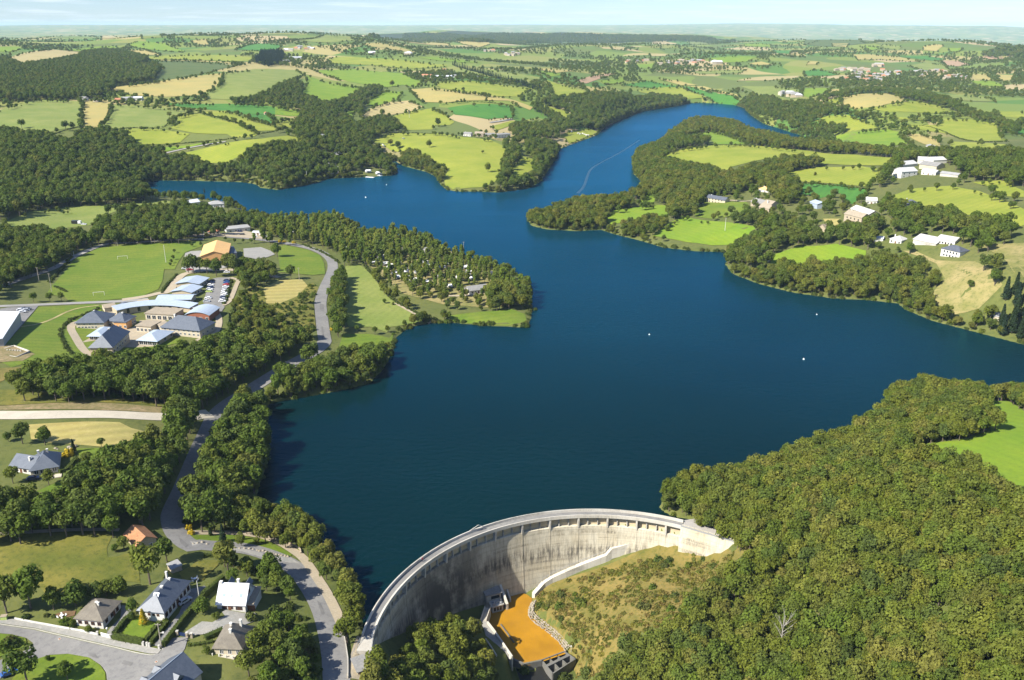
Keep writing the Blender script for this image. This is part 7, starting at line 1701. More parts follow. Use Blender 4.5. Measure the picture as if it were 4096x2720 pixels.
extra(W('B', 8, 6, (1480,1112),(1530,1052),(1540,962),(1560,862),(1450,812),(1530,812),(1650,852),(1640,932),(1600,1002),(1560,1082),(1640,1082),(1740,1022),(1760,952),(1700,892),(1690,832),(1760,792),(1850,822),(1960,850),(1900,882),(1870,962),(1860,1042),(1780,1102),(1640,1130),(1500,1150)), 'dark', .9, 1.35)
extra(W('B', 9, 6, (1600,832),(1650,782),(1560,722),(1650,702),(1840,692),(1870,652),(1730,592),(1740,562),(1900,522),(2020,512),(2130,492),(2280,502),(2400,482),(2400,640),(2280,692),(2180,742),(2080,737),(1950,762),(1880,792),(1750,782)), 'dark', .9, 1.4)
extra(W('C', 9, 6, (0,442),(100,382),(240,402),(400,392),(560,402),(600,430),(480,460),(390,495),(200,522),(190,560),(130,590),(60,572),(0,522)), 'dark', .9, 1.4)
extra(W('C', 9, 6, (900,482),(880,422),(940,382),(990,402),(1100,432),(1250,427),(1350,452),(1450,482),(1590,497),(1500,512),(1300,512),(1240,542),(1330,542),(1420,542),(1430,592),(1340,622),(1300,632),(1200,602),(1170,562),(1060,522)), 'dark', .9, 1.4)
extra(W('C', 9, 6, (1260,422),(1350,387),(1500,362),(1700,367),(1850,382),(1960,412),(2060,460),(2150,500),(2300,540),(2361,560),(2361,590),(2260,560),(2100,500),(1990,460),(1900,440),(1800,412),(1640,387),(1480,392),(1330,422)), 'dark', .9, 1.3)
extra(W('C', 8, 6, (560,552),(580,512),(680,487),(820,492),(900,532),(890,562),(1000,592),(1100,622),(1300,652),(1400,652),(1700,692),(1600,717),(1400,712),(1200,682),(940,662),(900,622),(780,592),(700,582),(600,602),(480,622),(500,592)), 'oak', .9, 1.3)
extra(W('C', 8, 6, (300,702),(440,642),(600,612),(700,622),(710,672),(650,692),(540,692),(450,722),(560,762),(700,772),(790,817),(320,817)), 'dark', .9, 1.3)
extra(W('D', 7, 6, (520,152),(600,122),(700,132),(640,162),(790,192),(900,202),(970,232),(1130,182),(1350,132),(1430,162),(1340,202),(1210,232),(1300,262),(1310,332),(1220,342),(1180,302),(1100,262),(1000,302),(900,302),(870,352),(830,402),(710,422),(690,382),(640,372),(640,322),(560,332),(520,322),(520,292),(600,262),(550,222),(525,192)), 'oak', .85, 1.3)
extra(W('D', 6, 6, (35,420),(200,372),(360,307),(500,322),(540,372),(460,392),(400,432),(400,482),(330,490),(200,490),(80,465)), 'oak', .8, 1.15)
extra(W('D', 6, 4, (450,482),(540,452),(640,427),(690,452),(640,492),(560,522),(640,547),(800,562),(900,572),(1000,582),(960,592),(760,577),(600,542)), 'oak', .6, 1.0)
extra(W('D', 7, 6, (1000,562),(1100,502),(1140,452),(1000,432),(1060,402),(1200,422),(1310,452),(1400,502),(1520,472),(1620,442),(1700,432),(1700,472),(1800,482),(1820,502),(1700,522),(1600,572),(1400,562),(1200,592),(1170,642),(1080,642),(960,652),(970,602)), 'dark', .8, 1.25)
extra(W('D', 6, 5, (960,662),(1090,682),(1170,662),(1360,642),(1640,622),(1760,592),(1900,652),(1970,702),(1930,762),(1800,782),(1700,802),(1500,792),(1300,772),(1100,737),(970,692)), 'oak', .75, 1.15)
extra(W('D', 6.5, 5, (1800,792),(1930,782),(1950,852),(2030,892),(2130,872),(2210,862),(2210,940),(2361,1000),(2400,1040),(2180,950),(2000,912),(1850,862)), 'oak', .75, 1.15)
extra(W('D', 6, 7, (2210,860),(2240,762),(2361,712),(2480,700),(2480,1040),(2361,1000),(2240,950)), 'conifer', .9, 1.3)
extra(W('D', 8, 6, (1640,302),(1690,232),(1770,165),(1700,132),(1800,112),(1950,120),(2100,122),(2420,132),(2420,262),(2200,252),(2050,212),(2010,160),(1940,140),(1850,145)), 'dark', .9, 1.35)
extra(W('D', 8, 6, (2080,262),(2120,282),(2300,352),(2420,392),(2300,392),(2150,312),(2000,282),(1830,297),(1720,337)), 'dark', .9, 1.3)
extra(W('D', 7.5, 6, (1700,362),(1850,387),(2000,402),(2200,442),(2330,492),(2250,542),(2150,562),(2000,502),(1850,502),(1740,462)), 'dark', .9, 1.3)
extra(W('D', 7, 6, (2150,602),(2250,622),(2310,682),(2400,722),(2240,722),(2190,662)), 'dark', .9, 1.2)
extra(W('S', 6, 5, (-120,165),(300,160),(500,168),(720,185),(790,245),(700,262),(620,305),(540,370),(380,455),(300,495),(150,530),(60,610),(-120,720),(-120,400),(300,330),(400,312),(-120,330), road=2), 'dark', .8, 1.2)
extra(W('S', 6.5, 6, (790,172),(830,75),(1000,35),(1400,15),(1700,25),(1900,65),(1930,135),(1700,162),(1500,215),(1300,212),(900,228),(820,218)), 'dark', .8, 1.25)
extra(W('S', 7, 6, (900,-30),(1350,-40),(1500,-60),(1700,-50),(2000,10),(2300,30),(2361,80),(2200,110),(1950,90),(1700,20),(1400,10)), 'dark', .8, 1.2)
extra(W('K', 7, 3, (150,920),(230,820),(380,860),(500,1010),(620,990),(680,1126),(520,1150),(0,1150)), 'oak', .45, .8)
extra(W('S', 7, 3, (1960,800),(2080,660),(2200,690),(2300,830),(2361,900),(2361,1000),(2200,1000),(2050,1050),(1960,1000)), 'oak', .35, .75)
extra(W('S', 6, 6, (1990,440),(2100,400),(2330,420),(2361,500),(2250,560),(2110,640),(2060,560)), 'dark', .7, 1.0)
extra(ground('A', [(1110,1300),(1150,1308),(1200,1312),(1245,1318),(1280,1303),(1310,1315),(1345,1330),(1390,1322),(1430,1330),(1470,1332),(1600,1335),(1640,1345),(1670,1360),(1560,1325),(1350,1380),(1480,1385),(1660,1390)])[:, :2], 'dark', .8, 1.2)
Q = np.vstack([W('D', 9, 4, (820,300),(1300,260),(1420,330),(1700,340),(1700,480),(1300,560),(1100,480),(860,440)), W('D', 10, 4, (1640,520),(1830,500),(1830,600),(1700,600)), W('D', 9, 4, (1700,200),(1770,160),(1775,280),(1720,290)), W('D', 9, 4, (2010,200),(2080,190),(2100,260),(2060,270)), W('B', 10, 4, (1180,760),(1640,760),(1640,830),(1180,810)), W('B', 10, 4, (930,360),(1400,350),(1400,420),(930,420))]); Q = Q[rng.random(len(Q)) < .5]
extra(Q, 'dark', .45, .95)
# smaller trees that lean over the water's edge wherever woods come down to it
wood_all = np.vstack([g_[5] for g_ in GROVES if len(g_[5]) and g_[0] in ('oak', 'dark', 'poplar')]); wood_all = wood_all[wood_all[:, 1] < 3000]
sh = np.vstack([np.array(lake_xy[i]) + (np.array(lake_xy[i + 1]) - np.array(lake_xy[i])) * np.arange(0, 1, 3.2 / max(3.2, np.linalg.norm(lake_xy[i + 1] - lake_xy[i])))[:, None] for i in range(nl - 2)])
sh = np.vstack([sh + rng.normal(size=sh.shape) * 1.6 for _ in range(2)]); sh = sh[free(sh, 3.0, False, .5)]
dmin = np.concatenate([np.sqrt(((sh[i:i+300, None] - wood_all[None]) ** 2).sum(2)).min(1) for i in range(0, len(sh), 300)])
extra(sh[dmin < 15], 'oak', .35, .75)
# hedgerow trees round the fields
hp = []
for (g0_, m), (g7, g) in zip(field_polys, field_lift):
    if g[:, 1].mean() < 620 or m in ('lawn', 'meadow_rough', 'camp_ground', 'dry_scrub'): continue
    P = g[:, :2]
    for i in range(len(P)):
        a, b_ = P[i], P[(i + 1) % len(P)]; L = np.linalg.norm(b_ - a)
        if L < 4 or random.random() < .22: continue
        sp = 5.5 if a[1] < 1700 else 8; k = int(L / sp)
        dens = random.choice([.25, .5, .85])
        for q in range(k):
            if random.random() < dens: hp.append(a + (b_ - a) * (q + random.random()) / k + rng.normal(size=2) * 1.2)
hp = np.array(hp); hp = hp[free(hp, 4, False)]
nearh = hp[:, 1] < 1500
extra(hp[nearh], 'dark', .3, .85); grove('far', None, None, None, 0, hp[~nearh], .4, .95)
# scattered woods over the far country
lnY = rng.uniform(math.log(1150), math.log(6500), 62000); tX = rng.uniform(-.66, .66, 62000); Yq = np.exp(lnY); Q = np.c_[tX * Yq, Yq]
nz_ = np.sin(Q[:, 0] / 170 + 2.1 * np.sin(Q[:, 1] / 260)) + np.sin(Q[:, 1] / 150 + 1.7 * np.sin(Q[:, 0] / 330 + 1)) + .6 * np.sin(Q[:, 0] / 61 + Q[:, 1] / 83)
Q = Q[(nz_ > np.where(Q[:, 1] > 1700, -.25, .3)) & (rng.random(len(Q)) < np.where(Q[:, 1] < 1900, .6, 1))]
Q = Q[free(Q, 4, True, 2)]
allf = [(g[:, :2], g[:, 0].min(), g[:, 0].max(), g[:, 1].min(), g[:, 1].max()) for (g0_, m), (g, g3) in zip(field_polys, field_lift)] + [(g[:, :2], g[:, 0].min(), g[:, 0].max(), g[:, 1].min(), g[:, 1].max()) for (g0_, m), (g7, g) in zip(field_polys, field_lift)]
Q = Q[~in_fields(Q, 0)]
grove('far', None, None, None, 0, Q, .5, 1.15)
Q = np.vstack([W('V', 26, 8, (845,82),(930,79),(1000,78),(1150,76.5),(1250,79),(1400,81),(1560,81),(1650,90),(1700,95),(1620,97),(1500,97),(1300,96),(1100,97),(950,92),(860,86), fields=False), W('C', 22, 8, (2130,178),(2200,156),(2280,142),(2361,142),(2440,146),(2440,200),(2300,190),(2200,190), fields=False)])
grove('far', None, None, None, 0, Q, 1.5, 2.4)
# thickets: shrubs on the dry slope, hedge lines, scrub by the school, shore bushes
sc = [W('V', 1.25, .5, (1225,1390),(1247,1361),(1400,1308),(1480,1271),(1560,1257),(1640,1292),(1700,1270),(1650,1330),(1600,1390),(1570,1430),(1490,1450),(1430,1490),(1400,1545),(1345,1560),(1310,1500),(1270,1470), fields=False)]
sc[0] = sc[0][(np.sin(sc[0][:, 0] / 3.1 + 1.5 * np.sin(sc[0][:, 1] / 4.2)) + np.sin(sc[0][:, 1] / 2.7 + sc[0][:, 0] / 6) + rng.normal(size=len(sc[0])) * .7) > -.9]
grove('tuft', None, None, None, 0, sc[0], .35, 1.35)
Q = W('V', 4.2, .5, (1235,1402),(1255,1375),(1400,1318),(1480,1283),(1560,1270),(1640,1285),(1700,1272),(1650,1330),(1600,1390),(1570,1430),(1490,1450),(1430,1490),(1400,1545),(1345,1560),(1310,1500),(1270,1470), fields=False); Q = Q[np.sin(Q[:, 0] / 7) + np.sin(Q[:, 1] / 5 + Q[:, 0] / 9) + rng.normal(size=len(Q)) * .6 > .95]
grove('bush', None, None, None, 0, Q, .6, 1.5)
sc = [W('M', 3.4, .5, (430,1000),(560,1000),(700,900),(880,960),(1000,1150),(1060,1400),(1060,1600),(450,1600),(420,1300)), W('M', 3.4, .5, (190,480),(400,500),(760,660),(850,860),(640,800),(560,690),(330,640)), W('K', 4.5, 1, (100,760),(200,650),(280,690),(300,790),(400,790),(520,740),(600,660),(650,640),(680,700),(640,790),(660,960),(560,1000),(300,1000),(100,1000), fields=False),
      W('J', 5, 1, (0,420),(200,330),(420,250),(560,300),(600,480),(300,440)), W('J', 3.5, 1, (640,480),(1230,505),(1240,450),(660,430)), W('L', 4, 1, (130,1030),(640,1100),(620,1040),(440,960),(300,960)),
      W('S', 6, 1, (20,300),(200,330),(350,420),(300,500),(150,560),(20,640)), W('M', 4, 1, (880,480),(930,540),(1100,790),(1190,960),(1255,1110),(1300,1180),(1330,1100),(1240,900),(1150,700),(1000,520))]
lk = [np.array(lake_xy[i]) + (np.array(lake_xy[i + 1]) - np.array(lake_xy[i])) * q for i in range(nl - 2) for q in np.arange(0, 1, 3.0 / max(3.0, np.linalg.norm(lake_xy[i + 1] - lake_xy[i])))]
lk = np.array(lk) + rng.normal(size=(len(lk), 2)) * 1.4; lk = np.vstack([lk, lk + rng.normal(size=(len(lk), 2)) * 1.2]); lk = lk[free(lk, 4, False, .3)]
grove('bush', None, None, None, 0, np.vstack(sc + [lk]), .5, 1.5)
# dark hedge lines between the left fields, round the school and the campsite
hl = []
for t, pts in [('A',[(600,592),(598,690),(590,775)]), ('A',[(822,610),(800,650),(770,720),(720,778)]), ('A',[(1440,655),(1280,698),(1230,745),(1190,785),(960,780),(800,800)]), ('A',[(1440,672),(1600,710),(1760,760),(1870,808)]), ('A',[(350,850),(440,810),(580,775)]), ('A',[(1040,930),(1250,900),(1500,880),(1700,865),(1880,830),(1990,812)]),
               ('S',[(520,1060),(530,1000),(600,930),(700,890),(850,830)]), ('S',[(520,1060),(560,1150),(620,1230),(700,1265)]), ('S',[(1385,690),(1440,620),(1510,540)]), ('S',[(1990,590),(1960,640),(1950,720),(1930,790)]), ('S',[(1990,1000),(2000,900),(2010,800)]), ('S',[(420,600),(500,520),(570,440),(610,390)]), ('S',[(560,680),(480,640)]),
               ('D',[(1300,270),(1480,285),(1640,303)]), ('D',[(900,97),(1080,100)]), ('K',[(1000,500),(1100,610),(1200,750),(1330,835),(1470,915)]), ('K',[(560,360),(700,415),(800,470),(830,495)]), ('C',[(1720,555),(1900,560),(2100,645),(2280,640)]), ('B',[(1060,770),(900,760),(760,770)]), ('B',[(1180,560),(1300,550),(1590,575)])]:
    P = resample(smooth_line(ground(t, pts)[:, :2]), 1.5 if t in 'SK' else 2.2); hl.append(P + rng.normal(size=P.shape) * .4)
grove('hedgeline', None, None, None, 0, np.vstack(hl), .6, 1.0)
STUFF_T['hedgeline'] = [bush_mesh('hedge_clump', 'leaf_hedge', 1.2, 1.7, 120, .34) for _ in range(2)]

# --- single trees that can be picked out
SING = [('A','field_tree','dark',[(160,790,1.3,'round dark tree alone in the large pale green field'),(480,805,1.3,'wide dark tree at the lower edge of the large pale green field'),(530,800,1.0,'smaller dark tree touching the wide one in the pale green field'),(1465,570,1.3,'tree at the lower left corner of the olive hill field'),(1565,480,.9,'left of two trees on the edge of the tan curved field'),(1605,468,1.0,'right of two trees on the edge of the tan curved field'),(1235,715,1.0,'tree at the fork of hedges in the left fields'),(1045,195,1.2,'round tree on the green slope under the left skyline'),(2160,460,1.4,'tallest tree at the top of the belt right of the olive hill field')]),
        ('B','field_tree','oak',[(1040,862,1.05,'round tree alone in the upper part of the sunny meadow'),(1437,1028,1.0,'tree with long shadow in the lower right of the sunny meadow'),(780,855,1.1,'left of two big trees at the upper left of the sunny meadow'),(828,875,1.2,'right of two big trees at the upper left of the sunny meadow'),(1400,902,.5,'small pale thin tree in the sunny meadow'),(725,650,1.2,'round tree at the corner of the tan field ringed by hedge'),(790,450,1.3,'round tree above the small green field between belts'),(1270,485,.9,'small round tree below the hilltop farm field'),(1100,720,1.3,'tall tree at the right of the bright yellow green field'),(1415,1140,.6,'shrub on the shore of the sunny meadow'),(800,990,1.5,'big tree at the mouth of the camp inlet'),(0,0,0,'')]),
        ('C','field_tree','dark',[(1497,402,1.0,'lone tree on the crest of the wooded hill field')]),
        ('D','field_tree','oak',[(2112,758,.55,'round bush alone in the dry tan field'),(690,498,.6,'oval bush in the bright field below the hamlet'),(1380,238,.5,'low bush in the paler peninsula field'),(1480,640,.4,'small tree at the front of the shoreline field'),(1400,280,.4,'small tree on the hedge below the paler peninsula field'),(1470,345,.9,'tree at the corner of the green field behind the hamlet'),(2280,500,1.3,'large tree at right in the big sloping field'),(1240,668,.4,'small bush at the left of the shoreline field')]),
        ('L','garden_tree','dark',[(270,945,1.0,'large dense tree at the edge of the olive meadow'),(60,985,.85,'round dark tree at the left edge behind the pavement'),(470,960,.55,'small dark tree right of the large dense tree'),(660,920,.75,'broad low tree behind the brown roofed bungalow'),(1310,735,.98,'tall tree standing in front of the tiled barn'),(1455,540,.62,'bright leafy tree beside the road bend'),(840,860,.5,'dark bush left in the hedge behind the bungalow'),(930,835,.5,'dark bush in the middle of the hedge behind the bungalow'),(1040,815,.55,'dark bush right in the hedge behind the bungalow'),(240,1600,.80,'dense tree on the traffic island at the bottom left'),(590,1570,.45,'small pale tree on the traffic island'),(1160,985,.40,'shrub at the corner of the villa driveway'),(1150,1040,.34,'small shrub below the villa corner'),(1770,985,.5,'leafy bush on the lawn left of the gravel forecourt'),(1880,1040,.32,'low shrub at the edge of the gravel forecourt'),(1800,1340,.35,'shrub in front of the cream house terrace'),(640,1090,.3,'shrub at the left corner of the bungalow'),(775,1150,.3,'shrub in front of the bungalow'),(420,1400,.22,'tiny round shrub on the traffic island'),(1000,450,.35,'bramble bush at the right edge of the olive meadow'),(1080,430,.4,'dark bush below the tiled barn'),(1990,640,.8,'pale willowy tree behind the house with the glaring slate roof')]),
        ('J','garden_tree','dark',[(190,890,.85,'dark spreading tree left at the edge of the straw field'),(380,900,.8,'dark tree in the middle of the straw field edge'),(850,920,.42,'small tree at the right of the straw field edge'),(70,870,.5,'dark bush at the left edge beside the straw field'),(110,1220,.65,'tree in front of the gabled slate wing'),(410,1235,.6,'tree on the lawn below the blue slate house'),(735,1080,.6,'tree at the edge of the garden lawn by the wood'),(1840,800,.5,'bright green tree on the lake side of the shaded road'),(1740,990,.48,'bright green bush beside the shaded road'),(1800,930,.45,'second bright green bush beside the shaded road')]),
        ('M','lawn_tree','oak',[(360,400,.45,'young tree in the middle of the picnic lawn'),(500,385,.28,'small young tree right on the picnic lawn'),(95,290,.4,'young tree at the left end of the picnic lawn'),(1340,1130,.72,'bright poplar like tree at the left end of the dam'),(1120,520,.7,'yellowish tree on the lake bank by the footpath')]),
        ('S','row_tree','dark',[(1500,352,.35,'first round tree of the row along the pitch'),(1490,410,.38,'second round tree of the row along the pitch'),(1475,440,.35,'third round tree of the row along the pitch'),(1465,462,.3,'fourth round tree of the row along the pitch'),(1650,295,.36,'round tree left of the sports hall'),(1725,290,.36,'round tree touching the sports hall corner'),(2015,268,.42,'round tree behind the sports hall on the left'),(2090,262,.36,'round tree behind the sports hall in the middle'),(2160,268,.42,'round tree behind the sports hall on the right'),(2300,262,.45,'round tree beside the road behind the asphalt court'),(1935,245,.4,'round tree at the back of the sports hall'),
            (1620,520,.75,'left tree of the row in front of the sports hall'),(1665,525,.8,'second tree of the row in front of the sports hall'),(1720,520,.72,'third tree of the row in front of the sports hall'),(1780,525,.7,'fourth tree of the row in front of the sports hall'),(1860,550,.78,'slender tree before the orange gable of the sports hall'),(1960,520,.9,'fifth tree of the row in front of the sports hall'),(2010,530,.9,'last tree of the row in front of the sports hall'),(290,770,.6,'left dark tree at the near left corner of the pitch'),(430,765,.6,'middle dark tree at the near left corner of the pitch'),(530,765,.6,'right dark tree at the near left corner of the pitch'),(550,20,.3,'small tree in the meadow before the dark wood'),(585,14,.3,'second small tree in the meadow before the dark wood')]),
        ('K','lawn_tree','dark',[(1160,790,.4,'round bush in the mown meadow'),(1220,800,.28,'smaller bush in the mown meadow'),(480,610,.9,'big tree at the lower edge of the curved lawn'),(380,450,1.1,'tall dark tree at the left end of the curved lawn'),(570,790,.75,'bare brownish tree by the straw clearing'),(300,990,1.0,'large bush in the scrubland beside the road'),(940,1120,.4,'young tree left on the small shore lawn'),(1070,1115,.4,'young tree right on the small shore lawn'),(960,995,.45,'left small tree at the foot of the mown meadow'),(1090,1015,.5,'right small tree at the foot of the mown meadow'),(1350,985,.4,'bush in the water edge below the meadow'),(2255,850,.4,'bush standing in the water off the campsite tip'),(1180,1000,.42,'middle small tree at the foot of the mown meadow')])]
def put_tree(kind, name, p, s, label, group=None, rz=None, v=None):
    cme, tme = TREES[kind][random.randrange(len(TREES[kind])) if v is None else v]
    e = bpy.data.objects.new(name, None); e.location = p; e.rotation_euler = (0, 0, random.uniform(0, 6.28) if rz is None else rz); e.scale = (s * random.uniform(.94, 1.06), s * random.uniform(.94, 1.06), s * random.uniform(.93, 1.08))
    col.objects.link(e); tag(e, label, 'tree', group)
    for nm, me in (('trunk', tme), ('crown', cme)):
        o = bpy.data.objects.new(nm, me); col.objects.link(o); o.parent = e
for t, nm, kd, lst in SING:
    pts = [q for q in lst if q[2] > 0]; g = ground(t, [q[:2] for q in pts])
    for p, q in zip(g, pts): put_tree(kd, nm, (p[0], p[1], p[2] - (2.3 * q[2] if ('bush' in q[3] or 'shrub' in q[3] or 'low tree' in q[3]) else .1)), q[2] * (1.35 if t == 'L' and q[2] >= .4 else 1.55 if t == 'S' and 'sports hall' in q[3] and q[2] > .6 else 1.0), q[3])
for t, x, y, s, lb, kd in [('L',1255,1088,.92,'golden yellow conifer in front of the long villa','golden'), ('L',1945,365,.62,'dark conifer on the picnic lawn','conifer'), ('L',1835,310,.35,'small conifer left of the dark conifer on the picnic lawn','conifer'), ('J',620,960,.5,'dark conifer behind the blue slate house','conifer'), ('S',1985,990,.75,'dark conifer at the right corner of the school','conifer'), ('A',1490,1300,1.0,'tall dark conifer beside the white building on the wooded point','conifer'), ('J',535,230,.4,'small conifer on the school slope','conifer')]:
    p = ground(t, [(x, y)])[0]; put_tree(kd, 'conifer', (p[0], p[1], p[2] - .1), s, lb)
Q = W('A', 11, 5, (1850,300),(1900,235),(2060,235),(2070,290),(1960,330), fields=False); extra(Q, 'conifer', 1.2, 1.7)
Q = ground('B', [(1200 + k * 11, 310 + k * 3.2 + random.uniform(-3, 3)) for k in range(55)])[:, :2]; extra(Q, 'conifer', .9, 1.3)
for t, x, y, s, k, lb in [('J',575,985,1.5,2,'bright yellow shrub behind the blue slate house'), ('M',-90,300,.0,2,''), ('L',1640,250,1.0,2,'yellow flowering shrub at the bend of the road'), ('L',1665,295,.9,2,'second yellow flowering shrub at the bend of the road'), ('L',1620,200,1.0,0,'olive shrub at the bend of the road'), ('N',745,1230,.9,2,'yellow bush on the wooded mound below the dam'), ('K',398,345,1.2,2,'yellow broom hedge left beside the curved road'), ('K',430,345,1.1,2,'yellow broom hedge right beside the curved road'), ('K',500,352,1.2,2,'yellow broom bush further along the curved road'), ('S',1780,205,1.6,2,'yellow shrub by the road behind the sports hall'), ('K',778,980,1.0,2,'narrow yellow shrub between road and meadow'), ('N',1420,1500,1.3,0,'bright green bush at the bottom below the weir'), ('N',1740,1560,1.4,0,'green bush right of the weir'), ('N',1930,1530,1.5,0,'green bush at the foot of the dry slope'), ('N',1160,1540,1.4,0,'green bush left of the dark channel'), ('O',1310,310-30,1.3,3,'dark bush at the end of the paved plaza'), ('O',1150,250,1.4,1,'dark bush above the paved plaza'), ('O',1280,340,1.3,1,'dark shrub right of the paved plaza'), ('L',45,1290,1.6,1,'dark shrub in the corner verge at the left edge'), ('L',90,1240,1.3,0,'olive shrub in the corner verge at the left edge'), ('L',130,1270,1.2,0,'yellowish shrub in the corner verge'), ('L',1440,1070,.8,1,'clipped shrub at the villa entrance'), ('J',590,1105,1.0,1,'round hedge shrub beside the terrace'), ('J',640,1040,1.0,1,'reddish hedge shrub behind the terrace')]:
    if s == 0: continue
    p = ground(t, [(x, y)])[0]; o = bpy.data.objects.new('shrub', BUSH[k]); o.location = p; o.rotation_euler = (0, 0, random.random() * 6); o.scale = (s, s, s * random.uniform(.85, 1.15)); link(o); tag(o, lb, 'shrub')
# pale dead tree in the wood
p = ground('O', [(1690,1180)], 6)[0]; mb = MB(); mb.tube((0,0,-1),(0,0,7),.22,.14,6)
for k in range(14):
    a = k * 2.4; z = 4 + k * .42; q = Vector((math.cos(a) * 2.6, math.sin(a) * 2.6, z + 3.5)); mb.tube((0,0,min(z,8)), q, .09, .03, 5); mb.tube(q * .6 + Vector((0,0,z*.4)), q + Vector((math.cos(a+1), math.sin(a+1), .8)), .04, .015, 4)
mb.tube((0,0,7),(.3,.2,11.5),.14,.04,6)
tag(mb.build('dead_tree', M('bark_pale'), loc=tuple(p)), 'bare pale dead tree in the middle of the oak wood', 'tree')
# clipped hedges of the estate: leafy boxes
def hedge(t, pts, w, h, label, m='leaf_hedge'):
    P = resample(ground(t, pts)[:, :2], .5); Nn = normals(P); PP, NN = [], []
    for p, n_ in zip(P, Nn):
        z = float(hm(p[0], p[1]))
        for _ in range(26):
            u, f = random.uniform(-.5, .5), random.random()
            if f < .4: q = (u * w, h); nv = (0, 0, 1)
            elif f < .7: q = (-w / 2, random.uniform(0, h)); nv = (-n_[0], -n_[1], .1)
            else: q = (w / 2, random.uniform(0, h)); nv = (n_[0], n_[1], .1)
            PP.append((p[0] + n_[0] * q[0] + random.uniform(-.25, .25), p[1] + n_[1] * q[0] + random.uniform(-.25, .25), z + q[1])); NN.append(np.array(nv) * 1.6)
    core = MB(); wall_line(core, P, w * .86, h * .93, .3, .8)
    o = bpy.data.objects.new('hedge', cards_mesh('hedge', np.array(PP), np.array(NN), .15, np.clip(rng.normal(.5, .2, len(PP)), 0, 1), m, core)); o.data.materials[1] = M(m); link(o); tag(o, label, 'hedge', 'hedges of the housing estate')
for pts, w, h, lb in [([(990,1205),(1120,1232),(1245,1255)],1.6,1.5,'clipped hedge along the white garden wall'), ([(1000,1185),(1060,1100),(1115,1040)],1.2,1.5,'shaded hedge on the left of the villa lawn'), ([(1268,1240),(1330,1160),(1395,1085)],1.0,1.3,'clipped hedge on the right of the villa lawn'), ([(1318,1255),(1390,1165),(1455,1085)],1.1,1.3,'second clipped hedge beside the villa driveway'), ([(1425,1285),(1530,1150),(1640,1010),(1740,895),(1815,800)],1.2,1.8,'long tall hedge between villa driveway and gravel forecourt'), ([(1775,850),(1870,770),(1950,700)],1.3,2.0,'tall hedge beside the vegetable garden'), ([(1790,1215),(1870,1180),(1945,1150)],1.6,1.4,'short hedge in front of the cream house'), ([(1780,490),(1850,492),(1920,490)],1.0,1.0,'brownish hedge at the top of the vegetable garden'), ([(1640,1270),(1740,1262),(1850,1240)],.8,.7,'low planting in front of the cream house drive')]: hedge('L', pts, w, h, lb)
hedge('J', [(500,1140),(560,1120),(600,1080),(640,1020)], 1.4, 1.5, 'curved hedge round the terrace of the blue slate house')

# --- turn the groves into trees: the largest in view become things, the rest one mass per kind
SPOTS = dict(oak_tree=[(' at the lake edge', 1600, 1100), (' near the paved plaza', 1760, 1200), (' beside the dry slope', 1600, 1420), (' above the weir', 1480, 1500), (' at the bottom edge', 1750, 1540), (' in the bottom right corner', 2250, 1520), (' at the right edge', 2300, 1300), (' beside the bright pasture', 2150, 1080), (' on the far lake point', 2090, 880), (' in the middle', 1950, 1300)],
 wood_tree=[(' at its left end', 120, 870), (' just below the school', 300, 830), (' beside the road', 650, 800), (' above the white road', 400, 960), (' near the tiled barn', 330, 1190), (' behind the olive meadow', 120, 1190), (' by the blue slate house', 250, 1080), (' at the road edge', 410, 1090)],
 roadside_tree=[(' at its upper end', 560, 930), (' in the middle', 560, 1050), (' at its lower end', 480, 1170), (' beside the curved lawn', 780, 660), (' beside the meadow', 790, 740)],
 lakeside_tree=[(' beside the picnic lawn', 600, 1200), (' by the footpath', 700, 1270), (' close to the dam', 800, 1430), (' at its tip', 870, 810), (' at its left', 660, 880)],
 mound_tree=[(' near the hut', 880, 1520), (' near the landing', 1110, 1500), (' in the middle', 1000, 1480)],
 garden_tree=[(' below the cream house', 640, 1540), (' beside the road', 740, 1480), (' behind the garage', 640, 1340), (' near the road bend', 540, 1290)],
 poplar_tree=[(' behind the campsite entrance', 650, 530), (' along the far shore', 900, 540), (' near the tip', 1150, 640), (' by the mown meadow', 860, 610), (' near the chalet', 1080, 670)],
 campsite_tree=[(' near the chalet', 1080, 690), (' by the sandy track', 930, 690), (' at the grassy tip', 1180, 700)])
rest = {}
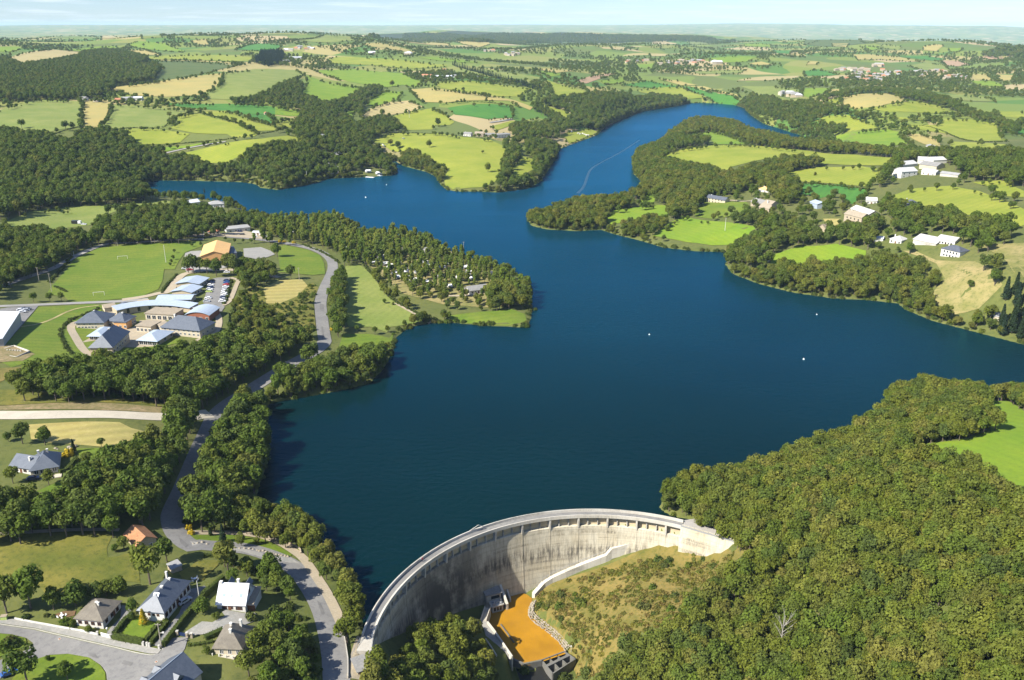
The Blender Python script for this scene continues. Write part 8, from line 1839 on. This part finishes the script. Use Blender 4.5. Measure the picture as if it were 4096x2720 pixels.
for kind, name, label, group, n_things, Q, s0, s1 in GROVES:
    if not len(Q): continue
    z = hm(Q[:, 0], Q[:, 1]) - .15; s = rng.uniform(s0, s1, len(Q)); r = rng.uniform(0, 6.283, len(Q))
    d = np.sqrt(Q[:, 0] ** 2 + Q[:, 1] ** 2 + (z - H) ** 2)
    vis = (np.abs(Q[:, 0] / Q[:, 1]) < .62)
    order = np.argsort(np.where(vis, -s / d, 0)); pick = np.zeros(len(Q), bool)
    if n_things:
        # a tree stands for itself where the camera can see the top of its crown inside the frame
        dy_ = Q[:, 1]; dz_ = z + 8 * s - H; depth = dy_ * CP - dz_ * SP; vv = (-dz_ * CP - dy_ * SP) / depth * FPX + 1360; uu = Q[:, 0] / depth * FPX + 2048
        inside_f = (uu > 0) & (uu < 4096) & (vv > 0) & (vv < 2720)
        order = [i for i in order if inside_f[i]][:n_things]
        pick[order] = True
        q1, q2 = np.quantile(s[order], [.33, .67]) if len(order) else (0, 0)
        for i in order:
            size = 'tall ' if s[i] > q2 else 'low ' if s[i] < q1 else 'middling '
            lb = label
            if len(order) >= 12:
                spot = min(SPOTS.get(name, []) or [('', 0, 0)], key=lambda w: (w[1] - uu[i] / 1.73486) ** 2 + (w[2] - vv[i] / 1.73486) ** 2)[0]
                lb = size + label.replace('tall ', '') + spot
            put_tree(kind, name, (Q[i, 0], Q[i, 1], z[i]), s[i], lb, group, r[i])
    k = ~pick
    rest.setdefault(kind, []).append(np.c_[Q[k], z[k], s[k], r[k]])
def scatter(name, meshes, D, label):
    lib = bpy.data.collections.new(name + '_models')
    for k, me in enumerate(meshes):
        lib.objects.link(bpy.data.objects.new('%s_model_%02d' % (name, k), me))
    me = bpy.data.meshes.new(name); me.vertices.add(len(D)); me.vertices.foreach_set('co', D[:, :3].astype(np.float32).ravel())
    for nm, v in (('size', D[:, 3]), ('turn', D[:, 4])):
        me.attributes.new(nm, 'FLOAT', 'POINT').data.foreach_set('value', v.astype(np.float32))
    me.attributes.new('pick', 'INT', 'POINT').data.foreach_set('value', rng.integers(0, len(meshes), len(D)).astype(np.int32))
    me.update(); o = link(bpy.data.objects.new(name, me)); tag(o, label, name.replace('_', ' '), kind='stuff')
    ng = bpy.data.node_groups.new(name, 'GeometryNodeTree'); ng.interface.new_socket('Geometry', in_out='INPUT', socket_type='NodeSocketGeometry'); ng.interface.new_socket('Geometry', in_out='OUTPUT', socket_type='NodeSocketGeometry')
    N, L = ng.nodes, ng.links; gi, go = N.new('NodeGroupInput'), N.new('NodeGroupOutput')
    ip = N.new('GeometryNodeInstanceOnPoints'); ci_ = N.new('GeometryNodeCollectionInfo'); ci_.inputs['Collection'].default_value = lib; ci_.inputs['Separate Children'].default_value = True; ci_.inputs['Reset Children'].default_value = True
    def na(nm, ty):
        a = N.new('GeometryNodeInputNamedAttribute'); a.data_type = ty; a.inputs['Name'].default_value = nm; return a.outputs['Attribute']
    cx = N.new('ShaderNodeCombineXYZ'); L.new(na('turn', 'FLOAT'), cx.inputs['Z'])
    L.new(gi.outputs[0], ip.inputs['Points']); L.new(ci_.outputs[0], ip.inputs['Instance']); ip.inputs['Pick Instance'].default_value = True
    L.new(na('pick', 'INT'), ip.inputs['Instance Index']); L.new(cx.outputs[0], ip.inputs['Rotation']); L.new(na('size', 'FLOAT'), ip.inputs['Scale']); L.new(ip.outputs[0], go.inputs[0])
    o.modifiers.new('scatter', 'NODES').node_group = ng
    return o
LBL = dict(oak=('broadleaf_trees', 'olive green broadleaf trees of the woods and shores'), dark=('woodland_trees', 'darker green trees of the woods and hedgerows'), poplar=('poplar_trees', 'light green poplars behind the nearest ones'), conifer=('conifer_trees', 'dark conifers of the plantations'), far=('distant_trees', 'distant woods and hedgerow trees over the hills'), bush=('undergrowth_shrubs', 'bushes along the shores and in the scrub'), tuft=('slope_scrub', 'dry scrub tufts on the slope below the dam'), hedgeline=('field_hedges', 'dark clipped hedge lines between the fields'))
print('TREES', {k: sum(map(len, v)) for k, v in rest.items()})
for kind, parts in rest.items():
    nm, lb = LBL[kind]; scatter(nm, STUFF_T[kind], np.vstack(parts), lb)

# ------------------------------------------------------------------ the air: a closed box of even haze
hz = bpy.data.materials.new('haze'); hz.use_nodes = True; hn = hz.node_tree.nodes; hn.remove(hn['Principled BSDF'])
pv = hn.new('ShaderNodeVolumePrincipled'); pv.inputs['Color'].default_value = (.60, .80, 1.0, 1); pv.inputs['Density'].default_value = HAZE = 3.4e-5; pv.inputs['Anisotropy'].default_value = -.12
hz.node_tree.links.new(pv.outputs[0], hn['Material Output'].inputs['Volume'])
zlo = float(GZ.min()) - 1.0; mb = MB(); mb.box(-39000, 39000, -1500, 46500, zlo, max(H + 4, float(GZ.max()) + 30))
tag(mb.build('haze', hz), 'pale summer haze over the whole country', 'haze', kind='stuff')
